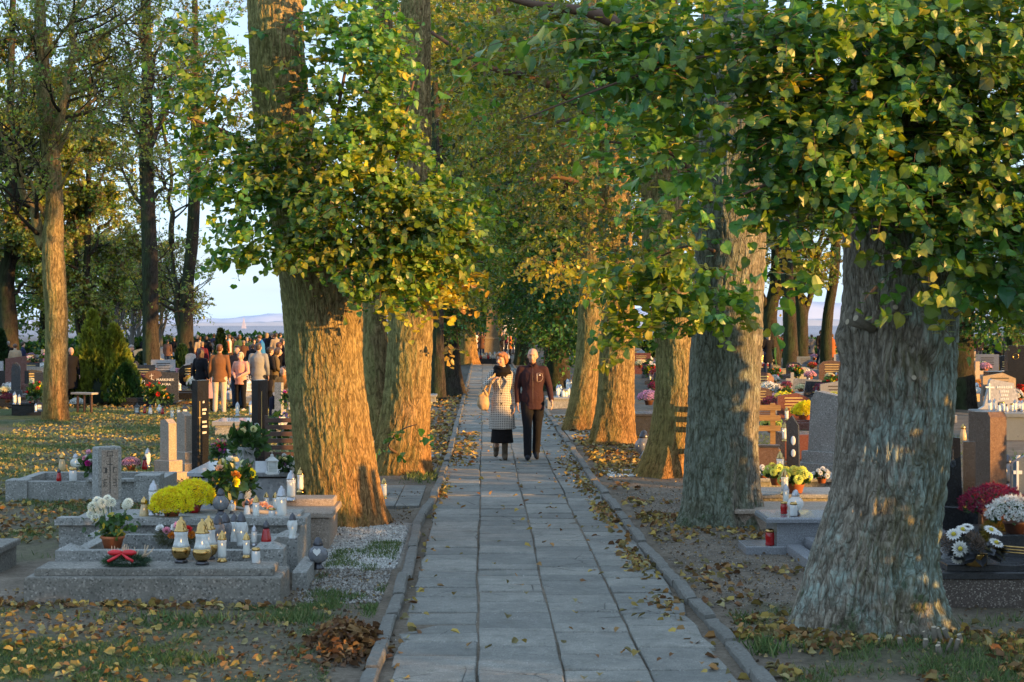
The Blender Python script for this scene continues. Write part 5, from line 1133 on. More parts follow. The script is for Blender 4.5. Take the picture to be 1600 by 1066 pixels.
stander('elderly woman in salmon pink jacket with folded hands', 376, 556, 42.8, -.35, P='stand2', fem=True, hair='bob', vox=.016, g=1.05, colors=dict(top=(.72,.36,.28), trousers=(.012,.012,.015), hair=(.75,.55,.38), shoes=(.5,.45,.4)), h=1.46)
stander('man in light grey pullover and dark trousers seen from behind', 404, 541, 43.2, 3.0, hair='short', vox=.016, g=1.1, colors=dict(top=(.30,.30,.29), trousers=(.015,.02,.035), hair=(.08,.06,.05)), h=1.68)
stander('man in black overcoat beside the grey pullover man', 417, 544, 43.8, 2.4, hair='short', top='coat', vox=.018, colors=dict(top=(.03,.025,.025), trousers=(.01,.01,.01), hair=(.05,.035,.025)), h=1.62, P='bow')
stander('woman in olive brown coat bowing her head by the front left trunk', 428, 548, 44.0, 1.9, fem=True, hair='bob', top='coat', vox=.018, P='bow', colors=dict(top=(.15,.11,.06), trousers=(.02,.02,.02), hair=(.09,.06,.04)), h=1.60)
stander('person in black coat with shoulder strap next to the front left trunk', 436, 537, 47.0, 2.7, hair='short', top='coat', vox=.02, colors=dict(top=(.01,.01,.014), trousers=(.01,.01,.015), hair=(.12,.04,.02)), h=1.66)
p = stander('dark haired woman in orange brown jacket sitting behind the light cross stone', 444, 572, 39.5, -.45, P='sit', fem=True, hair='bun', vox=.014, colors=dict(top=(.50,.21,.06), trousers=(.02,.02,.04), hair=(.035,.018,.014)), h=1.20)
tag(build_person('person', 'small child in pink patterned jacket beside the brown quilted jacket man', loc=(wx(327, 42.6), 42.6, 0), rz=.6, s=.66, P='stand', fem=True, hair='bob', top='coat', vox=.022, colors=dict(top=(.42,.27,.36), trousers=(.01,.01,.012), hair=(.05,.03,.02)))[0])
stander('balding man in long black coat between the slender tree and the conifer', 111, 543, 46, .7, hair='none', top='coat', vox=.02, colors=dict(top=(.008,.008,.012), trousers=(.008,.008,.01)), h=1.54)
stander('woman in dark coat and grey knitted hat behind the conifer', 201, 545, 56, 1.2, hair='beanie', top='coat', vox=.02, colors=dict(top=(.012,.015,.02), trousers=(.01,.01,.01), hair=(.35,.32,.31)), h=1.52, P='bow')
stander('woman with fair hair in dark coat just behind the conifer', 190, 552, 57, 2.2, fem=True, hair='bob', top='coat', vox=.02, colors=dict(top=(.02,.02,.02), trousers=(.01,.01,.01), hair=(.5,.36,.22)), h=1.45, P='bow')
stander('man in brown checked jacket between two dark left trunks', 262, 531, 82, 2.9, hair='short', vox=.03, fine=False, g=1.15, colors=dict(top=(.16,.085,.06), trousers=(.02,.04,.08), hair=(.05,.04,.035)))
# ---- crowd: variants copied with their own colours and labels
protos = []
for i, kw in enumerate([dict(P='stand', hair='short'), dict(P='pocket', hair='short', top='coat'), dict(P='bow', hair='beanie'), dict(P='stand2', fem=True, hair='long', top='coat'), dict(P='stride', fem=True, hair='bob')]):
    q = build_person('person', 'x', vox=.032, fine=False, **kw)[0]; protos.append(q)
PROTOS += protos
CN = {'black': (.012,.012,.015), 'navy': (.02,.03,.08), 'brown': (.13,.06,.035), 'maroon': (.12,.015,.025), 'grey': (.16,.16,.17), 'beige': (.40,.31,.21), 'bright blue': (.04,.20,.50), 'orange': (.55,.17,.04), 'white': (.6,.58,.55), 'green': (.05,.10,.05), 'rust': (.38,.12,.04)}
HN = [(.05,.03,.02), (.02,.015,.012), (.14,.07,.03), (.32,.22,.12), (.30,.28,.27), (.10,.04,.02)]
crowd = [(225,529,88,'black'),(233,527,92,'navy'),(246,529,90,'grey'),(272,530,86,'black'),(308,523,80,'black'),(312,526,78,'beige'),(322,525,76,'black'),(327,528,82,'grey'),(334,522,92,'navy'),(340,524,84,'black'),(352,524,78,'rust'),(358,523,86,'white'),(363,526,90,'brown'),(368,526,82,'black'),(374,523,76,'green'),(380,531,70,'brown'),(386,528,88,'grey'),(391,527,80,'green'),
         (397,530,72,'navy'),(403,529,84,'black'),(410,522,70,'bright blue'),(417,520,86,'navy'),(421,518,80,'black'),(427,522,90,'brown'),(432,519,74,'beige'),(438,520,84,'grey'),(441,530,62,'black'),(6,532,70,'brown'),(13,536,66,'black'),(24,540,60,'beige'),(36,538,64,'navy'),(300,532,74,'brown'),(394,541,60,'black'),(316,536,64,'maroon'),
         (736,521,118,'navy'),(742,518,121,'white'),(747,518,124,'navy'),(753,519,119,'brown'),(757,520,128,'black'),(783,518,122,'black'),(787,517,126,'grey'),(791,518,117,'maroon'),(797,519,119,'orange'),(802,519,125,'black'),(733,524,112,'black'),(806,521,121,'navy'),
         (1200,520,74,'black'),(1222,521,90,'maroon'),(1216,520,96,'brown'),(1283,516,92,'black'),(1300,522,88,'rust'),(1295,521,94,'navy'),(1190,519,96,'navy'),(1268,523,99,'grey'),(1560,517,80,'navy'),(1530,520,90,'black')]
ex = {}
for i, (px_, top_, Y_, cn) in enumerate(crowd):
    zone = 'by the stone monument' if 700 < px_ < 830 else ('in the crowd below the hills' if 220 < px_ < 445 else ('at the far left edge' if px_ < 50 else 'among the right field graves'))
    key = (zone, cn); ex[key] = ex.get(key, 0) + 1
    hr = HN[(i * 7) % 6]; hn = ['brown', 'black', 'chestnut', 'fair', 'grey', 'auburn'][(i * 7) % 6]
    hh = min(1.86, max(1.5, wz(top_, Y_))); pr = protos[(i * 3 + (px_ % 3)) % 5]
    kind_ = {0: 'standing', 1: 'hands pocketed', 2: 'in a hat bowing', 3: 'with long hair', 4: 'in mid step'}[protos.index(pr)]
    tr = [(.012,.012,.015), (.02,.035,.08), (.05,.045,.04)][i % 3]
    d = dup(pr, (wx(px_, Y_), Y_, 0), random.choice([2.6, 3.1, -2.8, 1.7, -1.5, .3]) , f'{hn} haired person in {cn} {kind_} {zone}', 'visitors in the distance', hh / 1.745,
            dict(jacket=(*CN[cn], 1), coat=(*CN[cn], 1), trousers=(*tr, 1), hair=(*hr, 1), hat=(*hr, 1)))
# ------------------------------------------------------------------ lantern, candle and flower prototypes
def lantern(kind, lid='silver', glass='glass'):
    r = thing('grave_lantern', 'x', 'lantern'); PROTOS.append(r); lm = MT[lid]; gm = MT[glass]
    if kind == 'round':
        mb = MB(); mb.lathe([(.052,0),(.056,.004),(.050,.018),(.040,.024)], seg=20); mb.build('base', MT['darkmetal'], r)
        mb = MB(); mb.lathe([(.038,.024),(.060,.035),(.077,.060),(.080,.085),(.072,.105)], seg=24); mb.build('bowl', MT['gold'], r)
        mb = MB(); mb.lathe([(.072,.105),(.064,.125),(.056,.150),(.054,.180),(.060,.205)], seg=24); mb.build('glass', MT[glass], r)
        lid_prof = [(.060,.205),(.061,.212),(.048,.222),(.044,.245),(.036,.268),(.020,.282),(.012,.285),(.012,.30),(.006,.302)]
    elif kind == 'tall':
        mb = MB(); mb.lathe([(.045,0),(.046,.012),(.036,.022),(.034,.035)], seg=18); mb.build('base', lm, r)
        mb = MB(); mb.lathe([(.034,.035),(.037,.06),(.037,.16),(.041,.19)], seg=18); mb.build('glass', gm, r)
        lid_prof = [(.041,.19),(.042,.198),(.034,.21),(.030,.232),(.018,.25),(.010,.256),(.010,.268),(.004,.27)]
    elif kind == 'spiral':
        mb = MB(); seg = 20; prof = [(.040,0),(.038,.02),(.034,.03),(.040,.07),(.055,.12),(.060,.16),(.050,.195),(.044,.205)]; vs = []; fs = []
        for j, (a, z) in enumerate(prof):
            for i in range(seg):
                th = 2 * PI * i / seg + z * 9; rr = a * (1 + .09 * math.cos(5 * (th - z * 9) * 1.0)); vs.append((rr * math.cos(th), rr * math.sin(th), z))
        for j in range(len(prof) - 1):
            for i in range(seg): fs.append([j * seg + i, j * seg + (i + 1) % seg, (j + 1) * seg + (i + 1) % seg, (j + 1) * seg + i])
        mb.add(vs, fs, 0, True); mb.build('glass', gm, r)
        lid_prof = [(.044,.205),(.046,.212),(.040,.222),(.036,.245),(.026,.265),(.012,.275),(.010,.288),(.004,.29)]
    elif kind == 'cone':
        mb = MB(); mb.lathe([(.042,0),(.044,.01),(.048,.03),(.044,.07),(.032,.13),(.026,.155)], seg=18); mb.build('glass', gm, r)
        lid_prof = [(.030,.155),(.032,.165),(.030,.185),(.022,.205),(.010,.215),(.009,.225),(.003,.227)]
    elif kind == 'jar':
        mb = MB(); mb.lathe([(.034,0),(.038,.006),(.036,.03),(.039,.07),(.035,.10),(.033,.108)], seg=16); mb.build('glass', gm, r)
        lid_prof = [(.036,.108),(.038,.112),(.036,.126),(.028,.134),(.012,.136),(.003,.137)]
    elif kind == 'globe':
        mb = MB(); mb.lathe([(.048,0),(.045,.012),(.030,.03),(.028,.045)], seg=18); mb.build('base', MT['darkmetal'], r)
        mb = MB(); mb.lathe([(.028,.045),(.055,.06),(.074,.09),(.076,.12),(.062,.15),(.040,.168),(.036,.178)], seg=22); mb.build('glass', gm, r)
        lid_prof = [(.038,.178),(.040,.186),(.032,.205),(.022,.228),(.010,.238),(.004,.24)]
    if kind == 'house':
        mb = MB(); s_ = .062
        mb.box((0,0,0), (.15,.15,.018)); mb.box((0,0,.018), (.135,.135,.012)); mb.build('base', lm, r)
        mb = MB()
        for a in (-1, 1):
            for b in (-1, 1): mb.box((a * .056, b * .056, .03), (.014,.014,.14), bev=.001)
        for a in (-1, 1):
            mb.box((a * .056, 0, .155), (.012,.10,.015), bev=.001); mb.box((0, a * .056, .155), (.10,.012,.015), bev=.001)
            mb.box((a * .057, 0, .09), (.006,.10,.006), bev=.001); mb.box((0, a * .057, .09), (.10,.006,.006), bev=.001)
        mb.build('frame', lm, r)
        mb = MB(); mb.box((0,0,.031), (.102,.102,.122), bev=.001); mb.build('glass', MT['glass'], r)
        mb = MB(); mb.box((0,0,.17), (.15,.15,.012)); mb.add([(-.07,-.07,.182),(.07,-.07,.182),(.07,.07,.182),(-.07,.07,.182),(-.02,-.02,.225),(.02,-.02,.225),(.02,.02,.225),(-.02,.02,.225)], [[0,1,5,4],[1,2,6,5],[2,3,7,6],[3,0,4,7],[4,5,6,7]])
        mb.box((0,0,.225), (.035,.035,.02)); mb.add([(-.022,-.022,.245),(.022,-.022,.245),(.022,.022,.245),(-.022,.022,.245),(0,0,.265)], [[0,1,4],[1,2,4],[2,3,4],[3,0,4]]); mb.tube([(math.cos(a) * .018, 0, .278 + math.sin(a) * .018) for a in np.linspace(0, 2 * PI, 9)], .002, 4)
        mb.build('lid', lm, r)
        mb = MB(); mb.lathe([(.026,.031),(.028,.035),(.026,.09),(.0,.092)], seg=12); mb.build('candle', MT['wax'], r)
        return r
    mb = MB(); mb.lathe(lid_prof, seg=20)
    zt = lid_prof[0][1]
    for k in range(6):
        a = k * PI / 3; mb.box((.8 * lid_prof[3][0] * math.cos(a), .8 * lid_prof[3][0] * math.sin(a), zt + .012), (.016,.006,.012), 1, a + PI / 2, .001)
    mb.build('lid', [lm, MT['blackplastic']], r)
    if glass not in ('glass_red',):
        cz = {'round': .03, 'tall': .037, 'spiral': .012, 'cone': .01, 'jar': .006, 'globe': .05}[kind]; ch = {'round': .10, 'tall': .10, 'spiral': .09, 'cone': .08, 'jar': .07, 'globe': .06}[kind]
        mb = MB(); mb.lathe([(.026,cz),(.030,cz+.004),(.029,cz+ch),(.004,cz+ch+.001)], seg=12); c_ = mb.build('candle', MT['wax'], r)
        mb = MB(); mb.lathe([(.0,cz+ch+.002),(.005,cz+ch+.008),(.0035,cz+ch+.016),(0,cz+ch+.026)], seg=8); mb.build('flame', MT['flame'], c_)
    return r
LN = {'round': lantern('round','gold','glass'), 'tall': lantern('tall','silver','glass'), 'tallg': lantern('tall','gold','glass'), 'spiral': lantern('spiral','darkmetal','glass'), 'spiralm': lantern('spiral','darkmetal','glass_smoke'),
      'red': lantern('cone','darkmetal','glass_red'), 'redjar': lantern('jar','gold','glass_red'), 'jar': lantern('jar','gold','glass_milk'), 'globe': lantern('globe','darkmetal','glass_smoke'), 'globec': lantern('globe','silver','glass'),
      'house': lantern('house','white_paint'), 'housed': lantern('house','darkmetal'), 'milk': lantern('cone','darkmetal','glass_milk'), 'pear': lantern('cone','gold','glass_gold')}
HT = {'round': .30, 'tall': .27, 'tallg': .27, 'spiral': .29, 'spiralm': .29, 'red': .227, 'redjar': .137, 'jar': .137, 'globe': .24, 'globec': .24, 'house': .296, 'housed': .296, 'milk': .227, 'pear': .227}
def at(px, py, z=0.0): Y = gy(py, z); return (wx(px, Y), Y, z)
def place_lantern(kind, px, py, z, h_px, label, group=None):
    """foot at pixel (px, py) on a support of height z, h_px tall in the photograph"""
    x, y, z = at(px, py, z); s = h_px * y / F / HT[kind]
    return dup(LN[kind], (x, y, z), random.uniform(0, 6), label, group, (s * .8, s * .8, s) if kind == 'round' else s)
# flowers
def petals_head(n=9, r=1.0, cup=.25, layers=2):
    vs = []; fs = []
    for l in range(layers):
        rr = r * (1 - .42 * l); up = cup * (1 + l * 1.3)
        for k in range(n):
            a = 2 * PI * (k + l * .5) / n; w_ = PI / n * .85
            b = len(vs); vs += [(.08 * math.cos(a), .08 * math.sin(a), .02 + .1 * l), (rr * .7 * math.cos(a - w_), rr * .7 * math.sin(a - w_), up * .5 + .05 * l), (rr * math.cos(a), rr * math.sin(a), up + .05 * l), (rr * .7 * math.cos(a + w_), rr * .7 * math.sin(a + w_), up * .5 + .05 * l)]
            fs.append([b, b + 1, b + 2, b + 3])
    return np.array(vs), fs
HEAD = petals_head(8, .5, .14, 2); HEAD3 = petals_head(9, .5, .2, 3); HEAD_LO = petals_head(5, .55, .12, 1)
def pom(n=70):
    """ball of petals"""
    vs = []; fs = []; g = PI * (3 - 5 ** .5)
    for i in range(n):
        z = 1 - 1.55 * (i + .5) / n; q = math.sqrt(max(0, 1 - z * z)); a = g * i; d = Vector((q * math.cos(a), q * math.sin(a), z)); t_ = Vector((-math.sin(a), math.cos(a), 0)); u = d.cross(t_)
        b = len(vs); c0 = d * .26; e = d * .5 - u * .03; w_ = .10
        vs += [tuple(c0), tuple(e * .85 + t_ * w_ + u * .02), tuple(e - u * .10), tuple(e * .85 - t_ * w_ + u * .02)]; fs.append([b, b + 1, b + 2, b + 3])
    return np.array(vs), fs
POM = pom(); ROSE = pom(26)
def rose_t():
    vs = []; fs = []
    for l, (n, r, z, tw) in enumerate([(5,.5,.0,.0),(5,.38,.12,.6),(4,.26,.22,.2),(3,.14,.28,.9)]):
        for k in range(n):
            a = 2 * PI * k / n + tw; w_ = PI / n * 1.1; b = len(vs)
            vs += [(r * .2 * math.cos(a), r * .2 * math.sin(a), z - .18), (r * math.cos(a - w_), r * math.sin(a - w_), z), (r * 1.12 * math.cos(a), r * 1.12 * math.sin(a), z + .16), (r * math.cos(a + w_), r * math.sin(a + w_), z)]; fs.append([b, b + 1, b + 2, b + 3])
    return np.array(vs), fs
ROSE = rose_t()
def daisy_t():
    vs = []; fs = []
    for k in range(15):
        a = 2 * PI * k / 15; w_ = .085; c, s = math.cos(a), math.sin(a); b = len(vs)
        vs += [(.1 * c, .1 * s, .02), (.36 * c - w_ * s, .36 * s + w_ * c, .05), (.52 * c, .52 * s, .0), (.36 * c + w_ * s, .36 * s - w_ * c, .05)]; fs.append([b, b + 1, b + 2, b + 3])
    return np.array(vs), fs
DAISY = daisy_t()
FC = dict(yellow=(1.0,.76,.02), white=(.80,.79,.74), lilac=(.55,.30,.55), pink=(.75,.32,.42), burgundy=(.22,.012,.05), red=(.60,.02,.02), orange=(.75,.26,.03), cream=(.80,.68,.36), lemon=(.62,.66,.16), purple=(.25,.10,.36), peach=(.78,.42,.26), magenta=(.55,.03,.25))
def heads_mesh(name, T, pos, nn, size, cols, mats=None):
    N = len(pos); V, Fs = scatter(T[0], T[1], pos, frames(np.cross(nn, rng.normal(0, 1, (N, 3))), nn), size)
    c = np.repeat(cols, len(T[0]), 0); k = np.tile((.72 + .5 * np.clip(np.linalg.norm(T[0], axis=1) / .5, 0, 1))[:, None], (N, 1))
    return V, Fs, np.clip(c * k, 0, .9)
def mum(color, T=HEAD, n=230, r=.22, hs=.045, pot='terracotta', flat=.72, potr=.10, poth=.10, cc=None):
    """pot chrysanthemum: dome of small heads over dark foliage; overall about 2r wide"""
    root = thing('potted_chrysanthemum', 'x', 'flowers'); PROTOS.append(root)
    g = PI * (3 - 5 ** .5); i = np.arange(n); z = 1 - 1.12 * (i + .5) / n; q = np.sqrt(np.maximum(0, 1 - z * z)); a = g * i
    d = np.stack([q * np.cos(a), q * np.sin(a), z], 1); rr = r * (1 + rng.normal(0, .05, n) + .12 * (vnoise(d[:, 0] * 2.3, d[:, 1] * 2.3, d[:, 2] * 2.3, 5) - .5))
    pos = d * rr[:, None] * np.array([1, 1, flat]) + np.array([0, 0, poth + r * .22]); nn = nrm(d * np.array([1, 1, 1.3]) + rng.normal(0, .25, (n, 3)))
    base = np.array(FC[color]); cols = base * rng.uniform(.7, 1.2, (n, 1)); 
    if cc: m_ = rng.random(n) < .3; cols[m_] = np.array(FC[cc])
    V, Fs, c = heads_mesh('flowers', T, pos, nn, rng.uniform(.8, 1.15, n) * hs, cols); link('flowers', npmesh('flowers', V, Fs, MT['petal'], c), root)
    m = 260; d2 = nrm(rng.normal(0, 1, (m, 3))); d2[:, 2] = np.abs(d2[:, 2]) * .9 - .25
    p2 = d2 * r * .86 * np.array([1, 1, flat]) + np.array([0, 0, poth + r * .2]); dd = d2 + rng.normal(0, .5, (m, 3))
    V, Fs = scatter(LEAF_LO[0], LEAF_LO[1], p2, frames(dd, rng.normal(0, 1, (m, 3))), rng.uniform(.03, .055, m)); c = np.repeat(np.array([(.03,.065,.02)]) * rng.uniform(.6, 1.6, (m, 1)), 4, 0)
    link('foliage', npmesh('foliage', V, Fs, MT['leaf'], c), root)
    mb = MB(); mb.lathe([(potr * .72,0),(potr * .95,poth * .8),(potr * 1.05,poth * .82),(potr * 1.05,poth),(potr * .9,poth),(potr * .85,poth * .85),(0,poth * .85)], seg=20); mb.build('pot', MT[pot], root)
    return root
def bouquet(cols, T=ROSE, n=14, r=.16, hs=.07, h=.30, vase='granite_white', vr=.045, vh=.16, green=(.035,.08,.03), spike=0, name='flower_bouquet', up=.8, leaves=140, square=False):
    root = thing(name, 'x', 'bouquet'); PROTOS.append(root)
    d = nrm(rng.normal(0, 1, (n, 3)) * np.array([1, 1, .55]) + np.array([0, 0, up])); pos = d * r * rng.uniform(.65, 1.1, (n, 1)) + np.array([0, 0, vh + r * .35])
    cl = np.array([FC[cols[k % len(cols)]] for k in range(n)]) * rng.uniform(.85, 1.15, (n, 1)); nn = nrm(d + rng.normal(0, .3, (n, 3)) + np.array([0, -.5, .1]))
    V, Fs, c = heads_mesh('blossoms', T, pos, nn, rng.uniform(.8, 1.2, n) * hs, cl); link('blossoms', npmesh('blossoms', V, Fs, MT['petal'], c), root)
    m = leaves; d2 = nrm(rng.normal(0, 1, (m, 3)) * np.array([1, 1, .7]) + np.array([0, 0, up * .4])); p2 = d2 * r * rng.uniform(.3, 1.0, (m, 1)) + np.array([0, 0, vh + r * .25])
    V, Fs = scatter(LEAF_MID[0], LEAF_MID[1], p2, frames(d2 + rng.normal(0, .35, (m, 3)), rng.normal(0, 1, (m, 3)) + d2), rng.uniform(.04, .09, m) * r / .16); c = np.repeat(np.array([green]) * rng.uniform(.6, 1.7, (m, 1)), 6, 0)
    link('greenery', npmesh('greenery', V, Fs, MT['leaf'], c), root)
    mb = MB()
    st = [(0,0,vh*.6)]
    for k in range(n): mb.tube([(0, 0, vh * .7), tuple(pos[k] * .6 + np.array([0, 0, vh * .4])), tuple(pos[k])], .003, 4)
    mb.build('stems', m_simple('stem_green', (.06,.12,.03), .6) if 'stem' not in MT else MT['stem'], root)
    mb = MB()
    if square: mb.prism([(-vr,-vr),(vr,-vr),(vr,vr),(-vr,vr)], 0, vh, 0, .004)
    else: mb.lathe([(vr * .85,0),(vr * .9,.01),(vr * .7,vh * .4),(vr * .95,vh * .9),(vr * 1.1,vh),(vr * .9,vh),(vr*.8,vh*.9),(0,vh * .9)], seg=18)
    mb.build('vase', MT[vase] if isinstance(vase, str) else vase, root)
    return root
MT['stem'] = m_simple('stem_green', (.06,.12,.03), .6)
NEED = (np.array([(-.04,0,0),(.04,0,0),(0,1,0)], float), [[0,1,2]])
def needles(name, center, rad, n, ln, col, parent, squash=.6, mat='leaf'):
    d = nrm(rng.normal(0, 1, (n, 3))); p = d * np.array(rad) * rng.uniform(.3, 1, (n, 1)) ** .5 * np.array([1, 1, 1]) + np.array(center)
    V, Fs = scatter(NEED[0], NEED[1], p, frames(d + rng.normal(0, .5, (n, 3)), rng.normal(0, 1, (n, 3))), rng.uniform(.6, 1.2, n) * ln); c = np.repeat(np.array([col]) * rng.uniform(.5, 1.6, (n, 1)), 3, 0)
    return link(name, npmesh(name, V, Fs, MT[mat], c), parent)
# ------------------------------------------------------------------ graves
def text_mesh(s, size, mat, loc, rot, parent, name='lettering', depth=.003, align='CENTER', rz_extra=None):
    cu = bpy.data.curves.new('t', 'FONT'); cu.body = s; cu.size = size; cu.extrude = depth; cu.align_x = align; cu.align_y = 'CENTER'
    o = bpy.data.objects.new('t', cu); COL.objects.link(o); dg = bpy.context.evaluated_depsgraph_get(); dg.update()
    me = bpy.data.meshes.new_from_object(o.evaluated_get(dg), depsgraph=dg); bpy.data.objects.remove(o)
    me.materials.clear(); me.materials.append(mat); r = link(name, me, parent); r.location = loc; r.rotation_euler = rot
    return r
def frame_grave(label, x0, x1, y0, y1, h, mat, t_=.10, posts=None, soil=.6, name='grave', cat='grave', post_mat=None, cap=False):
    g = thing(name, label, cat, (x0, y0, 0)); W, D = x1 - x0, y1 - y0
    mb = MB(); mb.box((W / 2, t_ / 2, -.03), (W - .002, t_, h + .03), bev=.008); mb.box((W / 2, D - t_ / 2, -.03), (W - .002, t_, h + .03), bev=.008)
    mb.box((t_ / 2, D / 2, -.03), (t_, D - 2 * t_ - .004, h + .028), bev=.008); mb.box((W - t_ / 2, D / 2, -.03), (t_, D - 2 * t_ - .004, h + .028), bev=.008)
    mb.build('kerb_frame', MT[mat], g)
    mb = MB(); mb.box((W / 2, D / 2, -.02), (W - 2 * t_ - .006, D - 2 * t_ - .006, h * soil + .02)); mb.build('soil', MT['soil_in'], g)
    for (px_, py_, w_, d_, ph) in (posts or []):
        mb = MB(); T_ = Matrix.Translation((px_, py_, -.03)); hw, hd = w_ / 2, d_ / 2
        mb.add([tuple(T_ @ Vector(v)) for v in [(-hw,-hd,0),(hw,-hd,0),(hw,hd,0),(-hw,hd,0),(-hw,-hd,ph),(hw,-hd,ph),(hw,hd,ph),(-hw,hd,ph),(0,0,ph+.05)]], [[0,1,5,4],[1,2,6,5],[2,3,7,6],[3,0,4,7],[4,5,8],[5,6,8],[6,7,8],[7,4,8]])
        mb.build('corner_post', MT[post_mat or mat], g)
    return g
# -- front tomb (lying slab)
g = thing('grave', 'long weathered grey terrazzo tomb with a flat lying slab, nearest on the left', 'grave', (-3.53, 13.28, 0))
mb = MB(); mb.box((.985, .32, -.05), (1.97, .64, .255), bev=.012); mb.build('plinth', MT['terrazzo_d'], g)
mb = MB(); mb.box((.98, .275, .208), (1.84, .40, .055), bev=.012, rz=.004); mb.build('slab', MT['terrazzo_d'], g)
# -- second tomb: open frame with posts
g = frame_grave('grey terrazzo grave frame with pointed corner posts behind the long front tomb', -3.35, -1.78, 14.05, 15.2, .31, 'terrazzo', .11, [(-.03, .094, .20, .20, .34), (1.63, .08, .20, .26, .36), (1.63, 1.10, .20, .20, .33), (-.03, 1.1, .19, .2, .33)], .55)
mb = MB(); mb.box((-1.66 + 3.35 - .0 + .16, .55, -.03), (.12, .95, .16), bev=.01); mb.build('side_kerb', MT['terrazzo'], g)
# -- third: stepped bed carrying the yellow mums and the engraved stele
g = thing('grave', 'stepped grey terrazzo grave with engraved upright stele showing a long cross', 'grave', (-3.75, 15.35, 0))
mb = MB(); mb.box((1.05, .50, -.03), (2.14, 1.0, .40), bev=.01); mb.build('bed', MT['terrazzo'], g)
mb = MB(); mb.box((1.06, .02, .372), (2.22, .16, .065), bev=.02); mb.box((1.06, .57, .372), (2.0, .86, .03), bev=.008); mb.build('cover_slab', MT['terrazzo'], g)
st = thing('s', None, None); bpy.data.objects.remove(st)
M_ = Matrix.Translation((.20, .95, .36)) @ Matrix.Rotation(R(38), 4, 'Z')
mb = MB(); mb.box((0, 0, 0), (.20, .16, .10), M=M_, bev=.008); mb.box((0, 0, .10), (.235, .13, .54), M=M_, bev=.012); stele = mb.build('stele', MT['terrazzo'], g)
mb = MB(); f = -.0665
mb.plate([(-.085,.14),(.085,.14),(.085,.61),(-.085,.61)], f - .001, f + .003, 0, M_); mb.build('face_panel', MT['terrazzo_pink'], stele)
mb = MB()
for (a, b, c_, d) in [(-.004,.20,.004,.54),(-.03,.47,.03,.478),(-.03,.55,.03,.556),(-.03,.59,.03,.596),(-.03,.55,-.026,.596),(.026,.55,.03,.596),(-.07,.44,-.03,.446),(-.05,.40,-.03,.446),(-.07,.395,-.03,.40),(.03,.44,.07,.446),(.03,.40,.036,.446),(.03,.395,.07,.40),(-.065,.33,-.03,.336),(-.065,.30,-.03,.306),(-.065,.27,-.03,.276),(-.065,.27,-.06,.336),(.03,.33,.065,.336),(.03,.30,.065,.306),(.03,.27,.065,.276),(.06,.27,.065,.336)]:
    mb.plate([(a, b), (c_, b), (c_, d), (a, d)], f - .004, f - .001, 0, M_)
mb.build('incised_cross', MT['letter_dark'], stele)
# -- pink step to the right of it
g = thing('grave', 'pinkish terrazzo step block in front of the sunlit left trunk', 'grave', (-2.15, 16.55, 0))
mb = MB(); mb.box((.28, .5, -.03), (.78, 1.0, .33), bev=.01); mb.build('bed', MT['terrazzo_pink'], g)
mb = MB(); mb.box((.28, .5, .302), (.86, 1.06, .05), bev=.012); mb.box((.42, .75, .354), (.5, .4, .07), bev=.012); mb.build('cover_slab', MT['terrazzo_pink'], g)
# -- light marble tomb
g = thing('grave', 'light grey marble tomb with a black trim strip below the white flower vase', 'grave', (-3.25, 19.4, 0))
mb = MB(); mb.box((.62, .75, -.03), (1.30, 1.5, .45), bev=.008); mb.build('tomb_body', MT['granite_white'], g)
mb = MB(); mb.box((.62, .75, .422), (1.27, 1.47, .02)); mb.box((.28, -.022, .28), (.12, .022, .13)); mb.build('trim_strip', MT['granite_black'], g)
mb = MB(); mb.box((.62, .75, .445), (1.38, 1.58, .05), bev=.01); mb.build('cover_slab', MT['granite_white'], g)
# black upright steles (edge on) at the heads of the tombs
def stele_thing(label, px, Y, z0, h, wpx, depth, rz, mat, name='gravestone', letters=None, base=None, top_slope=0.0):
    w_ = wpx * Y / F; g = thing(name, label, 'gravestone', (wx(px, Y), Y, z0), rz)
    mb = MB(); hx, hd = w_ / 2, depth / 2
    mb.add([(-hx,-hd,0),(hx,-hd,0),(hx,hd,0),(-hx,hd,0),(-hx,-hd,h),(hx,-hd,h - top_slope),(hx,hd,h - top_slope),(-hx,hd,h)], [[0,1,5,4],[1,2,6,5],[2,3,7,6],[3,0,4,7],[4,5,6,7],[3,2,1,0]])
    mb.build('stone', MT[mat], g)
    if base:
        mb = MB(); mb.box((0, 0, -z0), (base[0], base[1], z0 + base[2])); mb.build('base', MT[base[3]], g)
    return g
# the stones are turned so that a narrow flank looks at the camera and the written face looks towards the path
g = stele_thing('tall black polished stele with a thin gold bar and white lines of writing', 313, 22.6, 0, 1.42, 11, .24, R(-28), 'granite_black')
w_ = 11 * 22.6 / F / 2
mb = MB(); mb.plate([(-.006,.45),(.006,.45),(.006,1.15),(-.006,1.15)], 0, .004, 0, Matrix.Translation((w_ + .0005, -.07, 0)) @ Matrix.Rotation(PI / 2, 4, 'Z')); mb.plate([(-.03,.93),(.03,.93),(.03,.94),(-.03,.94)], 0, .005, 0, Matrix.Translation((w_ + .0005, -.07, 0)) @ Matrix.Rotation(PI / 2, 4, 'Z')); mb.build('gold_bar', MT['letter_gold'], g)
mb = MB()
for zz_, n_ in [(1.12,2),(1.02,5),(.97,4),(.86,5),(.80,6),(.72,5)]:
    for j in range(n_): mb.plate([(.0+j*.018-n_*.003,zz_),(.012+j*.018-n_*.003,zz_+.004*(j%2)),(.010+j*.018-n_*.003,zz_+.032),(.001+j*.018-n_*.003,zz_+.028)], 0, .003, 0, Matrix.Translation((w_ + .0005, 0, 0)) @ Matrix.Rotation(PI / 2, 4, 'Z'))
mb.build('inscription', MT['letter_white'], g)
g = stele_thing('tall black polished stele with a gold line standing left of the dark slatted bench', 406, 24.6, 0, 1.36, 12, .24, R(-30), 'granite_black')
w2 = 12 * 24.6 / F / 2
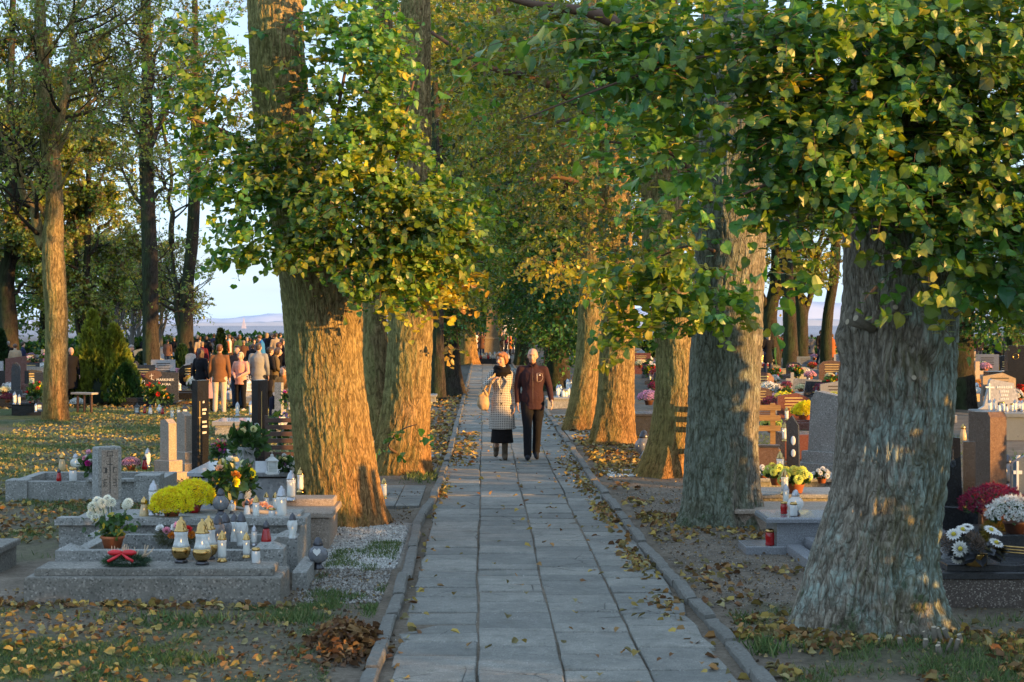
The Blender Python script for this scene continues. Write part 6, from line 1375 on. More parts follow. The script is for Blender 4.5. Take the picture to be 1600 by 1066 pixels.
mb = MB(); mb.plate([(-.006,.55),(.006,.55),(.006,1.2),(-.006,1.2)], 0, .004, 0, Matrix.Translation((w2 + .0005, -.03, 0)) @ Matrix.Rotation(PI / 2, 4, 'Z')); mb.build('gold_bar', MT['letter_gold'], g)
for px_, Y_, hh, lab in [(263, 23.6, .86, 'sunlit sandy terrazzo stele with slanted top, left one of the pair'), (288, 25.2, .88, 'sunlit sandy terrazzo stele with slanted top, right one of the pair')]:
    g = thing('gravestone', lab, 'gravestone', (wx(px_, Y_), Y_, 0), R(-38))
    mb = MB(); mb.plate([(-.09,.30),(.09,.30),(.085,hh - .06),(.01,hh),(-.085,hh - .02)], -.07, .07); mb.build('stone', MT['terrazzo_pink'], g)
    mb = MB(); mb.box((0, 0, .14), (.30, .24, .16), bev=.008); mb.box((0, 0, -.02), (.42, .36, .16), bev=.008); mb.build('base', MT['terrazzo_pink'], g)
mb = MB(); 
# left bed with lanterns
g = frame_grave('low grey terrazzo bed with raised corner blocks left of the stele', -5.74, -3.95, 20.9, 22.3, .25, 'terrazzo', .12, None, .6)
for c_, s_ in [((.10,.10,-.03),(.26,.26,.30)),((1.68,.12,-.03),(.30,.34,.36)),((1.25,.02,.251),(.6,.16,.035))]: mb = MB(); mb.box(c_, s_, bev=.01); mb.build('corner_block', MT['terrazzo'], g)
g = thing('grave', 'terrazzo corner block cut by the left picture edge', 'grave', (-4.27, 14.9, 0)); mb = MB(); mb.box((-.1, .3, -.03), (.34, .7, .20), bev=.008); mb.box((-.1, .3, .172), (.40, .76, .05), bev=.012); mb.build('bed', MT['terrazzo_d'], g)
# grave behind the standing visitors' feet: grey slab
g = thing('grave', 'flat light grey slab tomb in front of the standing visitors', 'grave', (wx(342, 33.5), 33.5, 0)); mb = MB(); mb.box((.55, .6, -.03), (1.25, 1.2, .22), bev=.01); mb.build('bed', MT['terrazzo'], g); mb = MB(); mb.box((.55, .6, .192), (1.35, 1.3, .08), bev=.01); mb.build('cover_slab', MT['granite_grey'], g)
place_lantern('tall', 371, 650, .27, 22, 'white lantern on the flat slab before the pink clad woman'); place_lantern('tall', 392, 648, .27, 22, 'white lantern on the flat slab right of its twin')
# black granite tomb with inscription (left middle)
Yg = 46.5; g = thing('grave', 'black granite tomb with brown curved inlay and white name on its headstone', 'grave', (wx(250, Yg), Yg, 0), 0, None, .76)
mb = MB(); mb.box((-.05, -.9, -.02), (1.9, 1.9, .17), bev=.01); mb.box((-.35, -1.45, .152), (1.15, .9, .16), bev=.01); mb.build('bed', MT['granite_black'], g)
mb = MB(); hs = [(-.55,.1),(.62,.1),(.62,1.12),(.20,1.14),(.0,1.17),(-.18,1.22),(-.42,1.17),(-.56,1.08)]; mb.plate(hs, .12, .25); hd = mb.build('headstone', MT['granite_dark'], g)
mb = MB(); mb.plate([(-.545,.95),(-.545,1.07),(-.42,1.155),(-.18,1.205),(.0,1.15),(.05,1.02),(-.1,.9),(-.35,.84)], .112, .12); mb.build('brown_inlay', MT['granite_brown'], hd)
text_mesh('MARKINEK', .13, MT['letter_white'], (.17, .105, .86), (PI / 2, 0, 0), hd); text_mesh('LAURA', .12, MT['letter_white'], (.17, .105, .70), (PI / 2, 0, 0), hd)
mb = MB(); mb.plate([(-.33,.88),(-.315,.88),(-.315,1.08),(-.33,1.08)], .104, .111); mb.plate([(-.40,1.0),(-.25,1.03),(-.25,1.015),(-.40,.985)], .102, .11); mb.plate([(-.35,.9),(-.22,.84),(-.22,.855),(-.35,.915)], .102, .11); mb.build('emblem', MT['letter_white'], hd)
# back of the bench and its grave on the right
BX, BY = wx(1196, 23.5), 23.5
b = thing('bench', 'varnished wooden slat bench between the second lime and the pale stone', 'bench', (BX, BY, 0), R(-6))
for k, zz_ in enumerate((.70, .84, .98)):
    mb = MB(); mb.box((-.42, -.012, zz_), (1.25, .024, .075), bev=.006); mb.build('back_slat', MT['wood'], b)
for k in range(3):
    mb = MB(); mb.box((-.42, .07 + k * .12, .42), (1.25, .10, .03), bev=.006); mb.build('seat_slat', MT['wood'], b)
for x_ in (-.98, .10):
    mb = MB(); mb.box((x_, .02, -.02), (.07, .04, 1.10), bev=.006); mb.box((x_, .36, -.02), (.06, .05, .44), bev=.004); mb.box((x_, .2, .38), (.05, .36, .035), bev=.004); mb.build('leg', MT['wood'], b)
g = thing('gravestone', 'polished slab with brown reflection tone standing with its back under the bench slats', 'gravestone', (wx(1190, 21.8), 21.8, 0), R(-4)); mb = MB(); mb.box((-.1, 0, -.02), (.62, .12, .62), bev=.01); mb.build('stone', MT['granite_brown'], g)  # reflection on a black stone painted as brown granite
mb = MB(); mb.box((-.1, 0, .602), (.66, .16, .03)); mb.build('cap', MT['granite_dark'], g)
g = thing('gravestone', 'dark narrow frame stone with white marks right of the bench', 'gravestone', (wx(1238, 22.2), 22.2, 0), R(-20)); mb = MB(); mb.plate([(-.06,-.02),(.10,-.02),(.08,.85),(.0,.98),(-.07,.9)], -.05, .05); mb.build('stone', MT['granite_dark'], g); mb = MB(); mb.ball((.02,-.052,.66), (.03,.006,.06)); mb.ball((.02,-.052,.5), (.03,.006,.05)); mb.build('oval_photo', MT['letter_white'], g)
g = thing('gravestone', 'tall light grey stone with stepped foot beside the front right lime', 'gravestone', (wx(1300, 24.0), 24.0, 0), R(-50))
mb = MB(); mb.plate([(-.36,.38),(.36,.38),(.30,1.14),(-.22,1.22),(-.31,1.1)], -.08, .08); mb.build('stone', MT['terrazzo'], g)
mb = MB(); mb.box((0, 0, -.02), (1.0, .42, .24), bev=.01); mb.box((0, 0, .222), (.85, .28, .16), bev=.01); mb.build('base', MT['terrazzo'], g)
g = thing('grave', 'low red granite bed carrying a yellow pot chrysanthemum', 'grave', (wx(1256, 27.5), 27.5, 0)); mb = MB(); mb.box((.0, .4, -.02), (.62, .9, .42), bev=.01); mb.build('bed', MT['granite_red'], g)
# grey granite grave with table top, seen between the two front right trunks
g = thing('grave', 'polished grey granite grave with raised table slab between the front right trunks', 'grave', (2.72, 16.3, 0))
mb = MB(); mb.box((.50, .30, -.02), (.90, .60, .30), bev=.006); mb.box((.0, .2, -.02), (.5, .5, .08), bev=.006); mb.box((.62, -.55, -.02), (.62, 1.05, .17), bev=.006); mb.box((.20, -.75, -.02), (.14, 1.45, .10), bev=.006); mb.build('bed', MT['granite_grey'], g)
mb = MB(); mb.box((.44, .28, .285), (1.0, .70, .05), bev=.018); mb.build('table_slab', MT['granite_grey'], g)
for k, (Y_, z_, m_, lab) in enumerate([(17.9, .22, 'terrazzo_pink', 'peach lit terrazzo step behind the grey granite table'), (18.9, .28, 'terrazzo', 'pale terrazzo terrace with the pot chrysanthemums'), (20.3, .33, 'terrazzo', 'rear pale terrazzo terrace under the bench grave')]):
    g = thing('grave', lab, 'grave', (wx(1180, Y_), Y_, 0)); mb = MB(); mb.box((.9, .35, -.02), (2.2, .8, z_), bev=.008); mb.build('bed', MT[m_], g); mb = MB(); mb.box((.9, .30, z_ - .018), (2.26, .86, .04), bev=.01); mb.build('cover_slab', MT['terrazzo' if k else 'terrazzo_pink'], g)
# right foreground: brown terrazzo tomb
g = thing('grave', 'speckled brown terrazzo tomb with polished rim at the right picture edge', 'grave', (3.48, 13.1, 0))
mb = MB(); mb.box((1.5, .9, -.02), (3.0, 1.8, .24), bev=.008); mb.build('bed', MT['terrazzo_brown'], g)
mb = MB(); mb.box((1.5, .9, .222), (3.04, 1.84, .05), bev=.008); mb.box((1.5, .9, .275), (2.9, 1.7, .045), bev=.008); mb.build('rim', MT['granite_dark'], g)
# steles on it and behind
def simple_stone(label, px, Y, pb, pt, wpx, d, rz, mat, poly=None, base=None):
    z0 = max(0, wz(pb, Y)); h = wz(pt, Y) - z0; w_ = wpx * Y / F
    g = thing('gravestone', label, 'gravestone', (wx(px, Y), Y, 0), rz)
    P = poly or [(-.5,0),(.5,0),(.5,1),(-.5,1)]
    mb = MB(); mb.plate([(a * w_, z0 + b_ * h) for a, b_ in P], -d / 2, d / 2); mb.build('stone', MT[mat], g)
    mb = MB(); mb.box((0, 0, -.02), (w_ * 1.3, d * 2.4, z0 + .02 + .001), bev=.006); mb.build('base', MT[base or mat], g)
    return g, z0, h, w_
g, z0, h, w_ = simple_stone('brown granite stele with sloped top and glittering lit flank', 1543, 15.4, 760, 643, 40, .24, R(-52), 'granite_brown', [(-.5,0),(.5,0),(.5,.93),(.38,1),(-.5,1)])
g, z0, h, w_ = simple_stone('black stele with an engraved lamp, left of the brown granite one', 1489, 14.9, 790, 682, 24, .10, R(-15), 'granite_black', [(-.62,0),(.6,0),(.45,.98),(-.42,1)])
mb = MB()
for r_ in (.022, .014): mb.tube([(r_ * math.cos(a), -.054, z0 + h * .62 + r_ * 1.5 * math.sin(a)) for a in np.linspace(0, 2 * PI, 13)], .0015, 4)
mb.tube([(0,-.054,z0+h*.45),(0,-.054,z0+h*.82)], .0015, 4); mb.build('engraving', MT['granite_blue'], g)
simple_stone('narrow glossy black stele reflecting the sky beside the engraved one', 1514, 15.0, 790, 690, 18, .09, R(-10), 'granite_dark')
g, z0, h, w_ = simple_stone('blue grey stone with a raised white cross at the right picture edge', 1601, 14.6, 775, 708, 42, .10, R(-8), 'granite_blue', [(-.5,0),(.5,0),(.5,.9),(.15,1),(-.4,.8),(-.5,.7)])
mb = MB(); mb.plate([(-.075,z0+.05),(-.058,z0+.05),(-.058,z0+h*.82),(-.075,z0+h*.82)], -.062, -.05); mb.plate([(-.10,z0+h*.52),(-.03,z0+h*.52),(-.03,z0+h*.60),(-.10,z0+h*.60)], -.060, -.05); mb.build('cross', MT['white_paint'], g)
# white stone with name, behind
Y_ = 33.0; g = thing('grave', 'light grey kite shaped headstone with white cross on a grey table tomb', 'grave', (wx(1565, Y_), Y_, 0))
mb = MB(); zb = wz(640, Y_); mb.plate([(-.40,zb),(-.30,zb+.06),(-.19,zb+.56),(-.15,zb+.58),(.26,zb+.50),(.40,zb+.0)], .1, .22); hd = mb.build('headstone', MT['granite_white'], g)
mb = MB(); mb.box((.25, -.5, -.02), (1.5, 1.5, zb - .06)); mb.build('bed', MT['granite_blue'], g); mb = MB(); mb.box((.25, -.5, zb - .078), (1.62, 1.6, .075), bev=.015); mb.build('table_slab', MT['granite_blue'], g)
mb = MB(); mb.plate([(-.215,zb+.12),(-.19,zb+.12),(-.19,zb+.50),(-.215,zb+.50)], .088, .1); mb.plate([(-.28,zb+.41),(-.12,zb+.40),(-.12,zb+.43),(-.28,zb+.44)], .086, .1); mb.build('cross', MT['white_paint'], hd)
mb = MB()
for zz_, n_, h_ in [(.40,9,.05),(.32,5,.045),(.25,4,.04),(.18,5,.035)]:
    for j in range(n_): xx_ = .09 + (j - n_ / 2) * .034; mb.plate([(xx_,zb+zz_),(xx_+.022,zb+zz_+.006*(j%2)),(xx_+.02,zb+zz_+h_),(xx_+.004,zb+zz_+h_*.9)], .09, .0985)
mb.build('inscription', MT['letter_white'], hd)
# black wall tomb with round wreath emblem
Y_ = 45.0; g = thing('grave', 'massive black granite tomb wall with a round gold emblem at the right edge', 'grave', (wx(1596, Y_), Y_, 0))
mb = MB(); mb.box((.1, 0, -.02), (1.0, .3, 1.62), bev=.01); mb.box((-.6, -.1, -.02), (.7, .5, .95), bev=.01); mb.build('stone', MT['granite_black'], g)
mb = MB(); mb.tube([(-.20 + .075 * math.cos(a), -.155, 1.32 + .075 * math.sin(a)) for a in np.linspace(0, 2 * PI, 17)], .012, 6); mb.build('emblem', MT['gold'], g)
# small graves seen between the trunks
for k, (px_, Y_, w_, h_, m_, lab) in enumerate([(1012, 33, .75, .42, 'granite_dark', 'dark granite table carrying the lilac chrysanthemum'), (900, 47, .9, .35, 'granite_grey', 'grey granite bed crowded with white lanterns'), (880, 44, .8, .26, 'terrazzo', 'low terrazzo bed beside the white lantern grave'),
                                        (585, 30.5, .6, .45, 'granite_black', 'black granite block carrying white flowers between left trunks'), (660, 47, .7, .2, 'terrazzo', 'low terrazzo bed with red flowers behind the left trunks'), (590, 24.8, .7, .12, 'concrete', 'low concrete border beside the paired orange lanterns')]):
    g = thing('grave', lab, 'grave', (wx(px_, Y_), Y_, 0)); mb = MB(); mb.box((0, .4, -.02), (w_, 1.0, h_), bev=.01); mb.build('bed', MT[m_], g); mb = MB(); mb.box((0, .4, h_ - .018), (w_ + .08, 1.08, .05), bev=.012); mb.build('cover_slab', MT[m_], g)
# dark slatted bench left of the front trunk
b = thing('bench', 'dark slatted bench tucked behind the sunlit left trunk', 'bench', (wx(460, 21.6), 21.6, 0), R(4))
for k in range(6):
    mb = MB(); mb.box((-.05, -.01, .50 + k * .085), (.62, .02, .055), bev=.003); mb.build('back_slat', MT['wood_dark'], b)
for k in range(3):
    mb = MB(); mb.box((-.05, -.10 - k * .11, .42), (.62, .09, .025), bev=.003); mb.build('seat_slat', MT['wood_dark'], b)
for x_ in (-.35, .25):
    mb = MB(); mb.box((x_, .02, -.02), (.04, .04, 1.03), bev=.003); mb.box((x_, -.34, -.02), (.04, .04, .44), bev=.003); mb.build('leg', MT['wood_dark'], b)
# small plank seat in the left lawn
Y_ = 41.5; b = thing('bench', 'small backless plank seat beside the slender orange lit tree', 'bench', (wx(132, Y_), Y_, 0), R(-25))
mb = MB(); mb.box((0, 0, .47), (.62, .26, .045), bev=.006); mb.build('seat', MT['wood_grey'], b)
for x_ in (-.2, .0, .2): mb = MB(); mb.box((x_, 0, -.02), (.045, .045, .488), bev=.003); mb.build('leg', MT['wood_dark'], b)
# the monument
Y_ = 98.0; X_ = wx(769, Y_)
g = thing('stone_monument', 'weathered sandstone cross pillar on a stepped plinth closing the avenue', 'monument', (X_, Y_, 0))
MT['sandstone'] = m_stone('sandstone', (.30,.23,.14), (.13,.10,.065), (.42,.34,.23), 30, .9, .4, .5, (.07,.065,.05))
def pyr(mb, x0, x1, z0, z1, mi=0, y=1.0):
    mb.add([(-x0,-x0*y,z0),(x0,-x0*y,z0),(x0,x0*y,z0),(-x0,x0*y,z0),(-x1,-x1*y,z1),(x1,-x1*y,z1),(x1,x1*y,z1),(-x1,x1*y,z1)], [[0,1,5,4],[1,2,6,5],[2,3,7,6],[3,0,4,7],[4,5,6,7]])
mb = MB(); zz_ = lambda p: wz(p, Y_); pyr(mb, .50, .50, 0, .35); pyr(mb, .44, .42, .352, zz_(530)); pyr(mb, .46, .38, zz_(530) + .002, zz_(526)); mb.build('plinth', MT['sandstone'], g)
mb = MB(); pyr(mb, .335, .31, zz_(526) + .002, zz_(491)); mb.build('shaft', MT['sandstone'], g)
mb = MB(); pyr(mb, .33, .40, zz_(491) + .002, zz_(488)); pyr(mb, .40, .38, zz_(488) + .002, zz_(486)); pyr(mb, .30, .16, zz_(486) + .002, zz_(476)); mb.build('cornice', MT['sandstone'], g)
mb = MB(); pyr(mb, .16, .15, zz_(476) + .002, zz_(408)); mb.box((0, 0, zz_(440)), (1.1, .2, .26), bev=.02); mb.build('cross', MT['sandstone'], g)
g = thing('candle_table', 'long dark low table edge crowded with candles before the monument', 'table', (wx(768, 93), 93, 0)); mb = MB(); mb.box((0, .8, -.02), (2.1, 1.9, .32), bev=.01); mb.build('table_slab', MT['granite_black'], g)
# white gabled house far behind
g = thing('house', 'small white gabled house beyond the monument', 'house', (wx(795, 150), 150, 0), 0, None, .65)
mb = MB(); mb.box((0, 3, -.1), (5.5, 6, 3.2)); mb.plate([(-2.75,3.08),(2.75,3.08),(0,5.4)], 0, 6); mb.build('wall', MT['white_paint'], g)
mb = MB(); mb.plate([(-3.1,2.85),(-2.85,2.75),(0,5.5),(2.85,2.75),(3.1,2.85),(0,5.85)], -.3, 6.3); mb.build('roof', MT['granite_red'], g)
# church spire in the valley
Y_ = 900.0; X_ = wx(381, Y_); g = thing('church', 'distant church tower with pointed grey spire before the hills', 'church', (X_, Y_, 0)); z_ = lambda p: wz(p, Y_)
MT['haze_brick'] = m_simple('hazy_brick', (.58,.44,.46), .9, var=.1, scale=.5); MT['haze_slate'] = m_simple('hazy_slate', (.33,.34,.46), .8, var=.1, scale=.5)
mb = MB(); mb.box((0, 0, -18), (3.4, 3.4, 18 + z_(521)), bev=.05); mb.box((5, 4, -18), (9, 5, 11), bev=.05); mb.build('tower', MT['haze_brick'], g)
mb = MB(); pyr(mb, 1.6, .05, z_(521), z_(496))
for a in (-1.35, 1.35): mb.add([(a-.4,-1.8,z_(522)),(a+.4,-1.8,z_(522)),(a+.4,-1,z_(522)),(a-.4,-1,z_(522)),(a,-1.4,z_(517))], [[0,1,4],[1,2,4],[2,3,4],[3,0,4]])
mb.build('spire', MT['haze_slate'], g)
for dx in (-.9, .3): mb = MB(); mb.box((dx + .3, -1.72, z_(533)), (.5, .05, 2.2), bev=.01); mb.build('window', MT['haze_slate'], g)

# ------------------------------------------------------------------ flowers of the near graves
MU = {'yellow': mum('yellow', HEAD3, 520, .24, .055, flat=1.0), 'white': mum('white', HEAD3, 230, .22, .042, 'brownpot'), 'lilac': mum('lilac', HEAD, 240, .22, .04, 'brownpot'), 'burgundy': mum('burgundy', HEAD3, 360, .26, .042), 'lemon': mum('lemon', POM, 12, .13, .10, 'terracotta', .8, .09, .10),
      'red': mum('red', HEAD, 200, .2, .045), 'pink': mum('pink', HEAD, 200, .2, .04), 'whitepom': mum('white', POM, 9, .13, .10, 'terracotta', 1.0, .085, .10)}
def place(root, px, py, z, wpx, w0, label, group=None, rz=None, cat=None, name=None):
    x, y, z = at(px, py, z); s = wpx * y / F / w0
    d = dup(root, (x, y, z), random.uniform(0, 6) if rz is None else rz, label, group, s)
    if cat: d['category'] = cat
    if name: d.name = name
    return d
place(MU['yellow'], 268, 812, .405, 62, .50, 'low bright yellow chrysanthemum mound, left one of two on the stepped grave', rz=1)
place(MU['yellow'], 303, 800, .405, 62, .50, 'taller bright yellow chrysanthemum mound, right one of two on the stepped grave', rz=4)
def white_stems():
    r = thing('potted_chrysanthemum', 'leggy white chrysanthemums in an orange plastic pot on the front left tomb', 'flowers', at(176, 856, .30)); 
    mb = MB(); mb.lathe([(.07,0),(.09,.075),(.10,.08),(.10,.10),(.085,.10),(.08,.085),(0,.08)], seg=20); mb.build('pot', MT['terracotta'], r)
    hp = np.array([(-.16,-.02,.34),(-.13,.02,.38),(-.09,0,.37),(-.05,.03,.40),(-.18,0,.28),(-.14,-.03,.25),(.13,0,.37),(.11,.02,.35),(-.02,.03,.37),(-.10,.03,.30)]); N = len(hp)
    V, Fs, c = heads_mesh('h', POM, hp, nrm(rng.normal(0, .4, (N, 3)) + np.array([0, -.4, .8])), rng.uniform(.075, .10, N), np.tile([.82,.80,.66], (N, 1))); link('flowers', npmesh('flowers', V, Fs, MT['petal'], c), r)
    mb = MB()
    for p in hp: mb.tube([(p[0] * .2, p[1], .08), (p[0] * .6, p[1], .2), tuple(p)], .004, 5)
    mb.build('stems', MT['stem'], r)
    m = 130; p2 = np.stack([rng.normal(0, .075, m), rng.normal(0, .05, m), rng.uniform(.10, .28, m)], 1); V, Fs = scatter(LEAF_MID[0], LEAF_MID[1], p2, frames(rng.normal(0, 1, (m, 3)) + [0, 0, -.2], rng.normal(0, .6, (m, 3)) + [0, -.3, 1]), rng.uniform(.04, .075, m)); c = np.repeat(np.array([(.05,.11,.035)]) * rng.uniform(.5, 1.8, (m, 1)), 6, 0)
    c[:120] = np.array([.45, .36, .06]); link('foliage', npmesh('foliage', V, Fs, MT['leaf'], c), r)
white_stems()
# fir wreath with red bow on the front slab
r = thing('fir_wreath', 'dark green fir arrangement with red bow and pale dried twigs on the slab', 'wreath', at(198, 884, .265)); needles('fir_greens', (0,0,.035), (.19,.09,.045), 2600, .05, (.03,.07,.045), r)
mb = MB()
for s_ in (-1, 1):
    mb.ball((-.03 + .055 * s_, -.03, .105), (.06, .03, .024), 12, 8); mb.tube([(-.03, -.05, .10), (-.03 + .05 * s_, -.08, .07), (-.03 + .10 * s_, -.09, .045)], [.006, .014, .012], 6)
mb.build('bow', m_simple('red_ribbon', (.60,.02,.03), .5), r)
mb = MB(); rr_ = random.Random(2)
for k in range(26): a = rr_.uniform(-.14, .17); mb.tube([(a * .7, .0, .05), (a, -.02, .09), (a * 1.15 + rr_.uniform(-.03, .03), -.03, .115 + rr_.random() * .06)], [.003, .005, .002], 4)
mb.build('dried_twigs', m_simple('dried_straw', (.62,.47,.33), .8), r)
# mixed fir arrangement on the second grave
r = thing('fir_wreath', 'fir arrangement with pink and white roses in front of the yellow chrysanthemums', 'wreath', at(275, 850, .26)); needles('fir_greens', (0,0,.06), (.19,.10,.075), 1800, .055, (.06,.07,.035), r)
hp = np.array([(-.13,-.05,.14),(-.07,-.06,.12),(.0,-.06,.15),(.06,-.06,.15),(.11,-.05,.13),(.14,-.04,.08),(-.02,-.08,.08),(.03,-.07,.17)]); cl = np.array([FC[k] for k in ['white','pink','white','white','red','orange','orange','pink']])
V, Fs, c = heads_mesh('r', ROSE, hp, np.tile([0,-.7,.7], (8, 1)) + rng.normal(0, .2, (8, 3)), np.full(8, .075), cl); link('roses', npmesh('roses', V, Fs, MT['petal'], c), r)
# heath bouquet, vases on the marble tomb
BQ = {'roses': bouquet(['peach','cream','yellow','peach','orange','white'], ROSE, 18, .17, .07, vase='gold'), 'whitelily': bouquet(['white','white','lilac'], ROSE, 10, .20, .10, vase='granite_white'), 'whiterose': bouquet(['white','white','cream','peach'], ROSE, 12, .18, .065, vase='granite_white', vr=.06, vh=.25, square=True),
      'mixed': bouquet(['red','white','orange','yellow'], ROSE, 14, .16, .07, vase='granite_dark'), 'pink': bouquet(['pink','white','lilac','magenta'], ROSE, 14, .15, .07, vase='granite_white'), 'purple': bouquet(['magenta','pink','red','purple'], HEAD3, 26, .15, .06, vase='granite_dark'), 'redy': bouquet(['red','red','yellow','orange'], HEAD3, 18, .17, .08, vase='granite_dark', leaves=260),
      'low': bouquet(['white','lilac','cream'], ROSE, 11, .14, .07, vase='blackplastic', vh=.06, vr=.07)}
place(BQ['roses'], 364, 800, .38, 78, .36, 'bouquet of yellow and peach roses in a brass vase before the marble tomb')
g = thing('lantern_box', 'small square planter with black and white diamond pattern under the rose bouquet', 'planter', (wx(362, 19.2), 19.2, 0)); mb = MB(); mb.box((0, 0, 0), (.26, .16, .33), bev=.006); pb = mb.build('box_body', MT['granite_white'], g); mb = MB()
for a in range(-2, 3):
    for b_ in range(3):
        if (a + b_) % 2: mb.plate([(a * .045, .07 + b_ * .06), (a * .045 + .04, .11 + b_ * .06), (a * .045, .15 + b_ * .06), (a * .045 - .04, .11 + b_ * .06)], -.084, -.0805)
mb.build('diamond_inlay', MT['granite_black'], pb)
place(BQ['whiterose'], 385, 741, .50, 70, .42, 'white roses and tall pink buds in a square pale marble vase')
place(BQ['purple'], 344, 728, .50, 36, .34, 'purple and red flower bunch beside the tall black stele')
place(BQ['whitelily'], 437, 700, .35, 58, .44, 'bunch of white lilies between black stele and sunlit trunk')
place(BQ['low'], 447, 738, .50, 34, .30, 'low pale pink and white bouquet in a black bowl by the trunk')
place_lantern('house', 425, 741, .50, 36, 'white house shaped lantern on the marble tomb')
place_lantern('housed', 365, 737, .50, 34, 'dark house shaped lantern behind the peach rose bouquet')
r = thing('flower_tray', 'wooden tray with peach roses in front of the sunlit left trunk', 'tray', at(405, 806, .38)); mb = MB(); mb.tube([(-.22,0,.08),(-.05,-.01,.045),(.15,0,.02),(.24,0,.02)], [.012,.02,.02,.012], 8); mb.build('tray_body', MT['wood_grey'], r)
hp = np.array([(-.10,0,.12),(-.05,0,.13),(0,.01,.10),(.05,0,.10),(.10,0,.07),(-.13,.01,.10)]); V, Fs, c = heads_mesh('r', ROSE, hp, np.tile([0,-.6,.8], (6, 1)) + rng.normal(0, .2, (6, 3)), np.full(6, .07), np.tile(FC['peach'], (6, 1))); link('roses', npmesh('roses', V, Fs, MT['petal'], c), r)
# lanterns: kind, px, py(base), support z, height px, label
for a in [('round',283,879,.265,71,'fat glass lantern with gold bowl and dark cap, left one on the front slab'),('round',316,882,.265,71,'fat glass lantern with gold bowl and gold cap, nearest on the front slab'),('round',326,874,.265,68,'gold capped lantern half hidden behind the nearest one'),
          ('tallg',347,878,.265,49,'clear lantern with gold lid and lit candle on the front slab'),('jar',400,880,.265,25,'small white candle jar on the right end of the front slab'),
          ('spiralm',340,857,.27,54,'smoky lantern with dark cap, left one in the second grave'),('spiralm',352,853,.27,52,'smoky lantern with dark cap, right one in the second grave'),('globe',345,805,.40,42,'dark capped globe lantern on the stepped grave edge'),
          ('spiral',377,852,.27,52,'twisted clear glass lantern with glowing candle'),('tall',397,853,.27,32,'slim white candle lantern left of the red one'),('red',416,853,.27,40,'dark red cone lantern in the second grave'),
          ('spiral',457,841,.36,40,'clear lantern standing on the right corner post'),('globe',497,889,.06,50,'silver globe lantern with a heart on the low side kerb'),
          ('tall',240,806,.405,55,'tall lantern with steel cap left of the yellow chrysanthemums'),('pear',225,812,.405,36,'small pewter lantern at the foot of the stele'),('red',303,801,.405,38,'red lantern between the yellow chrysanthemums'),
          ('tallg',400,812,.405,38,'clear lantern behind the rose tray'),('tall',440,815,.37,56,'bright silver lantern on the pink step'),('tallg',416,797,.38,28,'small gold capped lantern behind the silver one'),('tallg',430,799,.38,30,'gold capped lantern left of the silver one'),('milk',386,807,.38,26,'small pale lantern behind the rose tray'),('spiralm',328,848,.27,40,'smoky lantern behind the gold bowl lanterns'),('jar',425,813,.38,20,'tiny white candle jar beside the rose tray'),('spiral',366,846,.27,44,'clear twisted lantern behind the slim ones'),('tallg',470,770,.40,40,'gold capped lantern touching the sunlit trunk'),('tallg',385,872,.265,40,'clear candle lantern on the front slab right of the bowl ones'),('tall',455,783,.40,48,'silver lantern against the sunlit trunk'),('globec',362,803,.40,22,'low round glass lantern below the rose vase'),
          ('red',92,752,.25,20,'short red lantern on the low left bed'),('jar',114,752,.25,22,'white lantern beside the short red one on the left bed'),('pear',97,736,.2,28,'gold tipped glass lantern at the back of the left bed'),('globec',118,735,.2,26,'brass and glass lantern at the back of the left bed'),('globe',140,733,.2,28,'black lantern behind the lilac flowers'),
          ('red',226,734,.2,22,'red lantern beside the sandy stele'),('tall',231,730,.2,30,'silver lantern behind the red one by the sandy stele'),
          ('tallg',589,777,.02,36,'left one of two orange glowing lanterns at the ridged trunk'),('tallg',600,779,.02,32,'right one of two orange glowing lanterns at the ridged trunk'),
          ('redjar',1225,803,.34,20,'red candle jar on the grey granite table'),('globec',1243,805,.34,40,'large clear globe lantern on the grey granite table'),('tall',1228,790,.34,34,'slim lantern behind the red jar on the granite table'),('jar',1240,806,.34,22,'milky jar in front on the grey granite table'),
          ('redjar',1203,852,.06,26,'lone red candle jar on the low granite kerb beside the soil'),('tallg',1226,773,.31,40,'gold capped lantern between the lemon chrysanthemums'),('tallg',1219,745,.31,40,'gold tipped lantern on the pale terrace'),('tallg',1226,690,.31,30,'small brown lantern at the foot of the dark frame stone'),
          ('globe',1006,718,0,46,'large silver globe lantern between the leaning limes'),('tall',1006,730,0,26,'white lantern below the silver globe one'),
          ('tallg',1555,735,.30,28,'gold capped lantern beside the brown stele'),('globe',1573,762,.30,52,'big clear glass globe lantern in front of the blue grey stone'),('globe',1461,868,.31,62,'dark glass globe lantern half behind the front right lime'),('pear',1505,688,.1,26,'small pale lantern behind the black steles'),('jar',1481,697,.05,20,'white candle jar behind the front right lime')]:
    place_lantern(*a)
heart = thing('heart_ornament', 'small pale heart fixed on the silver globe lantern', 'ornament', at(497, 889, .06)); heart.location.z += .16; heart.location.y -= .115
mb = MB(); mb.plate([(0,-.035),(.03,-.005),(.033,.015),(.02,.028),(.006,.022),(0,.012),(-.006,.022),(-.02,.028),(-.033,.015),(-.03,-.005)], -.004, .004); mb.build('heart_plate', MT['white_paint'], heart)
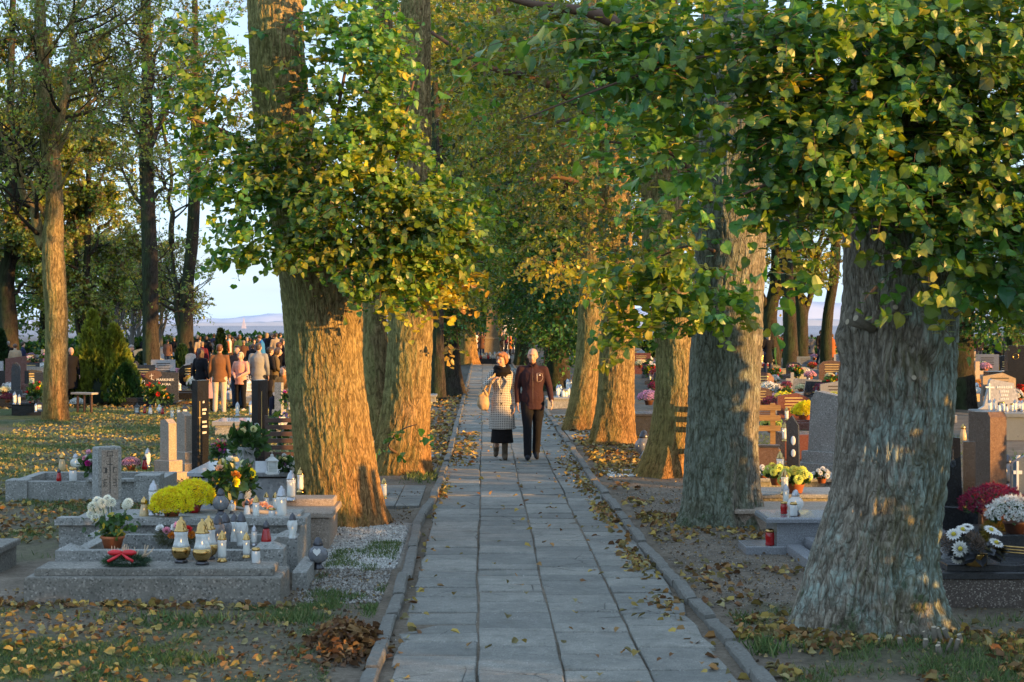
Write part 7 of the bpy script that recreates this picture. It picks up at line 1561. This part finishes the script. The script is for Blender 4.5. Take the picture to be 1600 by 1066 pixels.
# kite headstone's lanterns
for k, (px_, kd) in enumerate([(1547,'tall'),(1554,'tall'),(1561,'milk'),(1566,'jar'),(1573,'milk'),(1581,'jar'),(1586,'tall'),(1593,'globec'),(1597,'tall')]):
    place_lantern(kd, px_, 643 - (k % 2), wz(640, 33) - .002, [19,19,15,15,12,12,19,16,18][k], ['leftmost slim','second slim','third pale','fourth small','middle pale','sixth small jar','seventh slim','eighth round','rightmost slim'][k] + ' lantern below the kite shaped headstone')
place_lantern('globec', 1526, 622, .0, 24, 'round lantern beside the white heart near the brown foot of a tree')
h2 = thing('heart_ornament', 'white heart ornament leaning by the dark tree foot', 'ornament', at(1517, 622, .0), 0, None, 4.0); h2.location.z += .17; mb = MB(); mb.plate([(0,-.035),(.03,-.005),(.033,.015),(.02,.028),(.006,.022),(0,.012),(-.006,.022),(-.02,.028),(-.033,.015),(-.03,-.005)], -.004, .004); mb.build('heart_plate', MT['white_paint'], h2)
# right side flowers
place(MU['lemon'], 1214, 758, .31, 44, .34, 'pale lemon chrysanthemums in a terracotta pot, left of the gold lantern', rz=0)
place(MU['lemon'], 1243, 770, .31, 54, .34, 'pale lemon chrysanthemums in a terracotta pot, nearest on the terrace', rz=2)
place(MU['whitepom'], 1193, 752, .31, 30, .34, 'white dried looking chrysanthemums beside the trunk foot', rz=2)
place(MU['whitepom'], 1284, 755, .31, 30, .34, 'white chrysanthemums half hidden by the front right lime', rz=1)
place(MU['yellow'], 1260, 656, .40, 36, .50, 'yellow chrysanthemum in a terracotta bowl on the red granite bed')
place(MU['lemon'], 1206, 676, .3, 34, .34, 'yellow flower heads seen through the bench slats')
place(MU['lilac'], 1014, 633, .44, 34, .46, 'lilac chrysanthemum in a brown bowl between two right limes')
for px_, Y_, lab in [(1552, 14.25, 'dark low planter under the burgundy chrysanthemum'), (1584, 13.75, 'dark low planter under the dense white chrysanthemums')]:
    g = thing('planter', lab, 'planter', (wx(px_, Y_), Y_, .32)); mb = MB(); mb.box((0, 0, 0), (.30, .24, .17), bev=.01); mb.build('planter_box', MT['granite_dark'], g)
place(MU['burgundy'], 1552, 507 + F * (H - .49) / 14.25, .49, 98, .54, 'broad burgundy chrysanthemum mound on the brown tomb')
place(MU['white'], 1586, 507 + F * (H - .49) / 13.75, .49, 84, .46, 'dense white chrysanthemums before the burgundy mound')
place(BQ['low'], 1600, 745, .31, 40, .30, 'white rose with dark leaves beside the brown stele')
place(MU['lilac'], 1468, 735, .05, 26, .46, 'purple flower heads half behind the front right lime')
for px_, py_, w_, c_, lab in [(1477, 818, .20, (.02,.075,.03), 'dark green rounded dwarf conifer behind the front right lime'), (1532, 825, .12, (.10,.12,.02), 'small olive green dwarf conifer in front of the burgundy flowers'), (1556, 862, .14, (.15,.13,.02), 'tiny yellowish juniper under the white flowers')]:
    x, y, z = at(px_, py_, .31); r = thing('dwarf_conifer', lab, 'shrub', (x, y, z)); needles('foliage', (0,0,w_ * .95), (w_ * .8, w_ * .8, w_), 3000, .045, c_, r); mb = MB(); mb.tube([(0,0,-.02),(0,0,w_)], [.015,.008], 6); mb.build('trunk', MT['limb'], r)
# daisy arrangement in golden pot
x, y, z = at(1524, 884, .32); r = thing('daisy_arrangement', 'white daisies with pine cones and dark leaves in a shiny golden pot', 'flowers', (x, y, z))
mb = MB(); mb.lathe([(.075,0),(.085,.01),(.092,.07),(.098,.085),(.098,.10),(.085,.10),(0,.09)], seg=24); mb.build('pot', MT['gold'], r)
hp = np.array([(-.14,-.09,.14),(-.17,-.02,.24),(-.09,.02,.27),(.14,-.06,.18),(.12,.0,.27),(-.15,-.06,.06),(-.05,.03,.29),(.17,.02,.25)]); nn = np.array([(-.1,-1,.2),(-.3,-.7,.8),(.1,-.6,1),(.3,-.5,.9),(.2,-.5,.9),(-.2,-.9,-.5),(0,-.5,1),(.4,-.4,.9)], float)
V, Fs, c = heads_mesh('d', DAISY, hp, nn, np.array([.13,.12,.11,.12,.12,.10,.10,.10]), np.tile([.80,.79,.74], (8, 1))); link('daisies', npmesh('daisies', V, Fs, MT['petal'], c), r)
mb = MB()
for p, q in zip(hp[:5], nn[:5]): q = Vector(q).normalized(); mb.ball(tuple(Vector(p) + q * .004), .018, 10, 6)
mb.build('daisy_centres', m_simple('daisy_yellow', (.62,.50,.05), .8), r)
for k, (a, b_, c_, s_) in enumerate([(-.03,-.05,.17,.07),(-.20,.02,.16,.06),(.03,0,.14,.05)]):
    N = 160; g_ = PI * (3 - 5 ** .5); i = np.arange(N); zc = 1 - 2 * (i + .5) / N; q = np.sqrt(1 - zc ** 2); dd = np.stack([q * np.cos(g_ * i), q * np.sin(g_ * i), zc], 1); V, Fs = scatter(LEAF_LO[0], LEAF_LO[1], dd * s_ * np.array([1, 1, 1.2]) + [a, b_, c_], frames(dd * .6 + [0, 0, .6], dd), np.full(N, .022)); c = np.repeat(np.array([(.15,.11,.085)]) * rng.uniform(.5, 1.6, (N, 1)), 4, 0); link('pine_cone', npmesh('pine_cone', V, Fs, MT['litter'], c), r)
m = 60; d2 = nrm(rng.normal(0, 1, (m, 3)) * [1.2, .8, .4]); V, Fs = scatter(LEAF_MID[0], LEAF_MID[1], d2 * [.12, .09, .05] + [0.02, 0, .13], frames(d2, rng.normal(0, .5, (m, 3)) + [0, -.3, 1]), rng.uniform(.08, .13, m)); c = np.repeat(np.array([(.05,.055,.075)]) * rng.uniform(.5, 1.5, (m, 1)), 6, 0); link('dark_leaves', npmesh('dark_leaves', V, Fs, MT['leaf'], c), r)
mb = MB(); 
for k in range(3): mb.tube([(.12, -.04, .12 + k * .02), (.35, -.07, .10 + k * .022), (.62, -.02, .18 + k * .02), (.9, .05, .28 + k * .02)], .007, 6)
r2 = thing('twig_hoop', 'copper coloured bent twig hoop lying on the brown tomb', 'ornament', (x, y, z)); mb.build('twigs', MT['gold'], r2)
place(MU['pink'], 205, 735, .2, 30, .42, 'pink flowers behind the engraved stele'); place(BQ['pink'], 143, 752, .2, 42, .34, 'lilac and pink bouquet left of the engraved stele')
place(BQ['redy'], 242, 636, .30, 34, .36, 'red gerbera bouquet before the white lettered headstone'); place(BQ['mixed'], 262, 636, .30, 20, .34, 'red and yellow ribbon bouquet before the white lettered headstone')
for k, (px_, py_, h_, kd, lab) in enumerate([(214,648,18,'housed','dark house lantern at the left corner of the lettered tomb'),(226,648,12,'red','red lantern on the lettered tomb, left one'),(235,649,15,'milk','pale lantern on the lettered tomb'),(249,648,14,'globec','round glass lantern on the lettered tomb'),(254,649,13,'red','red lantern on the lettered tomb, right one')]): place_lantern(kd, px_, py_ - 2, .31, h_, lab)
for k, (px_, h_, kd, lab) in enumerate([(269,19,'tallg','glowing lantern right of the lettered tomb, left one'),(279,18,'tallg','glowing lantern right of the lettered tomb, right one'),(289,22,'housed','dark house lantern right of the glowing pair')]): place_lantern(kd, px_, 655 - k * 2, .15, h_, lab)
place(MU['white'], 582, 700, .30, 24, .46, 'white flowers on a dark pot between the two left trunks'); place(MU['yellow'], 600, 640, .3, 18, .5, 'small yellow flower between the two left trunks')
place(BQ['redy'], 575, 650, .30, 26, .36, 'green leafy bouquet between the two left trunks')

# ------------------------------------------------------------------ conifers of the left field
def conifer(label, px, Y, wpx, top, seeds, col, cat='conifer', name='conifer', multi=((0, 1.0),), n=5200, ln=.16):
    r = thing(name, label, cat, (wx(px, Y), Y, 0)); hgt = wz(top, Y); W_ = wpx * Y / F / 2
    P = []; D = []; 
    for (ox, hf) in multi:
        m = int(n / len(multi)); u = rng.random(m) ** .75; z = u * hgt * hf; a = rng.uniform(0, 2 * PI, m)
        rad = W_ * (.55 if len(multi) > 1 else 1.0) * (1 - u) ** .75 * (1 + .9 * (vnoise(np.cos(a) * 2.6 + ox * 5, np.sin(a) * 2.6, z * 2.8, seeds) - .5)) * np.sqrt(rng.uniform(.45, 1, m)) * (np.clip(u * 9, .55, 1))
        p = np.stack([ox * W_ + rad * np.cos(a), rad * np.sin(a), z], 1); P.append(p); D.append(np.stack([np.cos(a) * .5, np.sin(a) * .5, np.full(m, 1.0)], 1) + rng.normal(0, .25, (m, 3)))
    P = np.concatenate(P); D = np.concatenate(D); N = len(P)
    T_ = (np.array([(0,0,0),(.28,.35,.05),(.16,.75,0),(0,1,-.05),(-.16,.75,0),(-.28,.35,.05)], float), [[0,1,2,3],[0,3,4,5]])
    V, Fs = scatter(T_[0], T_[1], P, frames(D, np.stack([P[:, 0] * 0 + rng.normal(0, 1, N), rng.normal(0, 1, N) - .5, rng.normal(0, .3, N)], 1)), rng.uniform(.6, 1.3, N) * ln)
    cl = np.array(col) * rng.uniform(.55, 1.5, (N, 1)) * (.5 + .9 * vnoise(P[:, 0] * 2.5, P[:, 1] * 2.5, P[:, 2] * 2.5, seeds + 1))[:, None]
    link('foliage', npmesh('foliage', V, Fs, MT['leaf'], np.repeat(cl, 6, 0)), r)
    mb = MB(); mb.lathe([(.14,-.05),(.10,hgt * .3),(.02,hgt * .9),(0,hgt * .92)], seg=8); mb.lathe([(W_ * .45,.05),(W_ * .42,hgt * .25),(W_ * .15,hgt * .65),(0,hgt * .8)], seg=12); mb.build('trunk', m_simple('inner_shade_green', (.012,.02,.01), .95) if 'inner' not in MT else MT['inner'], r)  # trunk plus a dark inner cone standing in for shade within the foliage
    return r
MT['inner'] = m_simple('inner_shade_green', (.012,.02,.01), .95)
conifer('bushy yellow green conifer with two tops in the left field', 158, 46.5, 135, 490, 61, (.15,.18,.03), multi=((-.2, 1.0), (.3, .84), (-.5, .58), (.05, .75), (.5, .6)), n=14000)
conifer('low rounded dark green conifer at the right foot of the two topped one', 196, 45.5, 60, 573, 62, (.03,.075,.022), n=4200, ln=.12)
conifer('dark round conifer before the two stemmed tree', 284, 66, 36, 545, 63, (.025,.06,.03), n=2600, ln=.2)
conifer('dark spreading conifer behind the woman in the grey hat', 222, 72, 40, 556, 64, (.025,.055,.04), n=2400, ln=.2)
conifer('small dark conifer inside the distant crowd', 345, 70, 22, 519, 65, (.03,.06,.025), n=1500, ln=.2)
conifer('dark conifer at the far left edge', 0, 66, 46, 520, 66, (.02,.05,.02), n=2400, ln=.2)

# ------------------------------------------------------------------ the graves of the two fields, row by row
ORD = ['first','second','third','fourth','fifth','sixth','seventh','eighth','ninth','tenth','eleventh','twelfth','thirteenth','fourteenth','fifteenth','sixteenth']
SM = [('granite_black','black'),('granite_dark','dark grey'),('granite_grey','grey'),('terrazzo','pale terrazzo'),('granite_red','red'),('granite_brown','brown'),('granite_white','white'),('granite_blue','blue grey'),('granite_dark','dark grey'),('terrazzo_pink','sandy')]
SHP = {'rounded': [(-.5,0),(.5,0),(.5,.75),(.35,.93),(.0,1),(-.35,.93),(-.5,.75)], 'square': [(-.5,0),(.5,0),(.5,1),(-.5,1)], 'slanted': [(-.5,0),(.5,0),(.5,.8),(.1,1),(-.5,.88)], 'narrow': [(-.28,0),(.28,0),(.28,1.05),(.1,1.2),(-.28,1.1)], 'cross': [(-.1,0),(.1,0),(.1,.62),(.4,.62),(.4,.8),(.1,.8),(.1,1.25),(-.1,1.25),(-.1,.8),(-.4,.8),(-.4,.62),(-.1,.62)], 'low': [(-.6,0),(.6,0),(.55,.6),(-.5,.66)]}
GP = {}
def grave_proto(shape, mat):
    k = (shape, mat)
    if k in GP: return GP[k]
    r = thing('grave', 'x', 'grave'); PROTOS.append(r); w_ = .95
    mb = MB(); mb.box((0, -.95, -.02), (1.05, 1.9, .26), bev=.02); mb.box((0, -1.0, .242), (.85, 1.6, .05), bev=.015); mb.build('bed', MT[mat], r)
    mb = MB(); mb.plate([(a * w_, .24 + b_ * .78) for a, b_ in SHP[shape]], -.02, .10); hd = mb.build('headstone', MT[mat], r)
    mb = MB(); lm = MT['letter_gold'] if mat in ('granite_black', 'granite_dark', 'granite_red', 'granite_brown') else MT['letter_dark']
    if shape not in ('cross',):
        ww = .16 if shape == 'narrow' else .28; top_ = .55 if shape == 'low' else .85
        rr_ = random.Random(hash(shape) % 97)
        for j in range(4):
            z_ = top_ - j * .09; mb.plate([(-ww * (1 - .15 * (j % 2)), z_), (ww * (1 - .2 * (j % 3 == 1)), z_), (ww * .95, z_ + .035), (-ww * .9, z_ + .035)], -.026, -.0215)
        mb.build('inscription', lm, hd)
    GP[k] = r; return r
FP = {'white': mum('white', HEAD_LO, 110, .24, .06, 'brownpot'), 'yellow': mum('yellow', HEAD_LO, 110, .24, .06), 'lilac': mum('lilac', HEAD_LO, 100, .22, .06), 'red': mum('red', HEAD_LO, 90, .2, .06), 'burgundy': mum('burgundy', HEAD_LO, 100, .22, .06), 'pink': mum('pink', HEAD_LO, 90, .2, .06), 'orange': mum('orange', HEAD_LO, 80, .18, .06), 'cream': mum('cream', HEAD_LO, 90, .2, .06)}
rgf = random.Random(77)
def field(side, rows, x_in, x_out, step, skip=None):
    cnt_l = 0
    for ri, Y_ in enumerate(rows):
        col_i = 0; x = x_in(Y_)
        while abs(x) < abs(x_out(Y_)):
            x += (1 if side == 'right' else -1) * step * rgf.uniform(.85, 1.2); yy = Y_ + rgf.uniform(-.5, .5); px_ = CX + F * x / yy; col_i += 1
            if skip and skip(px_, yy): continue
            m_, mn = rgf.choice(SM); shn = rgf.choice(['rounded','square','slanted','narrow','low','square','rounded','cross']); s = rgf.uniform(.52, .95)
            place_ = f'{ORD[min(ri, 15)]} row {side} field, {ORD[min(col_i - 1, 15)]} from the path'
            dup(grave_proto(shn, m_), (x, yy, 0), rgf.uniform(-.35, .35), f'{mn} {shn} grave stone, {place_}', None, s)
            for cn in sorted({'white' if q_ in ('lilac','burgundy','orange') and rgf.random() < .35 else q_ for q_ in rgf.sample(['white','yellow','lilac','red','burgundy','pink','orange','cream'], rgf.choice([1, 2, 2]))}):
                dup(FP[cn], (x + rgf.uniform(-.3, .3), yy - rgf.uniform(.5, 1.7) * s, .29 * s), rgf.uniform(0, 6), f'{cn} potted flowers on the {mn} grave, {place_}', None, rgf.uniform(.7, 1.35))
            if rgf.random() < .6 and yy < 85:
                bk = rgf.choice(['roses','whitelily','mixed','pink','redy']); dup(BQ[bk], (x + rgf.uniform(-.35, .35), yy - .28 * s, .29 * s), rgf.uniform(0, 6), f'tall {dict(roses="peach rose", whitelily="white lily", mixed="red and white", pink="pink and lilac", redy="red gerbera")[bk]} bouquet, {place_}', None, rgf.uniform(.9, 1.4))
            for k in range(rgf.choice([1, 1, 2, 2, 3]) if yy < 88 else 0):
                if cnt_l > 78: break
                kd = rgf.choice(['tall','milk','globec','tallg','red','redjar','house','tall','jar']); cnt_l += 1
                nm = dict(tall='white cylinder', milk='milky cone', globec='round glass', tallg='gold capped glass', red='red cone', redjar='red jar', house='white house', jar='milky jar')[kd]
                dup(LN[kd], (x + rgf.uniform(-.42, .42), yy - rgf.uniform(.9, 1.85) * s, .29 * s), 0, f'{nm} lantern, {place_}', 'small lanterns on the field graves', rgf.uniform(.9, 1.3))
blk = lambda px_, y_: (120 < px_ < 235 and y_ < 50) or (300 < px_ < 440 and y_ < 48) or (225 < px_ < 290 and 44 < y_ < 49.5) or (60 < px_ < 110 and y_ < 42)
field('left', [48, 50.5, 53.5, 57, 61, 65, 70, 76, 83, 92, 102], lambda y: -.073 * y - .3, lambda y: -.285 * y, 1.5, lambda p, y: blk(p, y) or p > 600)
field('right', [36, 39.5, 43, 46.5, 50, 54, 58.5, 63, 69, 76, 84, 94], lambda y: .062 * y + .5, lambda y: .317 * y, 1.8, lambda p, y: (y < 46 and p < 1150) or (1490 < p and y < 42))
# near left edge low black graves
for px_, Y_, w_, lab in [(10, 44.5, 2.6, 'long low black grave edge at the far left of the lawn'), (52, 41.0, 1.0, 'small black granite slab left of the slender tree')]:
    g = thing('grave', lab, 'grave', (wx(px_, Y_), Y_, 0)); mb = MB(); mb.box((0, .6, -.02), (w_, 1.3, .26), bev=.01); mb.build('bed', MT['granite_black'], g); mb = MB(); mb.box((0, .6, .242), (w_ + .1, 1.4, .05), bev=.012); mb.build('cover_slab', MT['granite_black'], g)
for a in [('red',47,630,.29,10,'red lantern on the long black grave at the left'),('tall',23,632,.29,20,'white lantern on the long black grave, left one'),('tall',30,632,.29,16,'white lantern on the long black grave, right one'),('tall',56,644,.29,14,'white lantern on the small black slab'),('housed',62,643,.29,20,'dark house lantern on the small black slab')]: place_lantern(*a)
place(MU['burgundy'], 12, 629, .29, 22, .54, 'dark red chrysanthemum on the long black grave'); place(BQ['redy'], 56, 630, .29, 30, .36, 'bushy red flower bouquet left of the slender tree'); place(MU['white'], 120, 637, 0, 22, .46, 'white chrysanthemums between slender tree and conifer')
g, z0, h, w_ = simple_stone('large reddish granite stone at the far left', 25, 48, 600, 556, 32, .12, .1, 'granite_red', [(-.5,0),(.5,0),(.5,1),(-.5,.9)])
simple_stone('dark arched stone before the reddish one at the far left', 25, 45.5, 610, 566, 14, .12, .2, 'granite_dark', SHP['rounded'])
simple_stone('orange brown stone half behind the slender tree', 64, 45, 605, 582, 20, .12, .2, 'granite_brown')
g, z0, h, w_ = simple_stone('light grey stone with cross at the trunk of the sunlit lime', 436, 37.2, 640, 598, 12, .10, -.4, 'terrazzo'); 
simple_stone('white arched stone with thin cross before the crowd', 298, 55, 570, 552, 16, .10, .1, 'granite_white', SHP['rounded'])
place(BQ['pink'], 452, 640, .5, 30, .34, 'pink and peach bouquet under the sitting woman')
# candles on the monument table
k = 0
for j in range(3):
    for i in range(15):
        px_ = 741 + i * 3.7 + j * 1.1 + rgf.uniform(-1, 1); kd = ['tall','jar','redjar','milk','red','tallg','tall'][(i * 3 + j * 5) % 7]; k += 1; Y_ = 93.1 + j * .5
        dup(LN[kd], (wx(px_, Y_), Y_, .30), 0, {'tall':'white cylinder lantern','jar':'milky candle jar','redjar':'red candle jar','milk':'milky cone lantern','red':'red cone lantern','tallg':'gold capped lantern'}[kd] + f' in the {["front","middle","back"][j]} row before the monument', 'candles on the table before the monument', rgf.uniform(1.0, 1.5))
for j, (px_, n_, Y_, z_) in enumerate([(898, 9, 47.1, .38), (883, 5, 44.1, .29), (912, 5, 45.5, 0)]):
    for i in range(n_):
        kd = ['tall','globec','milk','jar','tall'][i % 5]; x_ = wx(px_ - 11 + i * 22 / n_, Y_); dup(LN[kd], (x_, Y_ + rgf.uniform(0, .5), z_), 0, {'tall':'white cylinder','globec':'round glass','milk':'milky cone','jar':'milky jar'}[kd] + f' lantern {["on the grey granite bed","on the low terrazzo bed","on the ground"][j]} left of the right limes', 'white lanterns left of the right limes', rgf.uniform(1.0, 1.35))
place(MU['orange'] if 'orange' in MU else FP['orange'], 905, 600, .3, 20, .36, 'orange flowers behind the white lantern group')

# ------------------------------------------------------------------ things added outside the picture on the sun's side to shade it
def hedge(label, x, y0, y1, h, th=.8, seed=1, gaps=()):
    r = thing('hedge', label, 'hedge', (x, y0, 0)); n = int((y1 - y0) * h * 260); L_0 = y1 - y0
    yy = rng.uniform(0, L_0, n); zz_ = rng.uniform(0, 1, n) ** .8 * h * (.85 + .3 * vnoise(yy * .7, 0, 0, seed)); xx = rng.normal(0, th / 3, n)
    N = n; V, Fs = scatter(LEAF_LO[0], LEAF_LO[1], np.stack([xx, yy, zz_], 1), frames(rng.normal(0, 1, (N, 3)), rng.normal(0, 1, (N, 3))), rng.uniform(.08, .16, N)); link('foliage', npmesh('foliage', V, Fs, MT['leaf'], np.repeat(palette(N, P_DARK), 4, 0)), r)
    mb = MB(); mb.box((0, L_0 / 2, -.05), (th * .5, L_0, h * .8)); mb.build('shade_core', MT['inner'], r)  # dark box standing in for the shade inside the hedge
hedge('trimmed hedge added right of the picture to shade the ground', 16.5, -12, 3.5, 1.75, .8, 1)  # unseen hedges added to keep the low sun off the ground
hedge('trimmed hedge added further along the right side for shade', 16.5, 4.5, 11, 1.95, .8, 2)
for k, (x, y, w_, h_) in enumerate([(6.4, 9.9, 1.3, 3.4), (8.0, 14.2, .75, 4.2), (11.2, 5.2, .9, 4.6), (13.0, 8.0, .6, 4.0), (12.6, 19.9, .4, 1.6)]):  # unseen conifers placed to throw shade on the trunks
    r = thing('conifer', ['broad','slim','dense','narrow','young','small'][k] + ' conifer added for shade right of the picture frame', 'conifer', (x, y, 0)); n = 2600
    u = rng.random(n); a = rng.uniform(0, 2 * PI, n); rad = w_ * (1 - u) ** .6 * np.sqrt(rng.uniform(.2, 1, n)); P = np.stack([rad * np.cos(a), rad * np.sin(a), .2 + u * h_], 1); V, Fs = scatter(LEAF_LO[0], LEAF_LO[1], P, frames(rng.normal(0, 1, (n, 3)), rng.normal(0, 1, (n, 3))), rng.uniform(.14, .26, n)); link('foliage', npmesh('foliage', V, Fs, MT['leaf'], np.repeat(palette(n, P_DARK), 4, 0)), r)
    mb = MB(); mb.tube([(0,0,-.05),(0,0,h_)], [.12,.02], 8); mb.build('trunk', MT['limb'], r)
for k, (x, y) in enumerate([(21, -12), (20.5, -4.4), (21, 10.6), (20.5, 14.4), (21.5, 20.2), (20.5, 28.5), (21, 35), (22, 42), (24, 50), (28, 58), (32, 67)]):  # unseen row added so its crowns shade the upper trunks and canopy
    r = thing('lime_tree', f'leafy lime tree added for shade, {ORD[k]} of the row outside the right picture edge', 'tree', (x, y, 0)); V, Fs, c = trunk_geo([(0,0,-.1,.26),(0,0,3,.22),(.2,0,7,.15)], 24, 50, .3, .3, 5, .02, k, .8); link('trunk', npmesh('trunk', V, Fs, BD, c, True), r)
    n = 3600; d = nrm(rng.normal(0, 1, (n, 3))) * rng.random((n, 1)) ** .33 * [3.6, 3.6, 3.3] + [0, 0, 7.0 + (k % 3) * .3 + (k > 7) + 3.2 * (k == 4)]; V, Fs = scatter(LEAF_LO[0], LEAF_LO[1], d, frames(rng.normal(0, 1, (n, 3)), rng.normal(0, 1, (n, 3))), rng.uniform(.22, .4, n)); link('crown', npmesh('crown', V, Fs, MT['leaf'], np.repeat(palette(n, P_YEL), 4, 0)), r)
for lab, x0, x1, Y_ in [('long clipped hedge behind the crowd of the left field', -48, -4.5, 114), ('long clipped hedge behind the graves of the right field', 6, 52, 112)]:
    r = thing('hedge', lab, 'hedge', (x0, Y_, 0)); n = 9000; W_ = x1 - x0; xx = rng.uniform(0, W_, n); hh_ = .8 + .8 * vnoise(xx * .22, 0, 0, 9); zz_ = rng.random(n) * hh_
    V, Fs = scatter(LEAF_LO[0], LEAF_LO[1], np.stack([xx, rng.normal(0, .4, n), zz_], 1), frames(rng.normal(0, 1, (n, 3)), rng.normal(0, .5, (n, 3)) - [0, 1, 0]), rng.uniform(.2, .4, n)); link('foliage', npmesh('foliage', V, Fs, MT['leaf'], np.repeat(palette(n, P_DARK) * .7, 4, 0)), r)
    mb = MB(); mb.box((W_ / 2, 0, -.05), (W_, .5, .8)); mb.build('shade_core', MT['inner'], r)  # dark core painted as the hedge's inner shade
drop_protos()
